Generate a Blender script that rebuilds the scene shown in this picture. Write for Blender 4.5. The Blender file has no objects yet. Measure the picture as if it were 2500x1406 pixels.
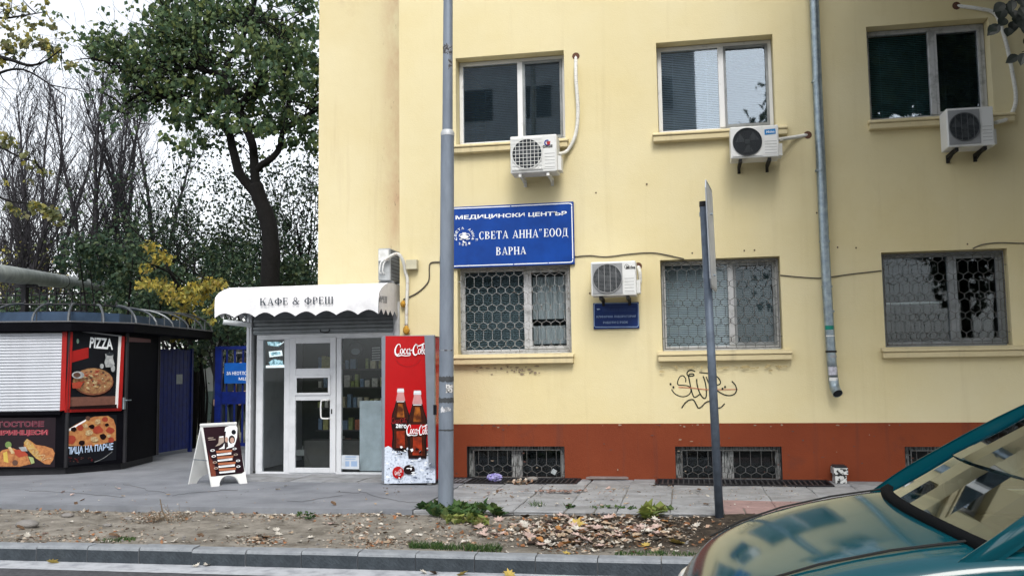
import bpy, math, random
from mathutils import Vector, Matrix, noise
rnd = random.Random(11)
sc = bpy.context.scene
COL = sc.collection
V = Vector
rad = math.radians

# ------------------------------------------------------------------ camera
FPX = 2284.43                      # focal length in photograph pixels (2500 wide)
YAW, PIT, ROL = rad(-10.531), rad(5.1265), rad(-0.785)
CAM = V((0, 0, 1.3604))            # metres above the pavement; pavement z = 0, main facade y = 12
_F = V((math.sin(YAW)*math.cos(PIT), math.cos(YAW)*math.cos(PIT), math.sin(PIT)))
_R0 = V((math.cos(YAW), -math.sin(YAW), 0)); _U0 = _R0.cross(_F)
_R = _R0*math.cos(ROL)+_U0*math.sin(ROL); _U = _U0*math.cos(ROL)-_R0*math.sin(ROL)
def ray(px, py): return _F+_R*((px-1250)/FPX)-_U*((py-703)/FPX)
def G(px, py, z=0.0):              # pixel -> point on a level surface
    d = ray(px, py); return CAM+d*((z-CAM.z)/d.z)
def P(px, py, Y):                  # pixel -> point on a plane parallel to the facade
    d = ray(px, py); return CAM+d*(Y/d.y)
def onplane(px, py, O, N):
    d = ray(px, py); return CAM+d*((O-CAM).dot(N)/d.dot(N))
cd = bpy.data.cameras.new('camera'); cam = bpy.data.objects.new('camera', cd); COL.objects.link(cam)
cam.matrix_world = Matrix(((_R.x, _U.x, -_F.x, CAM.x), (_R.y, _U.y, -_F.y, CAM.y), (_R.z, _U.z, -_F.z, CAM.z), (0, 0, 0, 1)))
cd.sensor_width = 36; cd.lens = FPX/2500*36; cd.clip_start = .05; cd.clip_end = 600
sc.camera = cam

# ------------------------------------------------------------------ sky, sun, exposure
SUN_EL, SUN_AZ = rad(48), rad(166)     # azimuth clockwise from +y: high behind the camera, a little to its right; the street tree stands in it
w = bpy.data.worlds.new('World'); sc.world = w; w.use_nodes = True
nt = w.node_tree; bg = nt.nodes['Background']
sky = nt.nodes.new('ShaderNodeTexSky'); sky.sky_type = 'NISHITA'; sky.sun_disc = False
sky.sun_elevation = SUN_EL; sky.sun_rotation = SUN_AZ; sky.air_density = 1.0; sky.dust_density = 2.0; sky.ozone_density = 1.0
hs = nt.nodes.new('ShaderNodeHueSaturation'); hs.inputs['Saturation'].default_value = .22
nt.links.new(sky.outputs[0], hs.inputs['Color']); nt.links.new(hs.outputs[0], bg.inputs[0]); bg.inputs[1].default_value = .15
sl = bpy.data.lights.new('sun', 'SUN'); sl.energy = 1.0; sl.angle = rad(22); sl.color = (1, .95, .87)
sun = bpy.data.objects.new('sun', sl); COL.objects.link(sun)
sd = V((math.sin(SUN_AZ)*math.cos(SUN_EL), math.cos(SUN_AZ)*math.cos(SUN_EL), math.sin(SUN_EL)))
sun.rotation_euler = sd.to_track_quat('Z', 'Y').to_euler(); sun.location = sd*40
sc.view_settings.view_transform = 'Standard'; sc.view_settings.look = 'None'
sc.view_settings.exposure = 1.05; sc.view_settings.gamma = 1; sc.view_settings.use_curve_mapping = False

# ------------------------------------------------------------------ materials
MATS = {}
def lk(nt, a, b): nt.links.new(a, b)
def mat(name, col, rough=.65, metal=0., var=.12, scale=5., bump=0., bscale=80., spec=.25, col2=None, lo=.35, hi=.65, stretch=None, island=None, transl=0., emit=0.):
    """procedural surface: base colour broken by noise towards col2, fine bump"""
    if name in MATS: return MATS[name]
    m = bpy.data.materials.new(name); m.use_nodes = True; MATS[name] = m
    n = m.node_tree; b = n.nodes['Principled BSDF']
    b.inputs['Roughness'].default_value = rough; b.inputs['Metallic'].default_value = metal
    b.inputs['Specular IOR Level'].default_value = spec
    tc = n.nodes.new('ShaderNodeTexCoord'); src = tc.outputs['Object']
    if stretch:
        mp = n.nodes.new('ShaderNodeMapping'); mp.inputs['Scale'].default_value = stretch; lk(n, src, mp.inputs[0]); src = mp.outputs[0]
    nz = n.nodes.new('ShaderNodeTexNoise'); nz.inputs['Scale'].default_value = scale; nz.inputs['Detail'].default_value = 7; nz.inputs['Roughness'].default_value = .62
    lk(n, src, nz.inputs['Vector'])
    rp = n.nodes.new('ShaderNodeValToRGB'); rp.color_ramp.elements[0].position = lo; rp.color_ramp.elements[1].position = hi
    c2 = col2 if col2 else tuple(c*(1-var*2) for c in col)
    rp.color_ramp.elements[0].color = (*c2, 1); rp.color_ramp.elements[1].color = (*col, 1)
    lk(n, nz.outputs['Fac'], rp.inputs[0]); out = rp.outputs[0]
    if island:                                            # list of colours picked per leaf
        ge = n.nodes.new('ShaderNodeNewGeometry'); r2 = n.nodes.new('ShaderNodeValToRGB'); r2.color_ramp.interpolation = 'LINEAR'
        e = r2.color_ramp.elements
        while len(e) < len(island): e.new(.5)
        for i, c in enumerate(island): e[i].position = i/(len(island)-1); e[i].color = (*c, 1)
        lk(n, ge.outputs['Random Per Island'], r2.inputs[0]); out = r2.outputs[0]
    lk(n, out, b.inputs['Base Color'])
    if emit: lk(n, out, b.inputs['Emission Color']); b.inputs['Emission Strength'].default_value = emit
    if bump:
        n2 = n.nodes.new('ShaderNodeTexNoise'); n2.inputs['Scale'].default_value = bscale; n2.inputs['Detail'].default_value = 5; lk(n, tc.outputs['Object'], n2.inputs['Vector'])
        bp = n.nodes.new('ShaderNodeBump'); bp.inputs['Strength'].default_value = bump; bp.inputs['Distance'].default_value = .02
        lk(n, n2.outputs['Fac'], bp.inputs['Height']); lk(n, bp.outputs[0], b.inputs['Normal'])
    if transl:
        o = n.nodes['Material Output']; t = n.nodes.new('ShaderNodeBsdfTranslucent'); mx = n.nodes.new('ShaderNodeMixShader'); mx.inputs[0].default_value = transl
        lk(n, out, t.inputs[0]); lk(n, b.outputs[0], mx.inputs[1]); lk(n, t.outputs[0], mx.inputs[2]); lk(n, mx.outputs[0], o.inputs[0])
    return m
def glass(name, tint=(.72, .78, .8), gain=1.6, rough=.02):
    if name in MATS: return MATS[name]
    m = bpy.data.materials.new(name); m.use_nodes = True; MATS[name] = m; n = m.node_tree; n.nodes.remove(n.nodes['Principled BSDF'])
    o = n.nodes['Material Output']; tr = n.nodes.new('ShaderNodeBsdfTransparent'); tr.inputs[0].default_value = (*tint, 1)
    gl = n.nodes.new('ShaderNodeBsdfGlossy'); gl.inputs['Roughness'].default_value = rough; gl.inputs[0].default_value = (.86, .93, 1, 1)
    fr = n.nodes.new('ShaderNodeFresnel'); fr.inputs[0].default_value = 1.5; mu = n.nodes.new('ShaderNodeMath'); mu.operation = 'MULTIPLY'; mu.inputs[1].default_value = gain; mu.use_clamp = True
    lk(n, fr.outputs[0], mu.inputs[0]); mx = n.nodes.new('ShaderNodeMixShader'); lk(n, mu.outputs[0], mx.inputs[0]); lk(n, tr.outputs[0], mx.inputs[1]); lk(n, gl.outputs[0], mx.inputs[2]); lk(n, mx.outputs[0], o.inputs[0])
    return m
def plaster(name, base, light, dirt, streak, bump=.25, corner=None):
    """painted render: cloudy fading, vertical water streaks, blotches of dirt"""
    m = bpy.data.materials.new(name); m.use_nodes = True; MATS[name] = m; n = m.node_tree; b = n.nodes['Principled BSDF']
    b.inputs['Roughness'].default_value = .85; b.inputs['Specular IOR Level'].default_value = .2
    tc = n.nodes.new('ShaderNodeTexCoord')
    def nz(scale, stretch=(1, 1, 1), det=6, ro=.6):
        mp = n.nodes.new('ShaderNodeMapping'); mp.inputs['Scale'].default_value = stretch; lk(n, tc.outputs['Object'], mp.inputs[0])
        t = n.nodes.new('ShaderNodeTexNoise'); t.inputs['Scale'].default_value = scale; t.inputs['Detail'].default_value = det; t.inputs['Roughness'].default_value = ro; lk(n, mp.outputs[0], t.inputs['Vector']); return t.outputs['Fac']
    def ramp(s, a, bb, to=1.):
        r = n.nodes.new('ShaderNodeMapRange'); r.inputs[1].default_value = a; r.inputs[2].default_value = bb; r.inputs[4].default_value = to; lk(n, s, r.inputs[0]); return r.outputs[0]
    def mix(f, a, c):
        x = n.nodes.new('ShaderNodeMix'); x.data_type = 'RGBA'; lk(n, f, x.inputs['Factor'])
        if isinstance(a, tuple): x.inputs[6].default_value = (*a, 1)
        else: lk(n, a, x.inputs[6])
        x.inputs[7].default_value = (*c, 1); return x.outputs[2]
    c = mix(ramp(nz(.55), .35, .7), base, light)
    c = mix(ramp(nz(2.2, (2.6, 1, .16), 5), .56, .82, streak), c, dirt)
    c = mix(ramp(nz(1.3, det=9, ro=.75), .6, .78, streak*.9), c, dirt)
    c = mix(ramp(nz(26., det=3), .70, .78, .35), c, tuple(x*.55 for x in dirt))
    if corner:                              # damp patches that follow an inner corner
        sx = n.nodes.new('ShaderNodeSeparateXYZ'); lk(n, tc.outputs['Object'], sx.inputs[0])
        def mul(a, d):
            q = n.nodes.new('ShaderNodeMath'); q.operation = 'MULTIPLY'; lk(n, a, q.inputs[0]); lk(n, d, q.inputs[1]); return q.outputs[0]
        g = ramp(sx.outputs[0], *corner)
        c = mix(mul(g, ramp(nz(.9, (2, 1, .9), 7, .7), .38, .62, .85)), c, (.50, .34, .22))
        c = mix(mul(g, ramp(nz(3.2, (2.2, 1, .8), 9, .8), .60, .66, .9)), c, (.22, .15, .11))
    lk(n, c, b.inputs['Base Color'])
    bp = n.nodes.new('ShaderNodeBump'); bp.inputs['Strength'].default_value = bump; bp.inputs['Distance'].default_value = .012; lk(n, nz(70., det=4), bp.inputs['Height'])
    bp2 = n.nodes.new('ShaderNodeBump'); bp2.inputs['Strength'].default_value = .25; bp2.inputs['Distance'].default_value = .03; lk(n, nz(3.), bp2.inputs['Height']); lk(n, bp2.outputs[0], bp.inputs['Normal']); lk(n, bp.outputs[0], b.inputs['Normal'])
    return m
WALL = plaster('yellow_render', (.64, .55, .31), (.68, .61, .395), (.46, .375, .21), .30)
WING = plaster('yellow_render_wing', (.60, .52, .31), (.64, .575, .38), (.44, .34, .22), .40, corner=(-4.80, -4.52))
PLINTH = plaster('red_plinth', (.160, .035, .0145), (.21, .048, .018), (.085, .034, .026), .75)
SILL = plaster('sill_render', (.57, .48, .28), (.62, .54, .34), (.26, .22, .15), .6)
WHITEF = mat('white_frame', (.68, .69, .70), .45, var=.05, scale=9, col2=(.45, .46, .47), lo=.25, hi=.42)
PEELF = mat('peeling_frame', (.46, .47, .48), .7, col2=(.30, .31, .31), lo=.36, hi=.5, scale=9)
GREYF = mat('grey_frame', (.27, .29, .30), .5, var=.2)
GLASS = glass('window_glass', (.84, .90, .93), 3.0); GLASSL = glass('window_glass_low', (.88, .92, .93), .5)
SHOPGLASS = glass('shop_glass', (.94, .96, .96), .5)
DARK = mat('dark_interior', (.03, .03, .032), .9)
ROOM = mat('room_wall', (.10, .11, .09), .9)
GRILLEW = mat('grille_white', (.30, .31, .31), .7, col2=(.13, .11, .09), lo=.38, hi=.5, scale=30)
BLINDP = mat('blind_slat_pale', (.60, .65, .68), .6, var=.1)
BLINDT = mat('blind_slat_teal', (.26, .44, .42), .6, var=.1)
BLIND = mat('blind_slat', (.30, .34, .37), .6, var=.1)
BLINDD = mat('blind_slat_dark', (.13, .17, .185), .6, var=.1)
CURT = mat('curtain', (.52, .53, .54), .9, var=.15, scale=12, stretch=(9, 1, .4))
GRILLE = mat('grille_paint', (.115, .12, .12), .7, col2=(.07, .06, .05), lo=.38, hi=.5, scale=30)
BLACKM = mat('black_iron', (.018, .018, .022), .5, var=.2)
STEEL = mat('galvanised', (.34, .40, .43), .38, .75, var=.16, scale=14, col2=(.20, .25, .29))
POLE = mat('pole_paint', (.20, .235, .285), .45, .2, scale=7, col2=(.135, .16, .20), lo=.3, hi=.6, stretch=(1, 1, .25), bump=.05, bscale=40)
POSTG = mat('post_paint', (.115, .145, .19), .5, .2, var=.18, scale=10)
ACW = mat('ac_white', (.66, .67, .66), .4, var=.06, scale=6, col2=(.48, .48, .45), lo=.25, hi=.45)
ACG = mat('ac_grey', (.30, .31, .32), .5, var=.12)
ACD = mat('ac_dark', (.022, .028, .034), .5)
RUBBER = mat('black_rubber', (.02, .02, .02), .8)
CABLE = mat('cable', (.10, .09, .075), .7)
WHITEP = mat('white_plastic', (.72, .73, .72), .5, var=.05)
BLUE = mat('sign_blue', (.006, .055, .30), .32, var=.12, scale=3, col2=(.005, .040, .22))
NAVY = mat('sign_navy', (.006, .025, .13), .4)
WHITE = mat('print_white', (.80, .83, .85), .5, var=.03)
PALEB = mat('print_pale_blue', (.30, .42, .62), .5)
FADED = mat('print_faded', (.03, .07, .20), .5)
BLACK = mat('print_black', (.006, .007, .010), .5, spec=.15)
AWN = mat('awning_cloth', (.78, .78, .80), .75, var=.05, scale=2.6, col2=(.60, .61, .63), lo=.28, hi=.52, bump=.55, bscale=5)
ALU = mat('shop_aluminium', (.60, .62, .65), .35, .1, var=.06, scale=5, col2=(.46, .48, .51), lo=.25, hi=.5)
SHUT = mat('shutter_grey', (.20, .22, .235), .4, .5, var=.12, scale=8)
SHUTW = mat('shutter_white', (.50, .525, .57), .4, var=.05, scale=5)
RED = mat('cola_red', (.42, .003, .005), .22, var=.06, scale=2)
DRED = mat('dark_red', (.10, .004, .006), .4)
GREYP = mat('machine_grey', (.21, .235, .275), .35, .2, var=.08)
KBLK = mat('kiosk_black', (.004, .004, .006), .6, var=.2, spec=.04)
KRED = mat('kiosk_red', (.33, .012, .010), .4, var=.1)
KBLUE = mat('kiosk_roof_blue', (.045, .08, .14), .5, .1, var=.15)
GATE = mat('gate_blue', (.004, .016, .15), .5, var=.2, scale=9, col2=(.003, .009, .08), spec=.25)
TEAL = mat('car_teal', (.002, .055, .074), .09, .0, var=.04, scale=2, spec=.45)
CARG = glass('car_glass', (.36, .45, .42), 1.6)
TYRE = RUBBER
ASPH = mat('asphalt_road', (.085, .088, .098), .85, scale=30, col2=(.045, .047, .054), bump=.5, bscale=220)
FOOT = mat('asphalt_footway', (.225, .238, .262), .85, scale=1.6, col2=(.14, .15, .17), lo=.3, hi=.66, bump=.35, bscale=160)
SLAB = mat('slab_concrete', (.30, .31, .325), .85, scale=4, col2=(.185, .19, .20), lo=.3, hi=.62, bump=.4, bscale=60)
SLABD = mat('slab_dark', (.27, .275, .285), .85, scale=5, col2=(.17, .175, .18), lo=.3, hi=.62, bump=.4, bscale=60)
SLABP = mat('slab_pink', (.30, .20, .19), .85, scale=5, col2=(.21, .15, .145), lo=.3, hi=.62, bump=.4, bscale=60)
KERB = mat('kerb_concrete', (.25, .27, .29), .85, scale=6, col2=(.15, .165, .185), lo=.3, hi=.6, bump=.45, bscale=50); KERBD = mat('kerb_face_shade', (.052, .063, .074), .9, scale=7, col2=(.026, .033, .040), lo=.3, hi=.62, bump=.45, bscale=50, spec=.2)  # darker front-face copy: the shade on the kerb face is put into its colour
BED = mat('sand_bed', (.21, .20, .18), .95, scale=20, bump=.4)
BARK = mat('bark', (.007, .0065, .0065), .9, var=.25, scale=12, bump=.6, bscale=30)
BARKG = mat('bark_grey', (.052, .050, .058), .9, var=.25, scale=12)
LEAFM = mat('leaf_green', (.05, .09, .03), .6, spec=.3, transl=.45, island=[(.04, .08, .045), (.07, .125, .06), (.12, .18, .07), (.055, .105, .068), (.18, .22, .07), (.085, .14, .07)])
LEAFD = mat('leaf_dark', (.03, .05, .02), .6, spec=.3, transl=.25, island=[(.018, .045, .030), (.036, .074, .042), (.07, .105, .048), (.028, .06, .045), (.10, .125, .05)])
LEAFY = mat('leaf_yellow', (.5, .4, .03), .6, spec=.3, transl=.4, island=[(.46, .34, .05), (.42, .36, .08), (.22, .24, .06), (.52, .42, .08), (.30, .22, .06), (.11, .15, .05)])
LEAFG = mat('leaf_yellowgreen', (.2, .3, .03), .6, spec=.3, transl=.4, island=[(.10, .13, .06), (.24, .24, .10), (.42, .36, .07), (.16, .18, .08), (.09, .11, .06), (.30, .27, .14)])
LITTER = mat('litter', (.3, .2, .1), .85, spec=.2, island=[(.10, .065, .04), (.36, .31, .25), (.20, .14, .09), (.46, .42, .36), (.28, .12, .05), (.07, .05, .035), (.50, .47, .42)])
DRYL = [mat('dry_leaf_'+n, c, .8, scale=25, var=.2, spec=.2) for n, c in (('pale', (.55, .52, .46)), ('tan', (.40, .31, .22)), ('yellow', (.44, .33, .09)), ('orange', (.38, .18, .06)), ('pink', (.48, .36, .32)), ('brown', (.12, .075, .045)))]
STONE = mat('stone', (.22, .21, .20), .9, scale=9, bump=.5)

def soil_mat():
    m = bpy.data.materials.new('soil'); m.use_nodes = True; n = m.node_tree; b = n.nodes['Principled BSDF']; b.inputs['Roughness'].default_value = .95; b.inputs['Specular IOR Level'].default_value = .15
    tc = n.nodes.new('ShaderNodeTexCoord'); sp = n.nodes.new('ShaderNodeSeparateXYZ'); lk(n, tc.outputs['Object'], sp.inputs[0])
    def nz(s, d=8):
        t = n.nodes.new('ShaderNodeTexNoise'); t.inputs['Scale'].default_value = s; t.inputs['Detail'].default_value = d; t.inputs['Roughness'].default_value = .68; lk(n, tc.outputs['Object'], t.inputs['Vector']); return t.outputs['Fac']
    r = n.nodes.new('ShaderNodeValToRGB'); e = r.color_ramp.elements; e[0].position = .34; e[0].color = (.125, .113, .094, 1); e[1].position = .62; e[1].color = (.275, .255, .222, 1); lk(n, nz(5), r.inputs[0])
    r2 = n.nodes.new('ShaderNodeValToRGB'); e = r2.color_ramp.elements; e[0].position = .34; e[0].color = (.020, .017, .014, 1); e[1].position = .68; e[1].color = (.075, .06, .047, 1); lk(n, nz(14), r2.inputs[0])
    ad = n.nodes.new('ShaderNodeMath'); ad.operation = 'MULTIPLY_ADD'; ad.inputs[1].default_value = 2.4; lk(n, nz(1.6), ad.inputs[0]); lk(n, sp.outputs[0], ad.inputs[2])
    mr = n.nodes.new('ShaderNodeMapRange'); mr.inputs[1].default_value = -.75; mr.inputs[2].default_value = .05; lk(n, ad.outputs[0], mr.inputs[0])
    # a sandy margin stays along the kerb
    my = n.nodes.new('ShaderNodeMapRange'); my.inputs[1].default_value = 7.45; my.inputs[2].default_value = 7.75; lk(n, sp.outputs[1], my.inputs[0])
    mu = n.nodes.new('ShaderNodeMath'); mu.operation = 'MULTIPLY'; lk(n, mr.outputs[0], mu.inputs[0]); lk(n, my.outputs[0], mu.inputs[1])
    mx = n.nodes.new('ShaderNodeMix'); mx.data_type = 'RGBA'; lk(n, mu.outputs[0], mx.inputs['Factor']); lk(n, r.outputs[0], mx.inputs[6]); lk(n, r2.outputs[0], mx.inputs[7]); lk(n, mx.outputs[2], b.inputs['Base Color'])
    bp = n.nodes.new('ShaderNodeBump'); bp.inputs['Strength'].default_value = .7; bp.inputs['Distance'].default_value = .03; lk(n, nz(45), bp.inputs['Height']); lk(n, bp.outputs[0], b.inputs['Normal'])
    return m

# ------------------------------------------------------------------ mesh helpers
class MB:
    def __init__(s): s.v = []; s.f = []; s.m = []
    def face(s, pts, mi=0):
        b = len(s.v); s.v += [tuple(p) for p in pts]; s.f.append(tuple(range(b, b+len(pts)))); s.m.append(mi)
    def box(s, x0, x1, y0, y1, z0, z1, mi=0, M=None):
        c = [V((x, y, z)) for z in (z0, z1) for y in (y0, y1) for x in (x0, x1)]
        if M: c = [M @ p for p in c]
        b = len(s.v); s.v += [tuple(p) for p in c]
        s.f += [(b, b+2, b+3, b+1), (b+4, b+5, b+7, b+6), (b, b+1, b+5, b+4), (b+1, b+3, b+7, b+5), (b+3, b+2, b+6, b+7), (b+2, b, b+4, b+6)]; s.m += [mi]*6; return s
    def prism(s, poly, off, mi=0):          # polygon (3d points) pushed along off, closed
        n = len(poly); b = len(s.v); off = V(off); s.v += [tuple(p) for p in poly]+[tuple(V(p)+off) for p in poly]
        s.f += [tuple(range(b, b+n)), tuple(range(b+2*n-1, b+n-1, -1))]+[(b+i, b+n+i, b+n+(i+1) % n, b+(i+1) % n) for i in range(n)]; s.m += [mi]*(n+2); return s
    def tube(s, pts, r, n=6, mi=0, cap=True):
        pts = [V(p) for p in pts]; k = len(pts); rs = r if isinstance(r, (list, tuple)) else [r]*k
        b = len(s.v); prev = None
        for i, p in enumerate(pts):
            t = (pts[min(i+1, k-1)]-pts[max(i-1, 0)])
            if t.length < 1e-9: t = V((0, 0, 1))
            t.normalize()
            a = prev-t*prev.dot(t) if prev else (V((1, 0, 0)) if abs(t.x) < .8 else V((0, 1, 0))).cross(t)
            if a.length < 1e-6: a = V((0, 1, 0)).cross(t)
            a.normalize(); prev = a; c = t.cross(a)
            for j in range(n):
                q = 2*math.pi*j/n; s.v.append(tuple(p+(a*math.cos(q)+c*math.sin(q))*rs[i]))
        for i in range(k-1):
            for j in range(n):
                s.f.append((b+i*n+j, b+i*n+(j+1) % n, b+(i+1)*n+(j+1) % n, b+(i+1)*n+j)); s.m.append(mi)
        if cap and n > 2: s.f += [tuple(range(b+n-1, b-1, -1)), tuple(range(b+(k-1)*n, b+k*n))]; s.m += [mi]*2
        return s
    def lathe(s, prof, O, ax=(0, 0, 1), n=20, mi=0):      # prof: (radius, height along ax)
        ax = V(ax).normalized(); a = (V((1, 0, 0)) if abs(ax.x) < .8 else V((0, 1, 0))).cross(ax).normalized(); c = ax.cross(a); O = V(O); b = len(s.v); k = len(prof)
        for r, h in prof:
            for j in range(n):
                q = 2*math.pi*j/n; s.v.append(tuple(O+ax*h+(a*math.cos(q)+c*math.sin(q))*r))
        for i in range(k-1):
            for j in range(n): s.f.append((b+i*n+j, b+i*n+(j+1) % n, b+(i+1)*n+(j+1) % n, b+(i+1)*n+j)); s.m.append(mi)
        return s
    def ball(s, c, r, n=8, k=6, mi=0, jit=0.):
        c = V(c); R = r if isinstance(r, (tuple, list)) else (r, r, r); b = len(s.v)
        for i in range(k+1):
            th = math.pi*i/k
            for j in range(n):
                q = 2*math.pi*j/n; g = 1+jit*(rnd.random()-.5)
                s.v.append((c.x+R[0]*g*math.sin(th)*math.cos(q), c.y+R[1]*g*math.sin(th)*math.sin(q), c.z+R[2]*g*math.cos(th)))
        for i in range(k):
            for j in range(n): s.f.append((b+i*n+j, b+(i+1)*n+j, b+(i+1)*n+(j+1) % n, b+i*n+(j+1) % n)); s.m.append(mi)
        return s
    def leaf(s, p, d, up, L, W, mi=0):     # a folded leaf of four triangles
        d = d.normalized(); sd = d.cross(up)
        if sd.length < 1e-4: sd = d.cross(V((1, .3, .2)))
        sd.normalize(); nn = sd.cross(d); b = len(s.v); m = p+d*L*.45
        s.v += [tuple(p), tuple(m+sd*W+nn*W*.35), tuple(p+d*L), tuple(m-sd*W+nn*W*.35)]
        s.f += [(b, b+1, b+2), (b, b+2, b+3)]; s.m += [mi]*2
ORG = {}
def finish(o, parent=None, **kw):
    if parent is not None: o.parent = parent
    for k, v in kw.items(): o[k] = v
    return o
def obj(name, mb, mats, parent=None, smooth=False, **kw):
    """link a mesh given in world coordinates; stored relative to its thing's base point"""
    org = ORG[parent.name] if parent is not None else V((0, 0, 0))
    me = bpy.data.meshes.new(name); me.from_pydata([(a-org.x, b-org.y, c-org.z) for a, b, c in mb.v], [], mb.f)
    mats = mats if isinstance(mats, (list, tuple)) else [mats]
    for m in mats: me.materials.append(m)
    if len(mats) > 1: me.polygons.foreach_set('material_index', mb.m)
    if smooth: me.polygons.foreach_set('use_smooth', [True]*len(mb.f))
    me.update(); o = bpy.data.objects.new(name, me); COL.objects.link(o); ORG[o.name] = org
    return finish(o, parent, **kw)
def smooth_by_angle(o, ang=40):
    me = o.data; me.polygons.foreach_set('use_smooth', [True]*len(me.polygons)); me.set_sharp_from_angle(angle=rad(ang))
def thing(name, label, cat, loc=(0, 0, 0), group=None, kind=None):
    o = bpy.data.objects.new(name, None); COL.objects.link(o); o.location = loc; o.empty_display_size = .1; ORG[o.name] = V(loc)
    o['label'] = label; o['category'] = cat
    if group: o['group'] = group
    if kind: o['kind'] = kind
    return o
def bevel(o, wd=.01, seg=2):
    b = o.modifiers.new('bevel', 'BEVEL'); b.width = wd; b.segments = seg; b.limit_method = 'ANGLE'; b.angle_limit = rad(40); return o

# ------------------------------------------------------------------ print and lettering
TXT = {}
def text2d(s, off=0.):
    """outline lettering as flat polygons, scaled to the unit box"""
    if (s, off) in TXT: return TXT[s, off]
    cu = bpy.data.curves.new('lettering', 'FONT'); cu.body = s; cu.offset = off; cu.resolution_u = 3
    o = bpy.data.objects.new('lettering', cu); COL.objects.link(o); dg = bpy.context.evaluated_depsgraph_get(); dg.update()
    me = bpy.data.meshes.new_from_object(o.evaluated_get(dg)); vs = [(v.co.x, v.co.y) for v in me.vertices]; fs = [tuple(p.vertices) for p in me.polygons]
    bpy.data.objects.remove(o); bpy.data.curves.remove(cu); bpy.data.meshes.remove(me)
    x0 = min(v[0] for v in vs); x1 = max(v[0] for v in vs); y0 = min(v[1] for v in vs); y1 = max(v[1] for v in vs)
    TXT[s, off] = ([((x-x0)/(x1-x0), (y-y0)/(y1-y0)) for x, y in vs], fs); return TXT[s, off]
def ell(cx, cy, rx, ry, n=20, a0=0, a1=360, rot=0):
    out = []
    for i in range(n+(0 if a1-a0 == 360 else 1)):
        t = rad(a0+(a1-a0)*i/n); x = rx*math.cos(t); y = ry*math.sin(t); c, s = math.cos(rad(rot)), math.sin(rad(rot)); out.append((cx+x*c-y*s, cy+x*s+y*c))
    return out
def ring(cx, cy, rx, ry, tx, ty, a0=0, a1=360, n=20):      # list of quads
    qs = []
    for i in range(n):
        t0 = rad(a0+(a1-a0)*i/n); t1 = rad(a0+(a1-a0)*(i+1)/n)
        qs.append([(cx+rx*math.cos(t0), cy+ry*math.sin(t0)), (cx+rx*math.cos(t1), cy+ry*math.sin(t1)), (cx+(rx-tx)*math.cos(t1), cy+(ry-ty)*math.sin(t1)), (cx+(rx-tx)*math.cos(t0), cy+(ry-ty)*math.sin(t0))])
    return qs
def R4(x0, x1, y0, y1): return [(x0, y0), (x1, y0), (x1, y1), (x0, y1)]
def stem(x, wd=.17, top=1, bot=1):
    q = [R4(x, x+wd, .05 if bot else 0, .95 if top else 1)]
    if bot: q.append(R4(x-.06, x+wd+.06, 0, .055))
    if top: q.append(R4(x-.06, x+wd+.06, .945, 1))
    return q
SERIF = {
 'Н': (.88, stem(.08)+stem(.62)+[R4(.25, .62, .47, .54)]),
 'Т': (.80, stem(.31, top=0)+[R4(.03, .31, .94, 1), R4(.48, .77, .94, 1), [(.03, 1), (.03, .70), (.07, .70), (.13, .94)], [(.77, 1), (.67, .94), (.73, .70), (.77, .70)]]),
 'Е': (.72, stem(.08)+[R4(.25, .62, .945, 1), R4(.25, .50, .475, .535), R4(.25, .64, 0, .055), [(.62, 1), (.54, .945), (.59, .74), (.62, .74)], [(.66, 0), (.66, .28), (.62, .28), (.55, .055)], R4(.47, .51, .39, .62)]),
 'В': (.80, stem(.08)+ring(.25, .755, .40, .245, .16, .055, -90, 90, 10)+ring(.25, .265, .46, .265, .17, .055, -90, 90, 10)),
 'Р': (.74, stem(.08)+ring(.25, .725, .43, .275, .17, .055, -90, 90, 10)),
 'А': (.90, [[(.10, 0), (.17, 0), (.46, .94), (.42, 1)], [(.42, 1), (.50, 1), (.84, 0), (.64, 0)], R4(.22, .64, .28, .34), R4(.02, .27, 0, .05), R4(.58, .90, 0, .05)]),
 'С': (.78, ring(.42, .5, .38, .52, .17, .06, 48, 318, 18)+[[(.62, .98), (.66, .98), (.66, .66), (.62, .68)], R4(.62, .66, .04, .26)]),
 'О': (.86, ring(.43, .5, .40, .52, .17, .055, 0, 360, 22)),
 'Д': (.92, [R4(.06, .88, .0, .06), [(.06, .06), (.06, -.2), (.10, -.2), (.16, .06)], [(.88, .06), (.78, .06), (.84, -.2), (.88, -.2)], R4(.56, .73, .06, 1), [(.16, .06), (.21, .06), (.36, .94), (.30, 1)], R4(.24, .80, .945, 1)]),
 'К': (.90, stem(.08)+[[(.25, .47), (.30, .42), (.74, .93), (.66, .93)], R4(.56, .84, .945, 1), [(.34, .58), (.46, .66), (.82, .04), (.60, .04)], R4(.54, .90, 0, .05)]),
 'Ф': (1.04, stem(.43)+ring(.515, .5, .48, .34, .17, .06)),
 'Ш': (1.22, stem(.08)+stem(.50)+stem(.92)+[R4(.20, .98, 0, .06)]),
 '&': (1.02, ring(.42, .76, .24, .25, .11, .06)+ring(.38, .27, .36, .29, .16, .06, 100, 330, 14)+[[(.24, .64), (.42, .62), (.92, .04), (.70, .04)], [(.62, .10), (.68, .08), (.88, .50), (.82, .52)], R4(.70, .98, .49, .54)]),
 '„': (.44, [ell(.12, .05, .07, .08, 10), [(.19, .05), (.15, .0), (.04, -.16), (.08, -.17)], ell(.32, .05, .07, .08, 10), [(.39, .05), (.35, 0), (.24, -.16), (.28, -.17)]]),
 '”': (.44, [ell(.12, .93, .07, .08, 10), [(.19, .93), (.15, .88), (.04, .72), (.08, .71)], ell(.32, .93, .07, .08, 10), [(.39, .93), (.35, .88), (.24, .72), (.28, .71)]]),
 ' ': (.42, [])}
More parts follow.
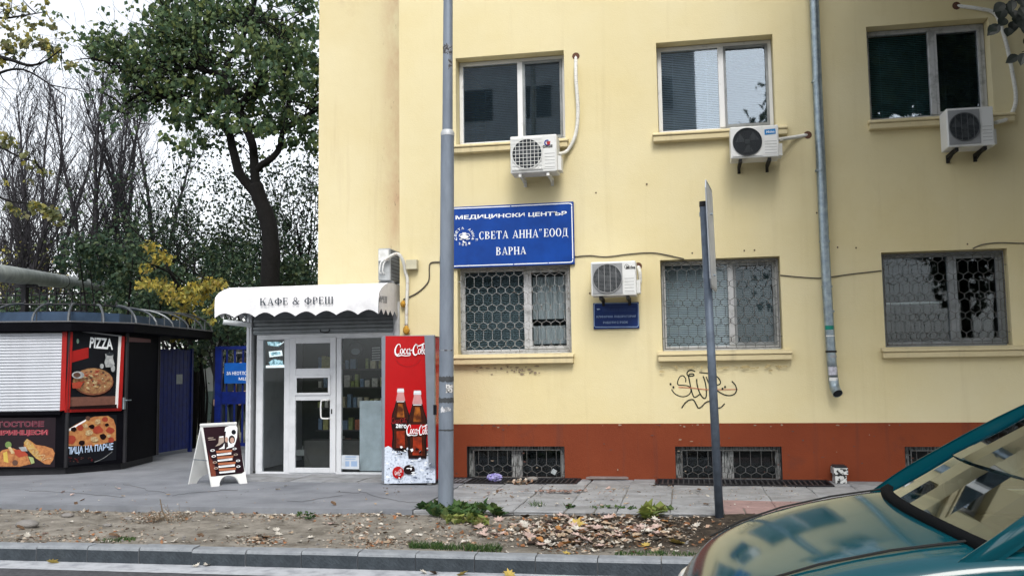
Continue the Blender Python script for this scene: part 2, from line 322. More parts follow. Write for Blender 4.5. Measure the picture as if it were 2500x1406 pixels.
def spline(pts, n=6):
    out = []
    P4 = [pts[0]]+list(pts)+[pts[-1]]
    for i in range(1, len(P4)-2):
        a, b, c, d = P4[i-1:i+3]
        for k in range(n):
            t = k/n; out.append(tuple(.5*((2*b[j])+(-a[j]+c[j])*t+(2*a[j]-5*b[j]+4*c[j]-d[j])*t*t+(-a[j]+3*b[j]-3*c[j]+d[j])*t**3) for j in range(len(b))))
    out.append(tuple(pts[-1])); return out
def ribbon(pts, wd):                       # polyline (2d) with width -> quads
    q = []; n = len(pts); ws = wd if isinstance(wd, list) else [wd]*n; L = []
    for i in range(n):
        a = pts[max(i-1, 0)]; b = pts[min(i+1, n-1)]; dx, dy = b[0]-a[0], b[1]-a[1]; l = math.hypot(dx, dy) or 1; L.append((-dy/l*ws[i]/2, dx/l*ws[i]/2))
    for i in range(n-1):
        p, r = pts[i], pts[i+1]; q.append([(p[0]+L[i][0], p[1]+L[i][1]), (r[0]+L[i+1][0], r[1]+L[i+1][1]), (r[0]-L[i+1][0], r[1]-L[i+1][1]), (p[0]-L[i][0], p[1]-L[i][1])])
    return q
class Art:
    """flat print laid on a surface; drawn in photograph pixels, carried on to the surface's own plane"""
    def __init__(s, O, N): s.O = V(O); s.N = V(N).normalized(); s.mb = MB(); s.mats = []; s.L = 0
    def to3(s, px, py): return onplane(px, py, s.O+s.N*(.0010+.0007*s.L), s.N)
    def mi(s, m):
        if m not in s.mats: s.mats.append(m)
        return s.mats.index(m)
    def poly(s, pts, m):
        s.L += 1; s.mb.face([s.to3(*p) for p in pts], s.mi(m))
    def polys(s, qs, m):
        s.L += 1
        for q in qs: s.mb.face([s.to3(*p) for p in q], s.mi(m))
    def ell(s, cx, cy, rx, ry, m, rot=0, n=20): s.poly(ell(cx, cy, rx, ry, n, rot=rot), m)
    def line(s, pts, wd, m, sm=5): s.polys(ribbon(spline(pts, sm), wd), m)
    def quad(s, q, m, qs):                  # unit-box shapes into four pixel corners tl,tr,br,bl
        tl, tr, br, bl = q
        def f(u, v):
            a = (tl[0]+(tr[0]-tl[0])*u, tl[1]+(tr[1]-tl[1])*u); b = (bl[0]+(br[0]-bl[0])*u, bl[1]+(br[1]-bl[1])*u); return (b[0]+(a[0]-b[0])*v, b[1]+(a[1]-b[1])*v)
        s.polys([[f(*p) for p in q2] for q2 in qs], m)
    def text(s, t, q, m, off=.0):
        vs, fs = text2d(t, off); s.quad(q, m, [[vs[i] for i in f] for f in fs])
    def serif(s, t, q, m):
        x = 0; out = []
        for ch in t:
            a, g = SERIF[ch]; out += [[(p[0]+x, p[1]) for p in pl] for pl in g]; x += a+.06
        s.quad(q, m, [[(p[0]/x, p[1]) for p in pl] for pl in out])
    def done(s, name, parent, **kw): return obj(name, s.mb, s.mats, parent, **kw)
def script_logo():                          # flowing white lettering, unit box
    S = []
    def st(pts, ws):
        p = spline([(x, y, w_) for (x, y), w_ in zip(pts, ws)], 6); S.extend(ribbon([(a, b) for a, b, _ in p], [c for *_, c in p]))
    st([(.62, .66), (.60, .86), (.45, .93), (.25, .78), (.11, .46), (.15, .18), (.33, .08), (.55, .20)], [.05, .06, .06, .10, .14, .13, .09, .05])
    st([(.10, .10), (.35, -.02), (.75, .04), (1.15, .0), (1.5, .04), (1.66, .10)], [.03, .09, .07, .06, .06, .03])
    def o(cx, cy): st([(cx+.05, cy+.2), (cx-.09, cy+.12), (cx-.11, cy-.10), (cx+.0, cy-.2), (cx+.11, cy-.06), (cx+.10, cy+.14), (cx+.05, cy+.2)], [.05, .07, .10, .06, .09, .06, .05])
    o(.74, .36); o(1.38, .36); o(2.50, .36); o(3.04, .36)
    st([(1.16, .46), (1.10, .56), (.99, .46), (.96, .28), (1.05, .16), (1.2, .24)], [.06, .06, .08, .10, .07, .04])
    for a in (1.53, 3.19): st([(a, .60), (a-.01, .26), (a+.05, .16), (a+.12, .24)], [.09, .12, .08, .03])
    st([(1.62, .44), (1.78, .47)], [.08, .08])
    st([(2.30, .60), (2.30, .82), (2.17, .92), (1.98, .74), (1.88, .42), (1.95, .15), (2.12, .08), (2.32, .20)], [.05, .07, .06, .10, .14, .13, .09, .05])
    st([(2.10, .98), (2.35, .80), (2.65, .86), (2.95, .98), (3.2, .90)], [.03, .08, .09, .09, .03])
    st([(2.68, .20), (2.84, .52), (2.88, .80), (2.80, .84), (2.74, .55), (2.74, .22), (2.84, .17)], [.04, .06, .06, .06, .09, .09, .04])
    return [[(x/3.3, y) for x, y in q] for q in S]
LOGO = script_logo()

FY = 12.0                                   # main facade plane
# ================================================================== THE SETTING
def sheet(x0, x1, y0, y1, z): m = MB(); m.face([(x0, y0, z), (x1, y0, z), (x1, y1, z), (x0, y1, z)]); return m
obj('ground', sheet(-220, 220, -220, 220, -.22), mat('ground_earth', (.11, .10, .075), .95, scale=1.5, col2=(.06, .07, .035)), kind='structure')
obj('road', sheet(-60, 60, -9.5, 7.1, -.155), ASPH, kind='structure')
obj('gutter', sheet(-60, 60, 6.80, 7.1, -.151), mat('gutter_concrete', (.40, .42, .45), .85, scale=7, col2=(.22, .235, .26), lo=.3, hi=.55, bump=.4), kind='structure')
m = MB(); m.box(-16, -2.76, 9.2, 17.5, -.2, 0)
obj('footway', m, FOOT, kind='structure')
obj('yard', sheet(-45, -2.8, 17.3, 80, -.012), mat('yard_earth', (.19, .185, .155), .95, scale=2.5, col2=(.10, .11, .07), bump=.5, bscale=30), kind='structure')

# kerb of separate stones
kerb = obj('kerb', MB().box(-16, 12, 7.13, 7.20, -.2, -.06), KERB, kind='structure')
st_me = None; pitch = .468; x = -8.9; k = 0
off0 = P(1159, 1357, 7.1).x
i0 = int((off0+9)/pitch)
for i in range(-i0, 16):
    xx = off0+i*pitch
    if st_me is None:
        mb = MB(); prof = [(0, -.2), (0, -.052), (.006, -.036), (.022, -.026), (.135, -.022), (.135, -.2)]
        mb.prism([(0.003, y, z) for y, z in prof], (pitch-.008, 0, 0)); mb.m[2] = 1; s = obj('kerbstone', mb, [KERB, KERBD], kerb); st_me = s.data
    else:
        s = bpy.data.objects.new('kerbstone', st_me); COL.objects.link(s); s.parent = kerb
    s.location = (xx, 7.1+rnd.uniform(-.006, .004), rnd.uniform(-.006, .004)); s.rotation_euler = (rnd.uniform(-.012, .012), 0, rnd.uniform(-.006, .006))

# soil strip between kerb and footway
def soil_z(x, y):
    z = -.055+.020*noise.noise(V((x*1.1, y*1.4, 0)))+.013*noise.noise(V((x*5, y*6, 3)))
    g = max(0, min(1, (x+1.9)/1.0))*max(0, min(1, (y-7.5)/.5))
    z += g*(.035+.03*noise.noise(V((x*2.3, y*3, 7)))+.012*noise.noise(V((x*9, y*11, 2))))
    z -= .012*max(0, 1-(y-7.2)/.15)
    return z
mb = MB(); nx, ny = 260, 44; X0, X1, Y0, Y1 = -11., 7., 7.2, 9.24
for j in range(ny+1):
    for i in range(nx+1):
        x = X0+(X1-X0)*i/nx; y = Y0+(Y1-Y0)*j/ny; mb.v.append((x, y, soil_z(x, y)))
for j in range(ny):
    for i in range(nx): a = j*(nx+1)+i; mb.f.append((a, a+1, a+nx+2, a+nx+1)); mb.m.append(0)
obj('soil_strip', mb, soil_mat(), smooth=True, kind='structure')

# slab pavement in front of the wall; two light wells left open
pave = obj('pavement', sheet(-2.76, 14, 9.2, 12.0, -.034), BED, kind='structure')
WELLS = [(-3.02, -1.37, 11.42, 12), (-.42, 1.62, 11.42, 12), (2.3, 4.1, 11.42, 12)]
def slab(x0, x1, y0, y1, m, z=0):
    mb = MB(); b = .008; t = .05
    def rz(): return z+rnd.uniform(-.007, .006)
    j = lambda: rnd.uniform(-.008, .008)
    pts = [(x0+j(), y0+j()), (x1+j(), y0+j()), (x1+j(), y1+j()), (x0+j(), y1+j())]; zs = [rz() for _ in range(4)]
    cx = (x0+x1)/2; cy = (y0+y1)/2
    ins = [(px+(b if px < cx else -b), py+(b if py < cy else -b)) for px, py in pts]
    mb.v = [(*p, z-t) for p in pts]+[(*p, q-.006) for p, q in zip(pts, zs)]+[(*p, q) for p, q in zip(ins, zs)]
    mb.f = [(i, (i+1) % 4, 4+(i+1) % 4, 4+i) for i in range(4)]+[(4+i, 4+(i+1) % 4, 8+(i+1) % 4, 8+i) for i in range(4)]+[(8, 9, 10, 11)]; mb.m = [0]*9
    return obj('slab', mb, m, pave)
S = .508
obj('joint_sand', sheet(-2.755, 7., 9.205, 11.40, -.014), BED, pave)
for r in range(6):
    y0 = 9.21+r*.47; y1 = min(y0+.462, 11.985); off = (r % 2)*.0
    for c in range(20):
        x0 = -2.745+c*S+off; x1 = x0+S-.010
        if x0 > 6.6: continue
        segs = [(x0, x1)]
        if y1 > 11.42 and any(x0 < w_[1] and x1 > w_[0] for w_ in WELLS):
            wl = [w_ for w_ in WELLS if x0 < w_[1] and x1 > w_[0]][0]
            if y0 < 11.37: slab(x0, x1, y0, 11.41, SLAB)
            segs = []
            if x0 < wl[0]-.05: segs.append((x0, wl[0]-.01))
            if x1 > wl[1]+.05: segs.append((wl[1]+.01, x1))
        for a, b in segs:
            if r == 0 and rnd.random() < .3: mid = a+(b-a)*rnd.uniform(.35, .65); parts = [(a, mid-.006), (mid+.006, b)]
            else: parts = [(a, b)]
            for p0, p1 in parts:
                pm = SLABP if (.25 < p0 < 1.3 and y0 < 10.1) else (SLABD if rnd.random() < .28 else SLAB)
                slab(p0, p1, y0, y1, pm)
fslab_parent = bpy.data.objects['footway']
for c in range(5):                           # slabs before the shop door, sunk flush in the footway
    for r in range(2):
        x0 = -5.98+c*.46; mb = MB(); y0 = 11.42+r*.42; z = .006+rnd.uniform(0, .005)
        mb.box(x0, x0+.448, y0, y0+.408, -.03, z); obj('slab', mb, SLABD if rnd.random() < .6 else SLAB, fslab_parent)

# cracks and patched asphalt on the footway
mb = MB(); CRKA = mat('asphalt_crack', (.09, .095, .10), .95)
def gl(px, py, z): return G(px, py, z)
for x_, y_, dx, dy, n_ in ((60, 1195, 14, 1, 16), (420, 1210, 13, -1.2, 14), (700, 1222, 12, -1.5, 14), (300, 1180, 9, 2.5, 12), (820, 1200, 10, 1.6, 16)):
    pts = [(x_, y_)]
    for _ in range(n_): pts.append((pts[-1][0]+dx+rnd.gauss(0, 6), min(1226, pts[-1][1]+dy+rnd.gauss(0, 1.3))))
    for q in ribbon(pts, .9): mb.face([gl(a, b, .002) for a, b in q])
obj('crack', mb, CRKA, fslab_parent, kind='stuff')
# ================================================================== THE YELLOW BUILDING
B = thing('office_building', 'yellow rendered building with red plinth, barred ground floor windows and recessed wing', 'building', (0, 12, 0))
BX0, BX1, BZ = -3.76, 9.0, 10.0
UT, UB, LT, LB, RB, BT = 5.595, 4.40, 2.753, 1.59, .693, .408
UW = [(-2.965, -1.489), (-.281, 1.186), (2.319, 3.742), (4.98, 6.42)]
LW = [(-2.965, -1.46), (-.307, 1.168), (2.365, 3.793), (5.02, 6.46)]
BW = [(-2.856, -1.577), (-.185, 1.10), (2.522, 3.80), (5.2, 6.45)]
def wall_with_holes(mb, x0, x1, z0, z1, holes, y, depth):
    xs = sorted({x0, x1}|{h[0] for h in holes}|{h[1] for h in holes}); zs = sorted({z0, z1}|{h[2] for h in holes}|{h[3] for h in holes})
    for i in range(len(xs)-1):
        for j in range(len(zs)-1):
            cx = (xs[i]+xs[i+1])/2; cz = (zs[j]+zs[j+1])/2
            if any(h[0] < cx < h[1] and h[2] < cz < h[3] for h in holes): continue
            mb.face([(xs[i], y, zs[j]), (xs[i+1], y, zs[j]), (xs[i+1], y, zs[j+1]), (xs[i], y, zs[j+1])])
    for a, b, c, d in holes:
        Y = y+depth
        mb.face([(a, y, c), (a, y, d), (a, Y, d), (a, Y, c)]); mb.face([(b, y, c), (b, Y, c), (b, Y, d), (b, y, d)])
        mb.face([(a, y, d), (b, y, d), (b, Y, d), (a, Y, d)]); mb.face([(a, y, c), (a, Y, c), (b, Y, c), (b, y, c)])
DEP = .26
mb = MB(); wall_with_holes(mb, BX0, BX1, RB, BZ, [(*a, UB, UT) for a in UW]+[(*a, LB, LT) for a in LW], FY, DEP)
mb.face([(BX0, 12, 0), (BX0, 16, 0), (BX0, 16, BZ), (BX0, 12, BZ)]); mb.face([(BX1, 12, 0), (BX1, 12, BZ), (BX1, 22, BZ), (BX1, 22, 0)])
mb.face([(BX0, 12, BZ), (BX1, 12, BZ), (BX1, 22, BZ), (BX0, 22, BZ)])
obj('wall', mb, WALL, B)
mb = MB(); wall_with_holes(mb, BX0-.008, BX1, -.05, RB, [(*a, .0, BT) for a in BW], FY-.010, .22)
mb.face([(BX0-.008, 11.99, RB), (BX1, 11.99, RB), (BX1, 12.02, RB), (BX0-.008, 12.02, RB)]); mb.face([(BX0-.008, 11.99, 0), (BX0-.008, 11.99, RB), (BX0-.008, 16, RB), (BX0-.008, 16, 0)])
obj('plinth', mb, PLINTH, B)
WY = 14.2; WXL = P(778, 350, WY).x
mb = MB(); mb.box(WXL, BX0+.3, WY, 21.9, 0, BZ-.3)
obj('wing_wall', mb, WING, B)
mb = MB(); mb.box(BX0+.05, BX1-.05, 16.2, 16.4, 0, BZ-.05); mb.box(BX0+.02, BX1-.05, 12.3, 16.2, 3.2, 3.4); mb.box(BX0+.02, BX1-.05, 12.3, 16.2, .55, .66); mb.box(BX0+.05, BX1-.05, 12.3, 16.2, 6.4, 6.5)
for a in (-.9, 1.75, 4.35): mb.box(a, a+.1, 12.3, 16.2, .7, 6.4)
obj('inner_wall', mb, ROOM, B)
def blotch(cx, cy, rx, ry, n=16, jag=.35): return [(cx+rx*(1+rnd.uniform(-jag, jag))*math.cos(2*math.pi*i/n), cy+ry*(1+rnd.uniform(-jag, jag))*math.sin(2*math.pi*i/n)) for i in range(n)]
def pane_x(px, y): return P(px, 300, y).x
def make_window(tag_, x0, x1, z0, z1, mull, fmat, blindL='blind', blindR='blind', grille=False, screen=False, bm=BLIND, bm2=BLINDD):
    y = FY+DEP-.075; fw = .052; mb = MB()
    g = .004; x0 += g; x1 -= g; z0 += g; z1 -= g
    mb.box(x0, x1, y, y+.07, z0, z0+fw*1.25); mb.box(x0, x1, y, y+.07, z1-fw, z1); mb.box(x0, x0+fw, y, y+.07, z0+fw*1.25, z1-fw); mb.box(x1-fw, x1, y, y+.07, z0+fw*1.25, z1-fw)
    mb.box(mull-.036, mull+.036, y-.012, y+.07, z0+fw*1.25, z1-fw)
    wn = obj('window', mb, fmat, B, **({'label': tag_} if tag_ else {})); bevel(wn, .006, 1)
    zb, zt = z0+fw*1.25, z1-fw
    for a, b, st, sash in ((x0+fw, mull-.036, blindL, False), (mull+.036, x1-fw, blindR, True)):
        if sash:                              # opening sash with a fly screen frame
            s = .03; mb = MB(); mb.box(a, b, y-.010, y+.03, zb, zb+s*1.2); mb.box(a, b, y-.010, y+.03, zt-s, zt); mb.box(a, a+s, y-.010, y+.03, zb+s*1.2, zt-s); mb.box(b-s, b, y-.010, y+.03, zb+s*1.2, zt-s)
            obj('sash', mb, GREYF if screen else fmat, wn); a2, b2, c2, d2 = a+s, b-s, zb+s*1.2, zt-s
        else: a2, b2, c2, d2 = a, b, zb, zt
        mb = MB(); mb.box(a2, b2, y+.032, y+.040, c2, d2); obj('pane', mb, GLASSL if grille else GLASS, wn)
        if st == 'blind' or st == 'half':
            mb = MB(); n = int((d2-c2)/.025); top = d2-.02; bot = c2 if st == 'blind' else c2+(d2-c2)*.5
            zz = top; ang = rad(52)
            while zz > bot:
                yy = y+.095; dy = .011*math.cos(ang); dz = .011*math.sin(ang); sag = rnd.uniform(-.0012, .0012)
                mb.face([(a2, yy-dy, zz-dz+sag), (b2, yy-dy, zz-dz), (b2, yy+dy, zz+dz), (a2, yy+dy, zz+dz+sag)]); zz -= .0235
            for q in (.2, .8): mb.box(a2+(b2-a2)*q-.002, a2+(b2-a2)*q+.002, y+.082, y+.084, bot, top)
            obj('blind', mb, bm2 if sash else bm, wn, kind='stuff')
        if st == 'curtain':
            for zc0, zc1 in ((c2+.36, d2-.05), (c2+.03, c2+.27)):
                mb = MB(); N = 40
                for i in range(N):
                    u0, u1 = i/N, (i+1)/N; f = lambda u: y+.11+.018*math.sin(u*26)+.008*math.sin(u*61)
                    mb.face([(a2+(b2-a2)*u0, f(u0), zc0), (a2+(b2-a2)*u1, f(u1), zc0), (a2+(b2-a2)*u1, f(u1), zc1), (a2+(b2-a2)*u0, f(u0), zc1)])
                obj('curtain', mb, CURT, wn, smooth=True)
        if st == 'shelf':
            mb = MB(); mb.box(a2, b2, y+.3, y+.6, c2+(d2-c2)*.47, c2+(d2-c2)*.49); obj('shelf', mb, WHITEP, wn)
    if grille: make_grille(wn, x0+.03, x1-.03, z0+.03, z1-.02, FY+.06, gm=GRILLEW if x0 < -1 else GRILLE)
    return wn
def make_grille(parent, x0, x1, z0, z1, y, px=.1165, name='grille', gm=None):
    gm = gm or GRILLE
    mb = MB(); r = .0034; n = max(3, round((x1-x0)/px)); px = (x1-x0)/n; rh = .114; vh = .120
    def seg(a, b): 
        if min(a[1], b[1]) < z0-1e-6 or max(a[1], b[1]) > z1+1e-6: return
        mb.tube([(a[0], y, a[1]), (b[0], y, b[1])], r, 4, cap=False)
    for i in range(n):
        xc = x0+px*(i+.5); z = z0
        seg((xc, z), (xc, z+.05)); z += .05
        while z < z1-.02:
            zz = [z, z+.28*rh, z+.72*rh, z+rh]; h = px/2-.002
            if z+rh > z1: seg((xc, z), (xc, z1)); break
            for sg in (-1, 1):
                seg((xc, z), (xc+sg*h*.55, z+.16*rh)); seg((xc+sg*h*.55, z+.16*rh), (xc+sg*h, zz[1])); seg((xc+sg*h, zz[1]), (xc+sg*h, zz[2])); seg((xc+sg*h, zz[2]), (xc+sg*h*.55, z+.84*rh)); seg((xc+sg*h*.55, z+.84*rh), (xc, z+rh))
            z += rh; e = min(z+vh, z1); seg((xc, z), (xc, e)); z = e
    for a, b, c, d in ((x0, x1, z0, z0), (x0, x1, z1, z1)): mb.box(a, b, y-.006, y+.006, c-.006, c+.006)
    for a in (x0, x1): mb.box(a-.006, a+.006, y-.006, y+.006, z0-.006, z1+.006)
    for zz in (z0+(z1-z0)*.12, z0+(z1-z0)*.85):
        mb.box(x0-.06, x0, y-.004, y+.004, zz-.004, zz+.004); mb.box(x1, x1+.06, y-.004, y+.004, zz-.004, zz+.004)
    return obj(name, mb, gm, parent)
ym = FY+DEP-.04
make_window('white window with closed slat blind above the big blue sign', *UW[0], UB, UT, pane_x(1272, ym), WHITEF, screen=True, bm=BLINDD, bm2=BLINDD)
make_window('white window with closed slat blind', *UW[1], UB, UT, pane_x(1764, ym), WHITEF, screen=True, bm=BLINDP)
make_window('grey window shaded by the street tree', *UW[2], UB, UT, pane_x(2281, ym), PEELF, bm=BLINDT)
make_window('', *UW[3], UB, UT, 5.9, WHITEF)
make_window('barred window with peeling frame and a drawn curtain', *LW[0], LB, LT, P(1288, 800, ym).x, PEELF, blindR='curtain', grille=True, bm=BLINDD)
make_window('barred window with pale blind', *LW[1], LB, LT, P(1787, 800, ym).x, PEELF, grille=True, screen=True, bm=BLINDP)
make_window('barred window with a shelf behind the glass', *LW[2], LB, LT, P(2326, 800, ym).x, GREYF, blindL='shelf', blindR='none', grille=True)
make_window('', *LW[3], LB, LT, 5.9, PEELF, grille=True)
OLDW = mat('old_wood', (.26, .27, .27), .9, scale=20, col2=(.05, .055, .055), lo=.42, hi=.55, stretch=(3, 1, .5))
for i, (a, b) in enumerate(BW):
    mb = MB(); y = FY+.12; mb.box(a+.004, a+.07, y, y+.05, .003, BT-.004); mb.box(b-.07, b-.004, y, y+.05, .003, BT-.004); mb.box(a+.07, b-.07, y, y+.05, BT-.05, BT-.004); c = a+(b-a)*.50; mb.box(c-.07, c+.07, y-.01, y+.05, .003, BT-.05)
    bw = obj('basement_window', mb, OLDW, B); mb = MB(); mb.box(a+.07, c-.07, y+.03, y+.036, .003, BT-.05); mb.box(c+.07, b-.07, y+.03, y+.036, .003, BT-.05); obj('pane', mb, GLASSL, bw)
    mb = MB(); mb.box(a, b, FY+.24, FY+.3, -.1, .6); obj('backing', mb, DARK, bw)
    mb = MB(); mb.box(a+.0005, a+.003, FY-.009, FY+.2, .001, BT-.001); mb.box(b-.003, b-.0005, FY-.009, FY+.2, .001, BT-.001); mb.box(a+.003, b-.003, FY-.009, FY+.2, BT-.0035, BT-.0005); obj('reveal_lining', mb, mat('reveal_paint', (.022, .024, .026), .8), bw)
    make_grille(bw, a+.08, b-.05, .01, BT-.05, FY+.04, .13)
# sills: a sloped top board on a thicker lower course
def sill(x0, x1, ztop, zbot):
    mb = MB(); pr = [(12.03, zbot), (11.90, zbot+.006), (11.90, zbot+.075), (12.03, zbot+.075)]; mb.prism([(x0+.008, y, z) for y, z in pr], (x1-x0-.016, 0, 0))
    pr = [(12.19, zbot+.078), (11.885, zbot+.078), (11.883, zbot+.104), (12.0, ztop-.004), (12.19, ztop)]; mb.prism([(x0, y, z) for y, z in pr], (x1-x0, 0, 0))
    o = obj('window_sill', mb, SILL, B); bevel(o, .008, 1)
for a, b in ((-2.98-.05, -1.445), (-.356, 1.32), (2.28, 3.95), (4.95, 6.47)): sill(a, b, UB+.012, 4.262)
for a, b in ((-3.02, -1.426), (-.37, 1.268), (2.306, 3.95), (4.98, 6.55)): sill(a, b, LB+.012, 1.458)
# old anchor holes in the render and flaking under a sill
A = Art((0, FY, 0), (0, -1, 0)); HOLE = mat('hole', (.12, .08, .06), .9)
for px, py in ((1690, 618), (1817, 612), (1842, 611), (1455, 471), (2045, 604), (2090, 605), (2362, 596), (1994, 520), (1440, 716), (1579, 450)): A.ell(px, py, 2.2, 2.4, HOLE, n=8)
FLK = mat('flaked_paint', (.30, .24, .17), .9, scale=20)
for i in range(34): A.poly(blotch(rnd.uniform(1150, 1330), 905+rnd.gauss(0, 6)-(i % 3)*2, rnd.uniform(1, 6), rnd.uniform(.8, 2.5), 8, .5), FLK)
for i in range(26): A.poly(blotch(rnd.uniform(1615, 1920), 892+rnd.expovariate(.3), rnd.uniform(2, 10), rnd.uniform(1, 3), 8, .5), mat('sill_grime', (.48, .38, .19), .9, scale=9))
A.done('flaking', B, kind='stuff')
# chipped plinth edge
A = Art((0, FY-.010, 0), (0, -1, 0)); CHIP = mat('plinth_chip', (.30, .24, .18), .9, scale=20); SCUF = mat('plinth_scuff', (.12, .06, .05), .9, scale=12)
for i in range(70):
    e = rnd.random(); px_ = rnd.uniform(1112, 2250); py_ = 1036.5+rnd.expovariate(.8) if e < .35 else rnd.uniform(1045, 1165)
    A.poly(blotch(px_, py_, rnd.uniform(.8, 4.5), rnd.uniform(.6, 2), 8, .5), rnd.choice([CHIP, SCUF, SCUF]))
A.done('plinth_chips', B, kind='stuff')
# graffiti tag
A = Art((0, FY, 0), (0, -1, 0)); INK = mat('spray_ink', (.010, .018, .014), .7)
gz = lambda *p: [(1620+x/10.045, 880+y/10.045) for x, y in p]
for w_, pts in ((2.6, gz((540, 530), (545, 450), (500, 385), (450, 370), (390, 410), (345, 520), (365, 595), (500, 605), (610, 625), (670, 700), (650, 800), (560, 870), (430, 880), (290, 820), (225, 750), (200, 700))),
                (3.0, gz((775, 270), (690, 235), (610, 255), (575, 320), (610, 375), (690, 380), (745, 360), (720, 325), (640, 335), (615, 375))),
                (3.0, gz((610, 375), (640, 520), (670, 680), (730, 870), (780, 895), (840, 860), (905, 810))), (3.0, gz((810, 450), (825, 600), (870, 750), (940, 880), (1005, 925), (1045, 880), (1050, 760), (1035, 600), (1000, 460), (970, 380))),
                (2.6, gz((875, 290), (980, 300), (1090, 315))), (2.6, gz((1045, 395), (1090, 510), (1150, 640), (1200, 720))), (2.8, gz((1150, 390), (1250, 370), (1340, 420), (1395, 520), (1370, 580), (1260, 610), (1200, 640), (1330, 745), (1480, 830), (1620, 855), (1740, 815), (1790, 720), (1760, 600), (1675, 505))),
                (2.8, gz((445, 1160), (530, 1040), (630, 965), (730, 960), (790, 1050), (850, 1155), (930, 1130), (1030, 1030), (1140, 1000), (1220, 1080), (1300, 1150), (1400, 1150), (1500, 1050)))):
    A.line(pts, w_, INK)
for x, y in ((172, 575), (242, 650), (1445, 690), (1508, 645)): A.ell(1620+x/10.045, 880+y/10.045, 2.5, 3, INK, n=10)
A.done('graffiti', B, label='black sprayed graffiti tag crossed by a thin red line', kind='stuff'); A = Art((0, FY-.004, 0), (0, -1, 0)); REDL = mat('red_spray', (.50, .20, .12), .8); A.line(gz((370, 650), (700, 670), (1100, 710), (1820, 705)), 2.2, REDL)
A.done('paint_line', B)

# light wells with their iron gratings
for k, (a, b, y0, y1) in enumerate(WELLS):
    lab = ('iron grating over the light well, purple bag on it', 'iron grating over the light well behind the leaning sign post', 'iron grating over the light well beyond the metal box')[k]
    t = thing('floor_grating', lab, 'grating', ((a+b)/2, 11.7, 0), 'light well gratings along the wall')
    mb = MB()
    for c, d, e, f in ((a, b, y0, y0+.03), (a, b, 11.955, 11.985), (a, a+.03, y0+.03, 11.955), (b-.03, b, y0+.03, 11.955)): mb.box(c, d, e, f, -.03, .012)
    obj('frame', mb, BLACKM, t); mb = MB(); x = a+.08
    while x < b-.05: mb.box(x-.008, x+.008, y0+.03, 11.955, -.025, .008); x += .062
    obj('bars', mb, mat('worn_iron', (.10, .10, .105), .5, .6, var=.2), t, kind='stuff')
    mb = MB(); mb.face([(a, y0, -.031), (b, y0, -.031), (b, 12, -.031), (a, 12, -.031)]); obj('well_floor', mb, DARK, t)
# ================================================================== THINGS ON THE FACADE
def rect_box(px0, py0, px1, py1, Y, d):   # pixel rectangle on plane Y, pushed back by d -> x0,x1,z0,z1
    a = P(px0, py0, Y); b = P(px1, py1, Y); return a.x, b.x, b.z, a.z
# big blue sign
sy = FY-.05
c = P(1400, 492, sy); e = P(1400, 645, sy); sx0 = P(1084, 560, sy).x
t = thing('medical_centre_sign', 'big blue sign with white lettering above the barred window, half behind the lamp pole', 'sign', ((sx0+c.x)/2, FY-.03, e.z))
obj('board', MB().box(sx0, c.x, sy, FY-.004, e.z, c.z), BLUE, t); bevel(t.children[0], .006, 1)
A = Art((0, sy, 0), (0, -1, 0)); sq = lambda x, y: (1090+x/7.576, 480+y/7.576)
A.text('МЕДИЦИНСКИ ЦЕНТЪР', (sq(168, 350), sq(2228, 268), sq(2222, 358), sq(166, 440)), WHITE, .028)
A.serif('„СВЕТА АННА”', (sq(535, 655), sq(1775, 600), sq(1775, 755), sq(535, 795)), WHITE)
A.serif('ЕООД', (sq(1800, 598), sq(2260, 582), sq(2262, 730), sq(1800, 745)), WHITE); A.serif('ВАРНА', (sq(915, 935), sq(1480, 925), sq(1485, 1065), sq(915, 1085)), WHITE)
A.done('lettering', t, kind='stuff')
A = Art((0, sy, 0), (0, -1, 0))           # crest: bowl under a ring of letters
cx, cy = sq(330, 735); R = 165/7.576
for i, ch in enumerate('СВЕТА АННА'):
    if ch == ' ': continue
    a = rad(195-i*23.5); px, py = cx+R*math.cos(a), cy-R*math.sin(a)*.92; vs, fs = text2d(ch, .02); u = (math.sin(a), math.cos(a)); r = (math.cos(a), -math.sin(a)); sz = 6.2
    A.polys([[(px+u[0]*(vs[k][0]-.5)*sz+r[0]*(vs[k][1]-.5)*sz, py+u[1]*(vs[k][0]-.5)*sz+r[1]*(vs[k][1]-.5)*sz) for k in f] for f in fs], WHITE)
for i, ch in enumerate('2001'):
    a = rad(-122+i*22); px, py = cx+R*math.cos(a), cy-R*math.sin(a)*.95; vs, fs = text2d(ch, .015); sz = 5.4
    A.polys([[(px+(vs[k][0]-.5)*sz*.8, py-(vs[k][1]-.5)*sz) for k in f] for f in fs], WHITE)
for x, y in ((185, 800), (483, 783)): A.ell(*sq(x, y), 1.6, 1.8, WHITE, n=8)
z = lambda *p: [sq(*q) for q in p]
A.poly(z((245, 735), (330, 690), (415, 735), (390, 770), (335, 785), (270, 770)), WHITE); A.poly(z((290, 665), (370, 665), (350, 690), (330, 720), (305, 690)), WHITE)
A.line(z((235, 740), (250, 700), (310, 690)), 1.6, WHITE); A.line(z((350, 690), (410, 690), (435, 735)), 1.6, WHITE)
A.poly(z((240, 775), (300, 790), (290, 800), (240, 797)), WHITE); A.poly(z((360, 790), (435, 765), (430, 785), (365, 802)), WHITE); A.poly(z((300, 815), (325, 810), (330, 835), (372, 845), (370, 857), (300, 857)), WHITE)
A.done('crest', t, kind='stuff')
A = Art((0, sy, 0), (0, -1, 0))
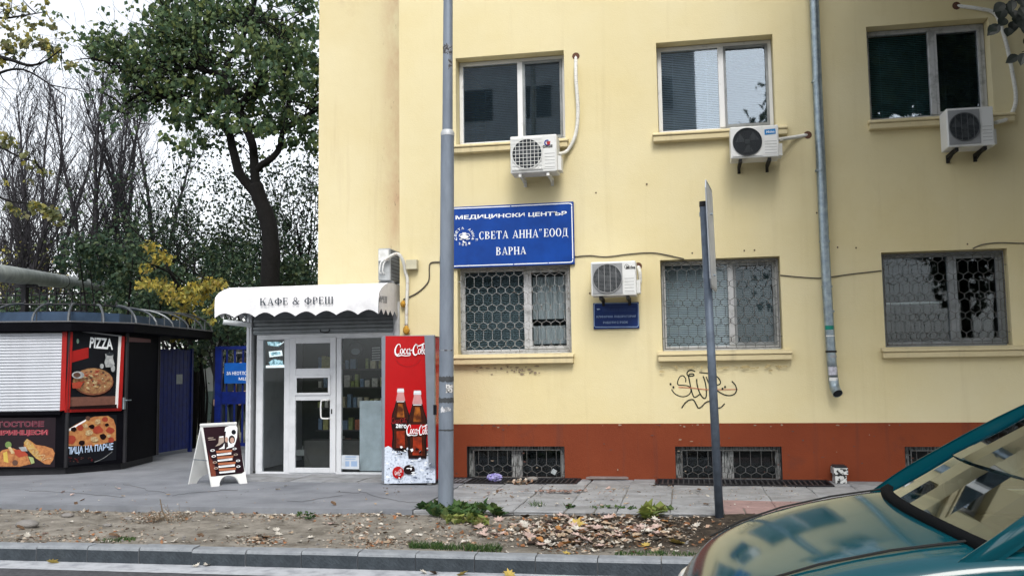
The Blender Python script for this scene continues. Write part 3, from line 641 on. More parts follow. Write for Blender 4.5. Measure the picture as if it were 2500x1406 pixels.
A.polys(ribbon([sq(20, 222), sq(160, 222), sq(1180, 180)], 2.4)+ribbon([sq(1200, 178), sq(2255, 125), sq(2310, 135), sq(2318, 165)], 2.4)+ribbon([sq(2316, 175), sq(2338, 1150)], 2.4)+ribbon([sq(2338, 1165), sq(2325, 1205), sq(2270, 1215), sq(1890, 1228)], 2.4)+ribbon([sq(1875, 1229), sq(1250, 1250)], 2.4)+ribbon([sq(1235, 1251), sq(20, 1290)], 2.4), WHITE)
A.done('border', t, kind='stuff')
# small blue laboratory sign
sy = FY-.028; x0, x1, z0, z1 = rect_box(1448, 740, 1561, 801, sy, 0)
t = thing('laboratory_sign', 'small navy sign with pale lettering under the air conditioner', 'sign', ((x0+x1)/2, FY-.02, z0))
obj('board', MB().box(x0, x1, sy, FY-.004, z0, z1), NAVY, t); A = Art((0, sy, 0), (0, -1, 0)); lq = lambda x, y: (1420+x/7.03, 620+y/7.03)
A.text('СВЕТА АННА ЕООД ВАРНА', (lq(355, 935), lq(925, 925), lq(925, 965), lq(355, 975)), FADED, .0); A.text('КЛИНИЧНА ЛАБОРАТОРИЯ', (lq(255, 1058), lq(928, 1048), lq(925, 1086), lq(255, 1096)), PALEB, .01); A.text('РАБОТИ С РЗОК', (lq(370, 1158), lq(795, 1150), lq(795, 1188), lq(370, 1196)), PALEB, .01)
A.polys(ribbon([lq(355, 984), lq(925, 975)], .8)+ribbon([lq(470, 900), lq(790, 896)], .8), FADED); A.done('lettering', t, kind='stuff')
A = Art((0, sy, 0), (0, -1, 0)); A.polys(ribbon([lq(x, y) for x, y in ((235, 848), (950, 840), (972, 860), (974, 1230), (955, 1250), (240, 1254), (216, 1235), (214, 868), (235, 848))], 1.5), PALEB); A.poly([lq(255, 940), lq(300, 935), lq(320, 948), lq(275, 962)], PALEB); A.done('border', t, kind='stuff')

# air conditioners
def make_ac(px0, py0, px1, py1, label, style, logo, pipe):
    yf = FY-.44; yb = FY-.14; x0, x1, z0, z1 = rect_box(px0, py0, px1, py1, yf, 0); W = x1-x0; H = z1-z0
    t = thing('air_conditioner', label, 'air conditioner', ((x0+x1)/2, FY-.1, z0-.06), 'outdoor air conditioner units')
    c = obj('casing', MB().box(x0, x1, yf, yb, z0, z1), ACW, t); bevel(c, .014, 2)
    s = H*.86; fx0 = x0+W*.035; fx1 = min(fx0+s*1.06, x0+W*.70); fz0 = z0+H*.06; fz1 = z1-H*.06; fc = V(((fx0+fx1)/2, yf, (fz0+fz1)/2)); fr = min(fx1-fx0, fz1-fz0)*.485
    obj('fan_panel', MB().box(fx0, fx1, yf-.010, yf-.001, fz0, fz1), ACG if style in (1, 3) else ACW, t)
    mb = MB(); mb.lathe([(0, -.0115), (fr, -.0115)], fc, (0, 1, 0), 32); d = obj('fan_opening', mb, ACD, t)
    mb = MB()
    for k in range(3):
        a0 = k*2.094+.4; mb.face([fc+V((math.cos(a0)*fr*.2, -.0135, math.sin(a0)*fr*.2)), fc+V((math.cos(a0-.25)*fr*.85, -.014, math.sin(a0-.25)*fr*.85)), fc+V((math.cos(a0+.65)*fr*.85, -.0145, math.sin(a0+.65)*fr*.85)), fc+V((math.cos(a0+.7)*fr*.25, -.0135, math.sin(a0+.7)*fr*.25))])
    mb.lathe([(0, -.017), (fr*.2, -.016), (fr*.22, -.0125)], fc, (0, 1, 0), 14); obj('fan', mb, mat('fan_blade', (.06, .068, .075), .5), t)
    mb = MB(); wr = .0032 if style != 1 else .004
    if style == 0:
        n = 9
        for i in range(n):
            u = -fr+2*fr*i/(n-1); 
            mb.box(fc.x-fr, fc.x+fr, yf-.024, yf-.020, fc.z+u-.003, fc.z+u+.003); mb.box(fc.x+u-.003, fc.x+u+.003, yf-.028, yf-.0245, fc.z-fr, fc.z+fr)
    else:
        n = 22
        for i in range(1, n):
            u = -fr+2*fr*i/n; h = math.sqrt(max(0, fr*fr-u*u)); mb.box(fc.x-h, fc.x+h, yf-.024, yf-.021, fc.z+u-.0012, fc.z+u+.0012)
        for i in (-.6, -.2, .2, .6): u = fr*i; h = math.sqrt(fr*fr-u*u); mb.box(fc.x+u-.003, fc.x+u+.003, yf-.028, yf-.0245, fc.z-h, fc.z+h)
    for i in range(32):
        a, b = 2*math.pi*i/32, 2*math.pi*(i+1)/32; mb.tube([fc+V((math.cos(a)*fr, -.020, math.sin(a)*fr)), fc+V((math.cos(b)*fr, -.020, math.sin(b)*fr))], .006, 5, cap=False)
    obj('fan_grille', mb, (ACW, ACG, ACD, mat('grille_mid', (.12, .13, .14), .5))[style], t, kind='stuff')
    mb = MB(); bx0, bx1 = fx1+.014, x1-.02; mb.box(bx0, bx1, yf-.005, yf-.001, z0+H*.08, z0+H*.62)
    cp = obj('cover_panel', mb, ACW, t); mb = MB()
    for i in range(5): zz = z0+H*(.12+.09*i); mb.box(bx0+.01, bx1-.006, yf-.007, yf-.0055, zz, zz+.005)
    obj('louvre_line', mb, ACG, t, kind='stuff')
    for xx in (x0+W*.2, x0+W*.8):
        mb = MB(); bm_ = ACW if style == 0 else RUBBER; mb.box(xx-.018, xx+.018, yf+.02, FY-.001, z0-.045, z0-.004); mb.box(xx-.018, xx+.018, FY-.032, FY-.002, z0-.10, z0-.046); mb.tube([(xx, yf+.10, z0-.03), (xx, FY-.02, z0-.09)], .010, 5)
        obj('bracket', mb, bm_, t)
    obj('service_cover', MB().box(x1+.001, x1+.045, yf+.08, yb-.03, z0+.03, z0+H*.45), ACW, t)
    if pipe:
        pts = [P(q[0], q[1], FY-.06 if i else yb-.08) for i, q in enumerate(pipe)]; pts[-1] = P(*pipe[-1], FY+.02)
        mb = MB(); mb.tube(spline([tuple(p) for p in pts], 5), .024, 8); obj('pipe', mb, mat('pipe_wrap', (.66, .66, .62), .7, scale=18, col2=(.42, .41, .38), lo=.3, hi=.5, stretch=(1, 1, 6)), t, smooth=True)
        mb = MB(); h = P(*pipe[-1], FY); mb.lathe([(0, .002), (.045, .002), (.05, .0)], (h.x, FY-.003, h.z), (0, -1, 0), 12); obj('wall_hole', mb, mat('rusty_hole', (.12, .06, .04), .9), t)
    A = Art((0, yf, 0), (0, -1, 0)); A.L = 2
    logo(A); 
    if A.mats: A.done('logo', t, kind='stuff')
    return t
LRED = mat('logo_red', (.45, .03, .03), .5); LBLU = mat('logo_blue', (.02, .05, .30), .5); LCY = mat('logo_cyan', (.02, .22, .55), .5)
def logo_g(A):
    A.polys(ring(1336, 349, 7.5, 7.5, 3, 3, 10, 300, 14), LBLU); A.poly([(1334, 346), (1344, 345), (1342, 353), (1336, 354)], LRED); A.text('GREE', ((1325, 355), (1349, 353), (1349, 360), (1325, 362)), BLACK, .03)
def logo_m(A):
    A.polys(ring(1530, 651, 5.5, 6, 1, 1, 40, 330, 14), BLACK); A.text('Midea', ((1529, 649), (1551, 648), (1551, 656), (1529, 657)), BLACK, .02)
def logo_c(A):
    A.poly([(1866, 317), (1893, 314), (1894, 327), (1867, 330)], LCY); A.text('Midea', ((1871, 320), (1891, 318), (1891, 324), (1871, 326)), WHITE, .01)
make_ac(1245, 334, 1360, 418, 'white air conditioner with square wire grille under the window above the big sign', 0, logo_g, [(1366, 376), (1385, 368), (1405, 330), (1411, 270), (1406, 190), (1406, 138)])
make_ac(1782, 311, 1903, 382, 'air conditioner with a cyan badge, mounted left of the downpipe', 2, logo_c, [(1903, 341), (1935, 336), (1972, 330)])
make_ac(2309, 266, 2430, 354, 'air conditioner with a looping hose, at the shaded window right of the downpipe', 3, lambda A: None, [(2430, 300), (2462, 288), (2480, 245), (2470, 170), (2452, 90), (2430, 35), (2390, 22), (2335, 15)])
make_ac(1442, 640, 1554, 720, 'air conditioner with dark round fan above the small navy sign', 1, logo_m, [(1556, 700), (1562, 690), (1562, 665), (1558, 650)])

# roof unit of the shop, set sideways on the canopy roof
yf = 11.92; x0, x1, z0, z1 = rect_box(923, 607, 953, 684, yf, 0)
t = thing('air_conditioner', 'grey air conditioner standing sideways on the shop roof, two white hoses on its end', 'air conditioner', ((x0+x1)/2, yf+.3, z0-.05), 'outdoor air conditioner units')
AGE = mat('ac_weathered', (.38, .40, .41), .5, var=.15, scale=8); c = obj('casing', MB().box(x0, x1, yf, yf+.66, z0, z1), AGE, t); bevel(c, .01, 1)
obj('end_cover', MB().box(x0+.012, x1-.02, yf-.02, yf-.001, z1-.17, z1-.02), ACW, t)
mb = MB(); zz = z0+.03
while zz < z1-.02: mb.box(x1+.001, x1+.006, yf+.04, yf+.62, zz, zz+.006); zz += .05
yy = yf+.04
while yy < yf+.62: mb.box(x1+.0065, x1+.010, yy, yy+.005, z0+.02, z1-.02); yy += .045
obj('coil_guard', mb, AGE, t, kind='stuff'); obj('coil', MB().box(x1+.0002, x1+.0008, yf+.03, yf+.63, z0+.02, z1-.02), ACD, t)
for q in (yf+.08, yf+.5): obj('foot', MB().box(x0-.02, x1+.02, q, q+.06, z0-.06, z0-.001), ACG, t)
for dx in (0, .045): mb = MB(); xx = x0+.05+dx; mb.tube(spline([(xx, yf-.005, z0+.09), (xx-.01, yf-.06, z0+.12), (xx+.01, yf-.06, z1-.20), (xx+.06, yf-.05, z1-.16)], 5), .010, 6); obj('hose', mb, WHITEP, t, smooth=True)
mb = MB(); pp = [(x0+.11, yf-.05, z1-.17)]+[tuple(P(px, py, Y)) for px, py, Y in ((960, 622, 11.85), (975, 622, 11.86), (985, 640, 11.9), (990, 665, 11.95), (995, 685, 11.965), (993, 740, 11.965), (992, 795, 11.965))]; mb.tube(spline(pp, 5), .022, 7); obj('hose', mb, mat('hose_dirty', (.62, .62, .58), .7, scale=14, col2=(.36, .27, .2), lo=.32, hi=.45), t, smooth=True)
FOAM = mat('yellow_foam', (.50, .27, .04), .9, scale=30, bump=.8, bscale=40)
for px, py, r in ((984, 742, .035), (992, 806, .045)):
    c = P(px, py, 11.95); mb = MB(); mb.ball(c, (r, .03, r*1.3), 10, 8, jit=.3); obj('expanding_foam', mb, FOAM, t, smooth=True)

x0, x1, z0, z1 = rect_box(990, 634, 1017, 657, FY-.10, 0)
t = thing('junction_box', 'cream junction box on the wall beside the shop roof', 'junction box', ((x0+x1)/2, FY-.05, z0)); o = obj('box_body', MB().box(x0, x1, FY-.09, FY-.001, z0, z1), mat('box_cream', (.55, .52, .38), .5), t); bevel(o, .006, 2); obj('lid', MB().box(x0+.006, x1-.006, FY-.10, FY-.0905, z0+.006, z1-.006), mat('box_cream', (.5, .5, .4)), t)
def cable(label, pts, r=.007, Y=FY-.012, m=CABLE, name='cable'):
    mb = MB(); mb.tube(spline([tuple(P(a, b, Y)) for a, b in pts], 6), r, 6)
    o = obj(name, mb, m, smooth=True); o['label'] = label; o['category'] = 'cable'; return o
cable('thin dark cable sagging along the wall from the big sign to the barred window', [(1402, 627), (1440, 624), (1480, 627), (1540, 620), (1590, 617), (1625, 622), (1670, 632)])
cable('thin dark cable crossing behind the downpipe between two barred windows', [(1905, 672), (1950, 676), (1995, 679), (2030, 676), (2080, 669), (2152, 661)])
cable('thin dark cable above the barred window that has a shelf behind its glass', [(2375, 607), (2400, 597), (2440, 593), (2500, 594), (2560, 590)])
cable('brown cable bending down from behind the lamp pole to the shop roof', [(1084, 640), (1060, 640), (1050, 644), (1048, 655), (1047, 683), (1036, 700), (1015, 717), (985, 731)], .009)
cable('twisted wire tucked into the soffit of the pale-blind barred window', [(1611, 636), (1640, 634), (1680, 638), (1720, 645), (1768, 652)], .005, FY+.02)

# downpipe
t = thing('downpipe', 'galvanised downpipe with paper stickers on its lower end', 'downpipe', tuple(P(2040, 960, FY-.1)))
mb = MB(); yd = FY-.11; pts = [P(1985, -60, yd), P(1988, 10, yd), P(1995, 200, yd), P(2005, 420, yd), P(2013, 600, yd), P(2022, 760, yd), P(2030, 880, yd), P(2035, 930, yd)]
xm = sum(p.x for p in pts)/len(pts); top = V((pts[0].x, yd, BZ)); mb.tube([top]+pts, .058, 14); obj('pipe', mb, STEEL, t, smooth=True)
mb = MB(); b0 = pts[-1]; mb.tube(spline([tuple(b0+V((0, 0, .03))), tuple(b0), tuple(b0+V((.008, -.02, -.08))), tuple(b0+V((.03, -.09, -.15)))], 5), .060, 14, cap=False); obj('elbow', mb, STEEL, t, smooth=True)
mb = MB(); q = b0+V((.03, -.09, -.15)); mb.lathe([(0, .0), (.056, .0)], q+V((-.002, .008, .01)), (.15, -.7, -.5), 14); obj('outlet', mb, ACD, t)
for px, py in ((1994, 200), (2003, 417), (2013, 590), (2019, 700), (2024, 760), (2029, 858)):
    p = P(px, py, yd); mb = MB(); mb.lathe([(.0585, -.012), (.065, -.012), (.065, .012), (.0585, .012)], p, (0, 0, 1), 14); mb.box(p.x-.01, p.x+.01, yd+.06, FY, p.z-.008, p.z+.008); obj('collar', mb, STEEL if py != 858 else RUBBER, t)
for px, py, h, m_ in ((2024, 800, .05, mat('sticker_green', (.01, .22, .16), .6)), (2026, 820, .012, WHITEP), (2031, 870, .03, ACG), (2032, 905, .10, mat('sticker_paper', (.58, .58, .66), .8, scale=25, col2=(.3, .3, .34))), (2034, 925, .04, WHITEP), (2036, 942, .04, MATS.get('sticker_green'))):
    p = P(px, py, yd); mb = MB()
    for i in range(8): a, b_ = rad(215+i*14), rad(229+i*14); mb.face([(p.x+.0605*math.cos(a), yd+.0605*math.sin(a), p.z-h/2), (p.x+.0605*math.cos(b_), yd+.0605*math.sin(b_), p.z-h/2), (p.x+.0605*math.cos(b_), yd+.0605*math.sin(b_), p.z+h/2), (p.x+.0605*math.cos(a), yd+.0605*math.sin(a), p.z+h/2)])
    obj('sticker', mb, m_ or WHITEP, t)
# utility box at the plinth
x0, x1, z0, z1 = rect_box(2034, 1137, 2070, 1177, 11.75, 0); z0 = 0
t = thing('utility_box', 'small peeling white metal box standing against the red plinth', 'box', ((x0+x1)/2, 11.8, 0)); PEELW = mat('peeling_white', (.55, .56, .55), .7, scale=22, col2=(.03, .03, .03), lo=.44, hi=.5)
obj('body', MB().box(x0+.015, x1-.015, 11.72, 11.96, 0, z1-.11), PEELW, t); obj('head', MB().box(x0, x1, 11.70, 11.97, z1-.095, z1-.02), PEELW, t); obj('cap', MB().box(x0+.01, x1-.01, 11.71, 11.96, z1-.0195, z1), ACD, t); obj('neck', MB().box(x0+.02, x1-.02, 11.73, 11.95, z1-.1095, z1-.0955), ACD, t)

# ================================================================== STREET LAMP POLE AND SIGN POST
pb = G(1088, 1236, -.03); pb.y = 9.40; pb.x = P(1088, 1200, 9.40).x
t = thing('street_lamp', 'grey steel street lamp pole with a stepped joint, tape and torn stickers', 'street lamp', (pb.x, pb.y, -.05))
ptop = P(1094, 0, 9.40); zc = P(1094, 326, 9.40).z
def polex(z): return pb.x+(ptop.x-pb.x)*(z/ptop.z)
mb = MB(); mb.tube([(polex(0), 9.4, -.1), (polex(.6), 9.4, .6), (polex(zc), 9.4, zc)], [.080, .077, .070], 24); obj('lower_tube', mb, POLE, t); smooth_by_angle(t.children[0])
mb = MB(); mb.lathe([(.056, .035), (.062, .028), (.073, .0), (.073, -.03)], (polex(zc), 9.4, zc), (0, 0, 1), 24); o = obj('collar', mb, mat('pole_weld', (.46, .48, .50), .5, .3), t); smooth_by_angle(o)
mb = MB(); mb.tube([(polex(zc), 9.4, zc), (polex(7.8), 9.4, 7.8)], [.055, .042], 20); o = obj('upper_tube', mb, POLE, t); smooth_by_angle(o)
mb = MB(); mb.tube(spline([(polex(7.8), 9.4, 7.75), (polex(7.8), 9.3, 8.1), (polex(7.8), 8.8, 8.3), (polex(7.8), 8.0, 8.35)], 5), .03, 10); obj('arm', mb, POLE, t, smooth=True)
mb = MB(); mb.ball((polex(7.8), 7.75, 8.36), (.13, .34, .08), 14, 8); obj('lamp_head', mb, POLE, t, smooth=True)
def band(z, h, r, m_, a0=0, a1=360, jag=0, name='sticker'):
    mb = MB(); n = max(4, int((a1-a0)/12)); lo = []; hi = []
    for i in range(n+1):
        a = rad(a0+(a1-a0)*i/n); lo.append((polex(z)+r*math.cos(a), 9.4+r*math.sin(a), z-h/2+rnd.uniform(-jag, jag))); hi.append((polex(z)+r*math.cos(a), 9.4+r*math.sin(a), z+h/2+rnd.uniform(-jag, jag)))
    for i in range(n): mb.face([lo[i], lo[i+1], hi[i+1], hi[i]])
    return obj(name, mb, m_, t)
RUST = mat('pole_scar', (.05, .045, .045), .8, scale=30, col2=(.25, .27, .30), lo=.45, hi=.55); TAPE = mat('black_tape', (.06, .065, .07), .5, scale=20); PAPER = mat('torn_paper', (.56, .57, .60), .85, scale=22, col2=(.22, .23, .25), lo=.4, hi=.5)
zz = lambda py: P(1090, py, 9.33).z
band(zz(118), .10, .0525, RUST, 190, 345, .022, 'scar'); band(zz(155), .09, .0535, RUST, 290, 345, .025, 'scar')
band(zz(925), .05, .0775, TAPE, 0, 360, .008, 'tape'); band(zz(977), .05, .078, TAPE, 0, 360, .008, 'tape'); band(zz(1050), .016, .078, TAPE, 0, 360, .003, 'tape'); band(zz(855), .012, .077, RUST, 200, 340, .004, 'scar')
band(zz(948), .085, .0782, mat('flyer', (.6, .6, .6), .8, scale=60, col2=(.08, .08, .08), lo=.45, hi=.52), 282, 345, .006); band(zz(1000), .05, .0785, PAPER, 240, 320, .015); band(zz(640), .12, .0755, PAPER, 170, 200, .02); band(zz(1012), .09, .0786, WHITEP, 168, 195, .03)
# leaning sign post
p0 = G(1757, 1268, -.04); p1 = P(1718, 500, p0.y-.02)
t = thing('sign_post', 'leaning blue-grey post carrying a traffic sign seen edge-on', 'sign post', tuple(p0)); dirv = (p1-p0).normalized()
mb = MB(); mb.tube([p0-dirv*.2, p1], .040, 16); obj('post', mb, POSTG, t, smooth=True)
mb = MB(); mb.lathe([(0, .03), (.042, .03), (.0425, -.02)], p1, dirv, 16); obj('cap', mb, RUBBER, t)
sb = P(1738, 708, p0.y+.02); stp = P(1725, 452, p0.y+.02); up = (stp-sb).normalized(); hor = V((.12, 1, 0)).normalized(); nrm = hor.cross(up).normalized()
hgt = (stp-sb).length; wd = .62; base = sb+V((.012, 0, 0)); pl = []
for u, v in ((-.5, .08), (-.42, 0), (.42, 0), (.5, .08), (.5, .92), (.42, 1), (-.42, 1), (-.5, .92)): pl.append(base+hor*u*wd+up*v*hgt)
mb = MB(); mb.prism(pl, nrm*.012); obj('plate', mb, mat('sign_back', (.36, .39, .43), .4, .5, var=.1), t)
fl = [base+nrm*.0125+hor*u*wd*.94+up*(.03+v*.94)*hgt for u, v in ((-.5, 0), (.5, 0), (.5, 1), (-.5, 1))]; mb = MB(); mb.face(fl); obj('face_sheet', mb, mat('sign_face', (.55, .58, .62), .4, .1), t)
for py in (523, 672): c_ = P(1718+(py-500)*.0506, py, p0.y); mb = MB(); mb.lathe([(.041, -.02), (.047, -.02), (.047, .02), (.041, .02)], c_, dirv, 16); mb.tube([c_+V((.04, 0, 0)), c_+V((.08, 0, 0))], .012, 6); obj('clamp', mb, STEEL, t)
# ================================================================== COFFEE SHOP KIOSK
KY = 12.3
kl = P(622, 900, KY).x; kr = -3.80; LK = P(612, 900, KY).x
t = thing('coffee_shop', 'small glazed coffee shop with a white scalloped awning in the corner of the yellow building', 'shop', ((kl+kr)/2, KY, 0))
def kz(px, py, Y=KY): return P(px, py, Y).z
ztop = kz(790, 770)+.35
for a, b, c in ((LK-.03, LK, KY), (kr-.02, kr+.015, KY+.1)): mb = MB(); mb.box(a, b, c, WY-.02, 0, ztop); obj('side_wall', mb, ALU, t)
mb = MB(); mb.box(LK-.03, kr+.02, KY-.02, WY-.02, ztop, ztop+.06); obj('roof', mb, ALU, t)
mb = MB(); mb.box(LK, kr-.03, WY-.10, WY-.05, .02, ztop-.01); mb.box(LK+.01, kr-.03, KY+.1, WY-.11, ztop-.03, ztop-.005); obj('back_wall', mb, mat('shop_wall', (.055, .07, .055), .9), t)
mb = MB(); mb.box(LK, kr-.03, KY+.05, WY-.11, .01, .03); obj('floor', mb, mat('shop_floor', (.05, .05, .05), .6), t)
mb = MB(); mb.box(LK-.045, LK+.03, KY-.05, KY+.05, 0, ztop-.25); mb.tube([(LK-.008, KY-.052, .02), (LK-.008, KY-.052, ztop-.25)], .012, 6); o = obj('corner_post', mb, ALU, t); bevel(o, .005, 1)
cxr = P(975, 790, KY-.06).x; mb = MB(); mb.tube([(cxr, KY-.08, 0), (cxr, KY-.08, ztop-.2)], .075, 16); o = obj('round_column', mb, mat('column_white', (.52, .54, .57), .6, scale=4, col2=(.38, .39, .41)), t); smooth_by_angle(o)
# rolled-up shutter above the door
sz0, sz1 = kz(790, 812), kz(790, 776); fx1 = P(962, 800, KY-.05).x
for i in range(4):
    h = (sz1-sz0)/4; mb = MB(); a = sz0+h*i; mb.prism([(kl, KY-.045, a+.004), (kl, KY-.062, a+h*.25), (kl, KY-.062, a+h*.75), (kl, KY-.045, a+h-.004)], (fx1-kl, 0, 0)); obj('shutter_slat', mb, SHUT, t)
mb = MB(); mb.box(kl, fx1, KY-.044, KY+.04, sz0-.01, sz1+.12); obj('shutter_box', mb, SHUT, t)
hd = P(793, 806, KY-.07); mb = MB(); mb.tube([(hd.x-.07, KY-.066, hd.z+.01), (hd.x-.06, KY-.075, hd.z-.02), (hd.x, KY-.08, hd.z-.03), (hd.x+.06, KY-.075, hd.z-.02), (hd.x+.07, KY-.066, hd.z+.01)], .008, 6); obj('shutter_handle', mb, BLACKM, t)
# glazed front: frame, fixed lights and the door
fy = KY-.02; Xp = lambda px: P(px, 1000, fy).x
fr0, fr1 = Xp(625), kr-.05; zf0 = kz(780, 1157); zh0 = kz(780, 827); 
mb = MB(); mb.box(fr0, fr1, fy, fy+.06, zh0, sz0-.012); mb.box(fr0, fr1, fy, fy+.06, .004, zf0+.03)
for a, b in ((625, 641), (693, 706), (821, 833)): mb.box(Xp(a), Xp(b), fy, fy+.06, zf0+.03, zh0)
mb.box(fr1-.05, fr1, fy, fy+.06, zf0+.03, zh0); o = obj('shop_front_frame', mb, ALU, t); bevel(o, .004, 1)
for a, b in ((641, 693), (833, None)): mb = MB(); mb.box(Xp(a), Xp(b) if b else fr1-.05, fy+.025, fy+.033, zf0+.03, zh0); obj('shop_pane', mb, SHOPGLASS, t)
dx0, dx1 = Xp(706), Xp(821); mb = MB(); dy = fy-.012; db = zf0+.02; dt = kz(764, 823)
l, r = Xp(722), Xp(806); Z = lambda py: kz(764, py)
pz = [(Z(1141), Z(977)), (Z(962), Z(918)), (Z(899), Z(838))]
mb.box(dx0+.004, l, dy, dy+.045, db, dt-.004); mb.box(r, dx1-.004, dy, dy+.045, db, dt-.004)
for a, b in ((db, pz[0][0]), (pz[0][1], pz[1][0]-.012), (pz[1][1]+.012, pz[2][0]), (pz[2][1], dt-.004)): mb.box(l, r, dy, dy+.045, a, b)
door = obj('door', mb, ALU, t); bevel(door, .004, 1)
for k, (a, b) in enumerate(pz):
    mb = MB(); q = .03 if k == 1 else 0; mb.box(l+q*.6, r-q*.6, dy+.018, dy+.026, a, b); obj('door_pane', mb, SHOPGLASS, door)
mb = MB(); a, b = pz[1]; e = .022
for c in ((l-.012, r+.012, a-.012, a+e), (l-.012, r+.012, b-e, b+.012), (l-.012, l+e, a+e, b-e), (r-e, r+.012, a+e, b-e)): mb.box(c[0], c[1], dy-.016, dy-.001, c[2], c[3])
obj('hatch_frame', mb, ALU, door)
hx0, hx1 = Xp(788), Xp(806); hz0, hz1 = Z(1021), Z(976); mb = MB(); mb.tube(spline([(hx1, dy, hz1), (hx1-.02, dy-.05, hz1), (hx0+.02, dy-.055, hz1-.005), (hx0, dy-.055, hz1-.04), (hx0, dy-.055, hz0+.04), (hx0+.02, dy-.055, hz0+.005), (hx1-.02, dy-.05, hz0), (hx1, dy, hz0)], 4), .011, 8); obj('door_handle', mb, WHITEP, door, smooth=True)
mb = MB(); mb.box(Xp(809), Xp(812), dy-.004, dy-.001, Z(1010), Z(998)); obj('keyhole', mb, BLACK, door)
# things behind the glass
mb = MB(); mb.box(Xp(872), fr1-.06, fy+.10, fy+.13, zf0+.04, kz(900, 978)); obj('white_panel', mb, mat('freezer_white', (.48, .55, .60), .4), t)
A = Art((0, fy, 0), (0, -1, 0)); A.poly([(834, 1110), (877, 1111), (877, 1145), (833, 1144)], mat('notice_paper', (.55, .60, .66), .6)); A.polys([R4(843, 870, 1113, 1116), R4(843, 868, 1119, 1121), R4(843, 853, 1125, 1138), R4(857, 872, 1125, 1138)], PALEB); A.done('door_notice', t, kind='stuff')
pl_y = fy+.06; a = P(650, 833, pl_y); b = P(696, 897, pl_y); mb = MB(); mb.box(a.x, b.x, pl_y, pl_y+.01, b.z, a.z); menu = obj('lit_menu', mb, mat('menu_black', (.01, .012, .016), .4), t)
A = Art((0, pl_y, 0), (0, -1, 0)); CY1 = mat('menu_glow', (.35, .55, .62), .5, emit=.5, col2=(.05, .14, .18), scale=26, lo=.4, hi=.55); CY2 = mat('menu_white', (.75, .82, .85), .5, emit=.55)
A.poly([(652, 834), (680, 834), (690, 838), (680, 846), (655, 843)], CY1); A.poly([(656, 858), (688, 855), (690, 868), (658, 872)], CY2); A.poly([(656, 884), (668, 876), (690, 880), (692, 890), (660, 892)], CY1); A.poly([(649, 892), (695, 890), (695, 897), (649, 898)], CY2); A.poly([(660, 860), (684, 858), (685, 865), (662, 868)], CY1); A.line([(676, 843), (688, 838), (693, 834)], 2, CY2); A.done('menu_print', menu, kind='stuff')
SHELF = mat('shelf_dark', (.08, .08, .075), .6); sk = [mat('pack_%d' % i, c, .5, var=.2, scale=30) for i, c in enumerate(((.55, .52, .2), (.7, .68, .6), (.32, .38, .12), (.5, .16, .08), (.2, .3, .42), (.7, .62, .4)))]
by = KY+1.0
for zz in (.25, .52, .85, 1.15, 1.42):
    mb = MB(); mb.box(Xp(700), kr-.12, by, by+.3, zz, zz+.02); sh = obj('shelf', mb, SHELF, t)
    x = Xp(705)
    while x < kr-.22:
        w_ = rnd.uniform(.04, .09); h = rnd.uniform(.08, .2)
        if rnd.random() < .92: mb = MB(); yy = by+rnd.uniform(.01, .05); mb.box(x, x+w_, yy, yy+.08, zz+.021, zz+.02+h); obj('packet', mb, rnd.choice(sk), sh)
        x += w_+rnd.uniform(.005, .05)
mb = MB(); c = P(870, 853, KY+.35); mb.lathe([(0, -.03), (.10, -.03), (.12, 0), (.10, .03)], c, (0, 1, 0), 22); mb.tube([c+V((0, 0, .1)), (c.x, c.y, ztop-.03)], .01, 5); obj('hanging_disc', mb, BLACKM, t)
A = Art((0, KY+.31, 0), (0, -1, 0)); A.ell(868, 858, 11, 8, mat('disc_badge', (.18, .22, .25), .5)); A.done('disc_badge', t)
mb = MB(); mb.box(P(905, 850, KY+.5).x, kr-.1, KY+.5, KY+.52, kz(915, 880, KY+.5), kz(915, 845, KY+.5)); pb_ = obj('price_board', mb, BLACKM, t)
A = Art((0, KY+.5, 0), (0, -1, 0))
for y in range(848, 882, 6): A.poly([(908, y), (928, y-1), (928, y+2), (908, y+3)], mat('chalk', (.5, .52, .5), .7))
A.done('price_line', pb_, kind='stuff')
cs = P(740, 1105, KY+.55); mb = MB(); mb.box(cs.x-.12, cs.x+.14, cs.y, cs.y+.14, cs.z-.04, cs.z+.04); mb.tube([(cs.x, cs.y-.01, cs.z+.04), (cs.x, cs.y-.01, cs.z+.10)], .008, 5); obj('basket', mb, mat('basket_grey', (.36, .38, .38), .5), t)
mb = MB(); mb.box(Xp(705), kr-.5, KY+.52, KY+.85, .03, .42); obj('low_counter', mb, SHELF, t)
# awning: barrel top, front valance cut in scallops
AY = 11.36; ax1 = P(925, 715, AY).x; ax0 = P(525, 728, AY).x; zft = P(925, 716, AY).z; zfb = P(925, 764, AY).z; zt = P(950, 690, 11.85).z
prof = [(KY-.01, zt-.015), (12.1, zt), (11.9, zt+.004), (11.75, zt-.012), (11.6, zt-.05), (11.47, zt-.10), (11.39, zft+.03), (AY, zft)]
def arch(p, x): return p
mb = MB(); N = 26
for i in range(N):
    xa, xb = ax0+(ax1-ax0)*i/N, ax0+(ax1-ax0)*(i+1)/N
    for (y0, z0), (y1, z1) in zip(prof[:-1], prof[1:]):
        f = lambda x, y, z: (x, y, z-.010*math.sin((x-ax0)*5.6)**2*(1 if z < zt-.02 else .2))
        mb.face([f(xa, y0, z0), f(xb, y0, z0), f(xb, y1, z1), f(xa, y1, z1)])
obj('awning_top', mb, AWN, t, smooth=True)
mb = MB(); nsc = 8; sub = 10; n = nsc*sub; hgt = zft-zfb
def ruff(x): return .012*math.sin((x-ax0)*9)+.01*math.sin((x-ax0)*23)
rows = 6; vi = []
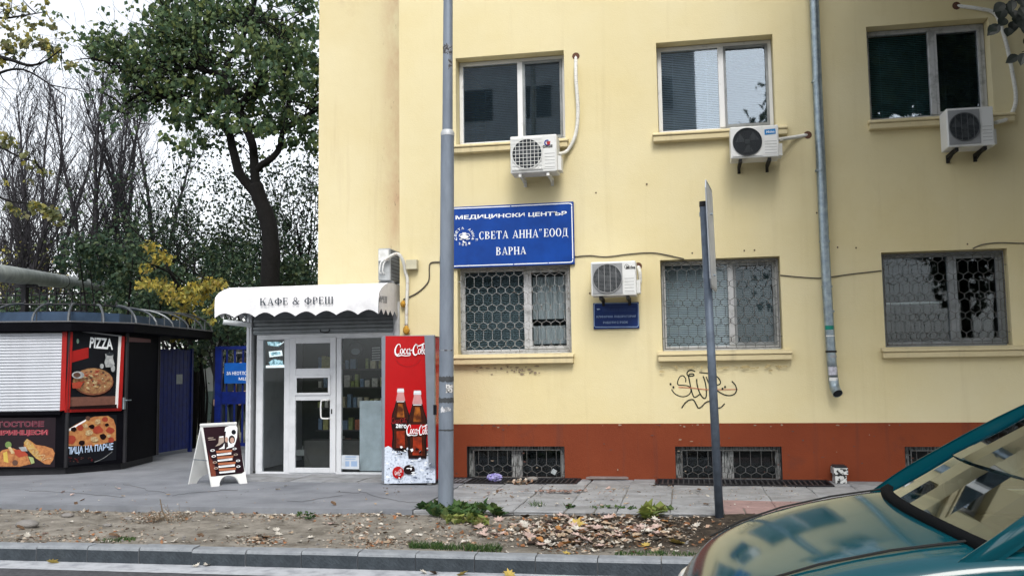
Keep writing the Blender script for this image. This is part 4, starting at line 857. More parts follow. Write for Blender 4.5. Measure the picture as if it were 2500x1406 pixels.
for i in range(n+1):
    x = ax0+(ax1-ax0)*i/n; ph = (i % sub)/sub; d = .060*(1-abs(2*ph-1)**1.6) if True else 0
    zb = zfb-.012+d; base = len(mb.v); vi.append(base)
    for j in range(rows+1):
        v = j/rows; z = zft-.010*math.sin((x-ax0)*5.6)**2*(1-v)+(zb-zft)*v; tens = .03*math.sin(math.pi*v)*math.exp(-min(abs(x-ax0), abs(ax1-x))*3)
        mb.v.append((x, AY-ruff(x)*v-tens*.3, z))
for i in range(n):
    for j in range(rows): mb.f.append((vi[i]+j, vi[i]+j+1, vi[i+1]+j+1, vi[i+1]+j)); mb.m.append(0)
val = obj('awning_valance', mb, AWN, t, smooth=True)
for xs_, nm in ((ax0, 'left'), (ax1, 'right')):       # end flaps with pointed scallops
    mb = MB(); low = []; m_ = 5; yy0, yy1 = AY, KY-.01
    for i in range(m_*2+1): low.append((yy0+(yy1-yy0)*i/(m_*2), zfb-.012+(.075 if i % 2 else 0)))
    top = prof[::-1]
    def topz(y):
        for (a, za), (b, zb_) in zip(top[:-1], top[1:]):
            if a <= y <= b+1e-6: return za+(zb_-za)*(y-a)/(b-a)
        return top[-1][1]
    for i in range(m_*2):
        (ya, za), (yb, zb_) = low[i], low[i+1]; mb.face([(xs_, ya, za), (xs_, yb, zb_), (xs_, yb, topz(yb)-.003), (xs_, ya, topz(ya)-.003)])
    obj('awning_end', mb, AWN, t)
mb = MB()
for xs_ in (ax0+.01, ax1-.01): mb.tube([(xs_, p[0]+.012, p[1]-.015) for p in prof], .010, 6)
mb.tube([(ax0, AY+.012, zft-.012), (ax1, AY+.012, zft-.012)], .010, 6); mb.tube([(ax0+.01, AY+.012, zft-.012), (ax0+.01, KY, zft-.2)], .010, 6); obj('awning_frame', mb, STEEL, t)
A = Art((0, AY-.03, 0), (0, -1, 0)); A.serif('КАФЕ & ФРЕШ', ((634, 728), (816, 724), (816, 741.5), (634, 745.5)), mat('awning_ink', (.010, .022, .04), .6)); A.done('awning_lettering', t, kind='stuff')
A = Art((ax1+.002, 0, 0), (1, 0, 0)); A.serif('ФРЕШ', ((926, 722), (946, 724), (945, 740), (925, 738)), mat('awning_ink2', (.10, .11, .14), .6)); A.done('awning_lettering', t, kind='stuff')
# plain white bar under the awning's far end
mb = MB(); c0 = P(545, 786, 12.0); mb.tube([c0, P(612, 793, 12.2)], .035, 8); obj('white_bar', mb, mat('strip_white', (.70, .74, .76), .4), t)

# ================================================================== DRINKS MACHINE
MY = 11.2; mx0, mx1 = P(931, 1000, MY).x, P(1064, 1184, MY).x; mz1 = P(985, 819, MY).z
t = thing('drinks_machine', 'tall red drinks vending machine beside the coffee shop door', 'vending machine', ((mx0+mx1)/2, MY+.35, 0))
mb = MB(); mb.box(mx0, mx1-.02, MY+.03, MY+.72, .035, mz1-.008); o = obj('cabinet', mb, DRED, t); bevel(o, .01, 1)
mb = MB(); mb.box(mx0, mx1, MY, MY+.028, .04, mz1); o = obj('front_door', mb, GREYP, t); bevel(o, .008, 2)
for a in (mx0+.07, mx1-.10):
    for b in (MY+.08, MY+.62): mb = MB(); mb.lathe([(0, 0), (.03, 0), (.03, .02), (.015, .02), (.015, .036)], (a, b, 0), (0, 0, 1), 10); obj('foot', mb, WHITEP, t)
A = Art((0, MY, 0), (0, -1, 0))
A.poly([(941, 820), (1050, 820), (1052, 1100), (939, 1092)], RED)
ICE = mat('ice_print', (.58, .64, .74), .4, scale=34, col2=(.22, .27, .36), lo=.34, hi=.5); A.poly([(939, 1092), (948, 1088), (958, 1094), (985, 1090), (1000, 1104), (1030, 1112), (1052, 1113), (1062, 1130), (1063, 1178), (938, 1180)], ICE)
MID = mat('red_glow', (.33, .002, .004), .3); A.polys(ring(996, 868, 33, 28, 2.5, 3, 20, 160, 14), MID)
CAPG = mat('bottle_cap', (.62, .66, .70), .35); GLP = mat('bottle_neck', (.56, .27, .27), .3); COLA = mat('cola_brown', (.018, .005, .003), .25, scale=14, col2=(.05, .010, .003)); AMB = mat('cola_amber', (.34, .10, .012), .3, scale=10, col2=(.07, .015, .003), lo=.4, hi=.62); CDK = mat('cola_dark', (.012, .004, .004), .25)
def bottle(cx, top, bot, label, lm):
    h = bot-top; prof_ = [(0, 6.5), (.05, 7.5), (.07, 6.5), (.16, 9), (.22, 10), (.30, 13), (.38, 17), (.45, 19), (.55, 19.5), (.62, 18.5), (.75, 16.5), (.88, 18.5), (.97, 19), (1, 17)]
    W = h/165.*1.26
    def at(f):
        for (a, ra), (b, rb) in zip(prof_[:-1], prof_[1:]):
            if a <= f <= b: return (ra+(rb-ra)*(f-a)/(b-a))*W
    def seg(f0, f1, m, k=1., n=8, sh=0): L = [(f0+(f1-f0)*i/n) for i in range(n+1)]; A.poly([(cx+sh*W-at(f)*k, top+f*h) for f in L]+[(cx+sh*W+at(f)*k, top+f*h) for f in L[::-1]], m)
    seg(.0, .22, GLP); seg(0, .06, CAPG); seg(.02, .03, WHITE); seg(.20, 1, CDK); seg(.21, .55, COLA, .85); seg(.24, .46, AMB, .42); seg(.62, .96, COLA, .8); seg(.68, .95, mat('cola_red_glow', (.33, .03, .006), .3, scale=12, col2=(.08, .01, .004)), .5); seg(.205, .215, WHITE, .8)
    if lm: seg(.50, .64, lm, 1.02)
bottle(978, 948, 1100, '', CDK); A.text('zero', ((966, 1034), (993, 1036), (993, 1045), (966, 1044)), WHITE, .02); A.quad(((955, 1018), (993, 1020), (993, 1034), (955, 1033)), mat('logo_dim_red', (.25, .01, .01), .4), LOGO)
bottle(1019, 953, 1119, '', RED); A.quad(((992, 1034), (1048, 1036), (1048, 1064), (991, 1062)), WHITE, LOGO)
A.quad(((962, 838), (1044, 838), (1044, 869), (962, 868)), WHITE, LOGO)
A.ell(999, 1146, 14, 12, CDK, n=16); A.ell(972, 1153, 14, 15, RED, n=18); A.ell(971, 1152, 11.5, 12.5, mat('cap_red2', (.42, .01, .01), .3), n=18); A.quad(((963, 1149), (981, 1143), (982, 1153), (964, 1159)), WHITE, LOGO); A.poly([(993, 1142), (1006, 1141), (1006, 1143), (993, 1144)], WHITE)
for i in range(26): A.poly(blotch(rnd.uniform(955, 1045), 1098+rnd.gauss(6, 8), rnd.uniform(1, 5), rnd.uniform(1, 4), 7, .5), rnd.choice([CDK, ICE, WHITE, CDK]))
for i in range(40): A.poly(blotch(rnd.uniform(942, 1060), rnd.uniform(1120, 1176), rnd.uniform(1, 6), rnd.uniform(.7, 2.4), 7, .5), rnd.choice([WHITE, mat('ice_shadow', (.12, .15, .22), .4), WHITE]))
A.done('front_print', t, kind='stuff')
cy = MY-.05; gx0 = P(1036, 900, cy).x; gx1 = mx1+.005; gz0 = P(1050, 1140, cy).z
mb = MB(); mb.prism([(gx0, cy, mz1-.002), (gx1, cy, mz1-.002), (gx1, cy, gz0), (P(1046, 1140, cy).x, cy, gz0)], (0, .048, 0)); o = obj('control_panel', mb, GREYP, t); bevel(o, .01, 2)
mb = MB(); c = P(1062, 1000, cy-.004); mb.box(c.x-.022, c.x+.022, cy-.006, cy-.001, c.z-.06, c.z+.06); o = obj('coin_slot', mb, BLACK, t); bevel(o, .02, 2)
mb = MB(); mb.face([(mx1-.0185, MY+.05, .06), (mx1-.0185, MY+.70, .06), (mx1-.0185, MY+.70, mz1-.03), (mx1-.0185, MY+.05, mz1-.03)]); obj('side_print', mb, RED, t)

# ================================================================== SANDWICH BOARD
F1, F2, B1 = G(517, 1188), G(604, 1179), G(459, 1181)
wv = F2-F1; B2 = B1+wv; top = (F1+B1)/2; tz = onplane(491, 1037, (F1+B1)/2, (B1-F1).normalized()).z
t = thing('sandwich_board', 'white A-frame board with a brown coffee menu outside the coffee shop', 'sandwich board', tuple((F1+B2)/2))
TL = V((top.x, top.y, tz)); TR = TL+wv
MENU = mat('menu_maroon', (.022, .006, .010), .4, scale=3, col2=(.012, .004, .008))
for nm, a, b, s in (('front_panel', F1, F2, -1), ('back_panel', B1, B2, 1)):
    up_ = TL-a; n_ = wv.cross(up_).normalized(); n_ = n_ if n_.dot(a-TL) > 0 else -n_; W = wv.length; pts = []
    def q(u, v): return a+wv*u+up_*v
    arcp = [q(.5+.28*math.cos(rad(180-k*18)), .155*math.sin(rad(k*18))) for k in range(11)]
    pts = [q(0, 0), q(.2, 0)]+arcp[:0]+[q(.22, .01)]+arcp[1:-1]+[q(.78, .01), q(.80, 0), q(1, 0), q(1, 1), q(0, 1)]
    mb = MB(); mb.prism(pts, n_*-.022); o = obj(nm, mb, WHITEP, t)
mb = MB(); mb.tube([TL-wv*.01, TR+wv*.01], .016, 8); obj('hinge', mb, WHITEP, t)
mb = MB(); mb.tube([(F1+(TL-F1)*.42)+V((0, 0, 0)), B1+(TL-B1)*.42], .006, 5); obj('stay', mb, STEEL, t)
nf = wv.cross(TL-F1).normalized(); nf = nf if nf.y < 0 else -nf
A = Art(F1, nf); bq = lambda x, y: (450+x/7.032, 1010+y/7.032); Zb = lambda *p: [bq(*q) for q in p]
A.poly(Zb((318, 205), (905, 165), (1032, 985), (985, 1020), (455, 1075)), MENU)
GLOWM = mat('menu_orange', (.20, .055, .03), .4, scale=3, col2=(.07, .012, .012)); A.poly(Zb((415, 700), (520, 860), (545, 1068), (455, 1075)), GLOWM); A.poly(Zb((400, 600), (440, 700), (520, 860), (415, 700)), mat('menu_wine', (.06, .01, .012), .4))
A.poly(Zb((690, 300), (705, 230), (770, 205), (890, 198), (912, 240), (905, 400), (870, 520), (800, 575), (720, 600), (740, 500), (705, 400), (715, 300)), WHITE); A.ell(*bq(848, 312), 5.6, 6, BLACK, n=14)
HAIR = mat('print_hair', (.03, .02, .02), .6); SKIN = mat('print_skin', (.46, .30, .24), .6); A.ell(*bq(815, 440), 8, 10.5, HAIR, n=14); A.ell(*bq(820, 452), 5, 7, SKIN, n=12); A.poly(Zb((775, 520), (830, 500), (870, 490), (850, 560), (790, 580)), WHITE)
A.ell(*bq(725, 440), 4, 7, SKIN, n=10); A.poly(Zb((700, 500), (745, 480), (755, 560), (715, 585)), HAIR); BEI = mat('print_beige', (.40, .33, .28), .6); A.poly(Zb((595, 390), (680, 378), (680, 480), (600, 540), (530, 558), (585, 500)), BEI); A.poly(Zb((600, 388), (672, 378), (668, 400), (605, 405)), WHITE); A.poly(Zb((585, 605), (660, 560), (690, 500), (692, 595)), WHITE)
for y0, x0, x1 in ((400, 405, 500), (430, 412, 535)): A.poly(Zb((x0, y0+8), (x1, y0), (x1, y0+14), (x0, y0+22)), BEI)
ORG_ = mat('menu_bar', (.40, .14, .07), .5)
for k, (yy, xl, xr) in enumerate(((625, 545, 825), (725, 560, 845), (830, 575, 885), (930, 590, 890))):
    A.poly(Zb((xl, yy+8), (xr, yy-12), (xr-10, yy+28), (xl+8, yy+48)), ORG_); A.poly(Zb((xl+10, yy+62), (xr-20, yy+32), (xr-18, yy+66), (xl+14, yy+92)), WHITE); A.polys(ribbon(Zb((xl+40, yy+66), (xr-70, yy+52)), .8), mat('menu_text', (.2, .17, .15), .5))
    A.ell(*bq(xl-60+k*5, yy), 5.4, 2.9, BEI if k > 1 else WHITE, rot=-6); A.ell(*bq(xr+38, yy-28), 5, 2.7, BEI if k == 1 else WHITE, rot=-6); A.ell(*bq(xr+38, yy-28), 3, 1.5, HAIR); A.ell(*bq(xl-60+k*5, yy), 3.2, 1.6, mat('coffee', (.12, .05, .03), .5))
A.done('menu_print', t, kind='stuff')
# ================================================================== PIZZA KIOSK
K1 = V((-8.72, 12.06, 0)); fd = V((.957, .29, 0)).normalized(); K0 = K1-fd*2.5; K2 = V((-8.27, 12.77, 0)); K3 = V((-8.52, 14.05, 0)); K4 = V((-9.6, 14.7, 0)); K5 = V((-11.4, 13.6, 0))
plan = [K0, K1, K2, K3, K4, K5]; cen = sum(plan, V())/6
t = thing('pizza_kiosk', 'black and red angular pizza kiosk with a closed white shutter and food posters', 'kiosk', tuple(cen))
up3 = lambda p, z: V((p.x, p.y, z)); out = lambda p, d: p+(p-cen).normalized()*d
mb = MB(); mb.prism([up3(p, .10) for p in plan], (0, 0, 1.92)); obj('body', mb, KBLK, t)
mb = MB(); mb.prism([up3(out(p, -.06), 0) for p in plan], (0, 0, .099)); obj('base', mb, BLACKM, t)
EV = [out(K0, .14), out(K1, .14), out(K2, .14), V((-8.40, 15.6, 0)), V((-9.6, 16.0, 0)), out(K5, .14)]
mb = MB(); mb.prism([up3(p, 2.022) for p in EV], (0, 0, .13)); o = obj('eave', mb, KBLK, t); bevel(o, .01, 1)
mb = MB(); ins = [cen+(p-cen)*.80 for p in EV]; mb.prism([up3(p, 2.153) for p in ins], (0, 0, .17)); obj('roof_panel', mb, KBLUE, t)
ribs = []; RIBM = mat('rib_iron', (.10, .11, .12), .4, .4)
def on(a, b, f): return a+(b-a)*f
for a, b, fs in ((EV[0], EV[1], (.35, .58, .80, .985)), (EV[1], EV[2], (.5,)), (EV[2], EV[3], (.02, .25, .45, .65, .85, .99))):
    for f in fs: ribs.append(on(a, b, f))
mid = V((cen.x, cen.y+.6, 0)); tops = []
for e in ribs:
    inw = (mid-e); inw.z = 0; inw.normalize(); mb = MB(); pts = []
    for k in range(8): a = rad(90*k/7); pts.append(up3(e+inw*(.66*(1-math.cos(a))), 2.155+.31*math.sin(a)))
    mb.tube(pts, .017, 5); q = pts[3]; mb.tube([up3(q, 2.153), q], .011, 5); obj('roof_rib', mb, RIBM, t); tops.append(pts[-1])
mb = MB(); mb.tube([p-V((0, 0, .004)) for p in tops], .014, 5); obj('top_rail', mb, BLACKM, t)
mb = MB(); mb.tube([up3(p, 2.165) for p in EV[:5]], .013, 5); obj('edge_rail', mb, mat('rail_grey', (.10, .10, .105), .5), t)
CR = []                                      # spearhead cresting along the roof
for k in range(12): p = on(tops[0], tops[5], k/11); mb = MB(); mb.lathe([(.004, 0), (.018, .03), (.004, .07), (0, .085)], p, (0, 0, 1), 5); obj('cresting', mb, BLACKM, t)
for q in (K1, K2, K3): mb = MB(); mb.tube([up3(out(q, .004), .10), up3(out(q, .004), 2.02)], .028, 8); obj('corner_post', mb, mat('post_black', (.02, .02, .023), .4), t)
n1 = V((fd.y, -fd.x, 0)); n2 = (K2-K1).normalized(); n2 = V((n2.y, -n2.x, 0)); n3 = (K3-K2).normalized(); n3 = V((n3.y, -n3.x, 0))
def pl(px, py, n, K, d=0.): return onplane(px, py, K+n*d, n)
# roller shutter
za = pl(140, 812, n1, K1).z; zb = pl(140, 1003, n1, K1).z; e1 = pl(150, 900, n1, K1, .01); ns = 26
me_s = None
for i in range(ns):
    h = (za-zb)/ns
    if me_s is None:
        mb = MB(); c = up3(e1, 0); c0 = c-fd*2.2; pr = [(.0, 0), (.012, h*.2), (.016, h*.55), (.010, h*.9), (0, h*.97)]
        mb.prism([c0+n1*a+V((0, 0, b)) for a, b in pr], fd*2.2); s = obj('shutter_slat', mb, SHUTW, t); me_s = s.data
    else: s = bpy.data.objects.new('shutter_slat', me_s); COL.objects.link(s); s.parent = t; ORG[s.name] = ORG[t.name]
    s.location = (0, 0, zb+h*i)
def strip(n, K, quad_, m, d0, d1, name):     # solid plate on a kiosk face, pixel corners
    mb = MB(); a = [pl(px, py, n, K, d1) for px, py in quad_]; mb.prism(a, -n*(d1-d0)); return obj(name, mb, m, t)
strip(n1, K1, [(152, 806), (164, 806), (158, 1001), (146, 1003)], KRED, .001, .03, 'red_trim')
strip(n1, K1, [(-60, 1006), (148, 1004), (146, 1012), (-60, 1014)], KBLK, .001, .05, 'counter_ledge')
pq = lambda x, y: (150+x/3.7, 780+y/3.7)
for q in ([pq(80, 90), pq(105, 92), pq(75, 830), pq(35, 835)], [pq(545, 150), pq(572, 152), pq(545, 818), pq(510, 820)], [pq(40, 810), pq(540, 800), pq(540, 822), pq(38, 838)]): strip(n2, K1, q, KRED, .001, .03, 'red_trim')
strip(n2, K1, [pq(520, 150), pq(545, 152), pq(512, 800), pq(488, 790)], WHITEP, .001, .022, 'white_trim')
strip(n2, K1, [pq(100, 92), pq(545, 145), pq(545, 155), pq(100, 102)], ACG, .001, .026, 'top_trim')
A = Art(K1+n2*.004, n2); Zq = lambda *p: [pq(*q) for q in p]
A.poly(Zq((104, 100), (522, 150), (490, 770), (72, 785)), BLACK); A.poly(Zq((74, 700), (488, 690), (486, 768), (72, 783)), mat('table_brown', (.16, .07, .05), .5, scale=20))
A.poly(Zq((95, 285), (245, 250), (245, 345), (88, 390)), KRED); A.text('PIZZA', (pq(262, 158), pq(462, 172), pq(465, 272), pq(252, 255)), WHITE, .03); A.ell(*pq(148, 195), 3, 6, mat('badge_green', (.2, .32, .25), .5))
WOOD = mat('plate_wood', (.22, .08, .04), .5); DOUGH = mat('print_dough', (.42, .24, .10), .6, scale=24, col2=(.16, .06, .03)); CHEESE = mat('print_cheese', (.55, .46, .26), .6, scale=40, col2=(.30, .16, .07)); TOM = mat('print_tomato', (.34, .05, .025), .5); MEAT = mat('print_meat', (.10, .05, .035), .6)
A.ell(*pq(295, 570), 49, 35, CDK); A.ell(*pq(285, 560), 50, 33, WOOD); A.ell(*pq(285, 552), 48, 31, DOUGH); A.ell(*pq(287, 548), 44, 27.5, mat('print_sauce', (.26, .09, .05), .6, scale=30, col2=(.38, .24, .10)))
for i in range(70):
    a = rnd.uniform(0, 6.28); r_ = math.sqrt(rnd.random())*.9; c = pq(287+r_*160*math.cos(a), 548+r_*98*math.sin(a)); A.poly(blotch(c[0], c[1], rnd.uniform(1.5, 5), rnd.uniform(1, 3), 7, .4), rnd.choice([CHEESE, CHEESE, TOM, MEAT, DOUGH]))
GRP = mat('print_grey', (.42, .44, .44), .5, scale=15, col2=(.20, .21, .22)); A.poly(Zq((395, 310), (435, 295), (470, 310), (465, 345), (480, 400), (470, 430), (400, 430), (388, 385), (400, 345)), GRP); A.ell(*pq(437, 312), 9, 4, ACD); A.ell(*pq(465, 440), 5, 9, GRP); A.ell(*pq(365, 420), 5, 6, GRP); A.ell(*pq(150, 500), 15, 9, GRP); A.ell(*pq(140, 500), 9, 6, MEAT); A.poly(Zq((95, 570), (200, 560), (170, 620), (100, 620)), TOM)
A.poly(Zq((74, 785), (500, 765), (500, 800), (72, 812)), CDK); A.done('pizza_poster', t, kind='stuff')
# lower poster: pizza by the slice
A = Art(K1+n2*.004, n2); A.poly(Zq((45, 880), (500, 858), (495, 1265), (38, 1320)), BLACK)
A.poly(Zq((45, 1000), (130, 945), (220, 900), (300, 875), (420, 868), (470, 900), (490, 960), (492, 1090), (300, 1140), (45, 1140)), mat('slice_base', (.50, .26, .09), .5, scale=16, col2=(.34, .11, .04))); A.poly(Zq((45, 1000), (220, 900), (222, 915), (50, 1018)), WHITE)
for x, y, r_, m_ in ((170, 975, 9, TOM), (395, 900, 8, TOM), (330, 995, 12, TOM), (440, 1000, 10, TOM), (85, 1080, 14, TOM), (450, 1085, 8, TOM), (110, 990, 7, CDK), (275, 965, 7, CDK), (185, 1110, 8, CDK), (375, 1055, 8, CDK), (410, 950, 5, CDK), (240, 890, 6, MEAT), (250, 1020, 9, CHEESE), (330, 920, 8, CHEESE), (220, 960, 6, CHEESE), (300, 1080, 9, CHEESE), (430, 1050, 5, CHEESE)): A.poly(blotch(*pq(x, y), r_, r_*.8, 10, .2), m_)
A.text('ПИЦА НА ПАРЧЕ', (pq(52, 1152), pq(468, 1112), pq(466, 1185), pq(50, 1232)), mat('print_sky', (.52, .66, .88), .5), .02); A.line(Zq((300, 1285), (380, 1250), (460, 1190)), .8, GRP)
for i in range(24): A.poly(blotch(*pq(rnd.uniform(60, 300), rnd.uniform(1235, 1285)), rnd.uniform(1, 3), rnd.uniform(.6, 1.5), 6, .4), rnd.choice([MEAT, DRED]))
A.done('slice_poster', t, kind='stuff')
# toast poster under the counter
A = Art(K1+n1*.004, n1); tq = lambda x, y: (x/6.39, 960+y/6.39); Zt = lambda *p: [tq(*q) for q in p]
A.poly(Zt((-300, 385), (870, 375), (855, 1150), (-300, 1160)), mat('poster_black', (.012, .006, .010), .4)); PK = mat('print_pink', (.50, .14, .15), .5); DR2 = mat('print_crimson', (.22, .02, .04), .5)
for tx, q, m1, m2 in (('ТОСТОВЕ', ((-60, 432), (690, 424), (688, 524), (-60, 534)), mat('print_mauve', (.20, .07, .09), .5), mat('print_wine', (.09, .012, .025), .5)), ('ПРИНЦЕСИ', ((-75, 575), (752, 562), (748, 660), (-75, 668)), PK, DR2)):
    qq = [tq(*c) for c in q]; A.text(tx, qq, m1, .055); A.text(tx, qq, m2, .012)
BUN = mat('print_bun', (.45, .20, .07), .5, scale=22, col2=(.24, .08, .03)); A.poly(Zt((-100, 1000), (40, 880), (200, 850), (420, 950), (480, 1100), (300, 1140), (-100, 1140)), BUN)
A.poly(Zt((380, 760), (420, 705), (480, 740), (560, 800), (700, 820), (820, 860), (855, 930), (830, 1030), (780, 1105), (700, 1100), (560, 1010), (450, 900), (370, 820)), BUN); A.poly(Zt((370, 770), (420, 705), (500, 770), (600, 900), (660, 1040), (560, 1010), (440, 880)), mat('print_mustard', (.48, .34, .10), .5, scale=20, col2=(.3, .14, .05)))
A.poly(Zt((220, 880), (350, 870), (440, 960), (300, 1000), (230, 950)), TOM); A.ell(*tq(130, 800), 8, 8, mat('print_green', (.14, .22, .07), .5, scale=30)); A.poly(Zt((50, 930), (110, 900), (130, 1080), (60, 1060)), mat('print_yellow', (.55, .40, .08), .5)); A.ell(*tq(235, 1080), 7, 7, MEAT); A.poly(Zt((290, 840), (400, 830), (430, 900), (340, 900)), GRP); A.poly(Zt((440, 980), (520, 1000), (540, 1080), (490, 1100)), mat('print_lime', (.32, .38, .16), .5)); A.poly(Zt((120, 840), (170, 830), (230, 930), (180, 940)), CHEESE)
A.line(Zt((390, 740), (450, 735), (420, 790), (480, 800), (450, 860), (540, 860), (510, 930), (600, 900), (560, 970), (700, 960), (640, 1050), (740, 1010), (800, 1005)), 1.6, CHEESE, 4); A.done('toast_poster', t, kind='stuff')
# side door with handle and a red band
strip(n3, K2, [(308, 822), (368, 828), (368, 836), (308, 834)], DRED, .001, .008, 'red_band'); hq = pl(303, 985, n3, K2, .03); mb = MB(); mb.box(hq.x-.01, hq.x+.012, hq.y-.02, hq.y+.02, hq.z-.08, hq.z+.09); mb.tube([hq+V((0, 0, .05)), hq+V((.05, .0, .05)), hq+V((.05, .10, .05))], .008, 6); obj('door_handle', mb, STEEL, t)

# ================================================================== BLUE GATE AND THE YARD BEHIND
gx = -8.93
t = thing('gate_leaf', 'blue plank gate leaf standing open behind the pizza kiosk, small plate on it', 'gate', (gx, 15.2, 0), 'open blue gate leaves')
n = 9; y0, y1 = 14.62, 15.78; z1 = P(440, 852, 15.3).z
for i in range(n):
    a = y0+(y1-y0)*i/n; mb = MB(); mb.box(gx-.012, gx+.012, a+.004+rnd.uniform(0, .006), a+(y1-y0)/n-.005, .07, z1+rnd.uniform(-.015, .015)); obj('plank', mb, GATE, t)
for zz in (.3, z1-.25): mb = MB(); mb.box(gx-.05, gx-.013, y0, y1, zz, zz+.05); obj('rail', mb, GATE, t)
mb = MB(); mb.box(gx-.03, gx+.03, y1, y1+.06, 0, z1+.02); obj('post', mb, GATE, t)
c = onplane(437, 926, V((gx+.014, 0, 0)), V((1, 0, 0))); mb = MB(); mb.box(gx+.0125, gx+.018, c.y-.09, c.y+.11, c.z-.08, c.z+.09); obj('lock_plate', mb, mat('plate_steel', (.28, .32, .36), .4, .6, scale=20), t)
GY = 15.6; a0 = P(527, 900, GY).x; a1 = P(650, 900, GY).x; zt_ = P(570, 845, GY).z
t = thing('gate_leaf', 'blue barred gate leaf carrying a bright blue notice, left of the coffee shop', 'gate', ((a0+a1)/2, GY, 0), 'open blue gate leaves')
mb = MB(); mb.box(a0, a0+.12, GY-.03, GY+.03, .0, zt_); obj('post', mb, GATE, t); mb = MB(); mb.box(a0+.12, a1, GY-.025, GY+.025, zt_-.06, zt_); obj('rail', mb, GATE, t); mb = MB(); mb.box(a0+.12, a1, GY-.025, GY+.025, .12, .18); obj('rail', mb, GATE, t)
zm0, zm1 = P(570, 986, GY).z, P(570, 956, GY).z; mb = MB(); mb.box(a0+.12, a1, GY-.012, GY+.012, zm0, zm1); obj('middle_panel', mb, GATE, t)
x = a0+.2
while x < a1-.03: mb = MB(); mb.box(x, x+.03, GY-.010, GY+.010, zm1, zt_-.06); obj('bar', mb, GATE, t); mb = MB(); mb.box(x, x+.03, GY-.010, GY+.010, .18, zm0); obj('bar', mb, GATE, t); x += .155
gy = GY-.05; x0, x1, z0, z1 = rect_box(548, 886, 632, 935, gy, 0); gb = mat('notice_blue', (.01, .10, .42), .4)
t = thing('gate_notice', 'bright blue notice board with white letters fixed to the gate bars', 'sign', ((x0+x1)/2, gy, z0)); obj('board', MB().box(x0, x1, gy, GY-.026, z0, z1), gb, t)
A = Art((0, gy, 0), (0, -1, 0)); A.text('ЗА НЕОТЛОЖ', ((553, 907), (611, 906), (611, 915), (553, 915)), WHITE, .015); A.text('МЦ „', ((583, 921), (608, 920), (608, 929), (583, 929)), WHITE, .015); A.done('lettering', t, kind='stuff')
# outbuilding beyond the gate
oy = 27; x0 = P(488, 900, oy).x; zt_ = P(520, 815, oy).z
t = thing('outbuilding', 'low pale outbuilding with a green base beyond the blue gate', 'building', (x0+3, oy+2, 0)); mb = MB(); mb.box(x0, x0+6, oy, oy+4, .9, zt_); obj('wall', mb, mat('outb_wall', (.34, .36, .35), .9, scale=2), t)
mb = MB(); mb.box(x0-.02, x0+6.02, oy-.02, oy+4.02, 0, .899); obj('base', mb, mat('outb_base', (.10, .14, .13), .9, scale=2), t); mb = MB(); mb.prism([(x0-.3, oy-.3, zt_), (x0+6.3, oy-.3, zt_), (x0+6.3, oy+4.3, zt_), (x0-.3, oy+4.3, zt_)], (0, 0, .14)); obj('roof', mb, mat('outb_roof', (.12, .12, .12), .8), t); mb = MB(); mb.box(x0+1.2, x0+2.4, oy-.03, oy-.001, 1.1, 2.1); wn = obj('window', mb, WHITEF, t); mb = MB(); mb.box(x0+1.26, x0+2.34, oy-.045, oy-.031, 1.16, 2.04); obj('pane', mb, mat('outb_glass', (.03, .04, .045), .1), wn)
# overhead steam pipe
q0, q1 = P(-60, 659, 13.2), P(372, 716, 40)
t = thing('overhead_pipe', 'thick pale insulated pipe running overhead behind the pizza kiosk', 'pipe', (q0.x, q0.y, 0)); PIPE = mat('pipe_lagging', (.42, .46, .45), .5, .3, scale=5, col2=(.26, .29, .29))
mb = MB(); mb.tube([q0+(q1-q0)*(k/10) for k in range(11)], .16, 14); o = obj('pipe', mb, PIPE, t, smooth=True)
for f in (.25, .5, .75): c = q0+(q1-q0)*f; mb = MB(); mb.lathe([(.161, -.02), (.17, -.02), (.17, .02), (.161, .02)], c, (q1-q0), 14); obj('strap', mb, BLACKM, t)
for f in (.12, .42, .8): c = q0+(q1-q0)*f; mb = MB(); mb.box(c.x-.05, c.x+.05, c.y-.05, c.y+.05, -.02, c.z-.15); mb.box(c.x-.25, c.x+.25, c.y-.04, c.y+.04, c.z-.22, c.z-.161); obj('support', mb, BLACKM, t)
# iron fence behind the kiosk
t = thing('iron_fence', 'dark iron railing behind the pizza kiosk roof', 'fence', (-13, 19, 0)); fy_ = 19.
fa, fb = P(-40, 720, fy_).x, P(215, 720, fy_).x; zf = P(100, 716, fy_).z
for zz in (zf-.05, zf-.45, .3): mb = MB(); mb.box(fa, fb, fy_-.015, fy_+.015, zz, zz+.04); obj('rail', mb, BLACKM, t)
x = fa
while x < fb: mb = MB(); mb.box(x, x+.016, fy_-.04, fy_-.016, 0, zf+.10); obj('bar', mb, BLACKM, t); x += .21

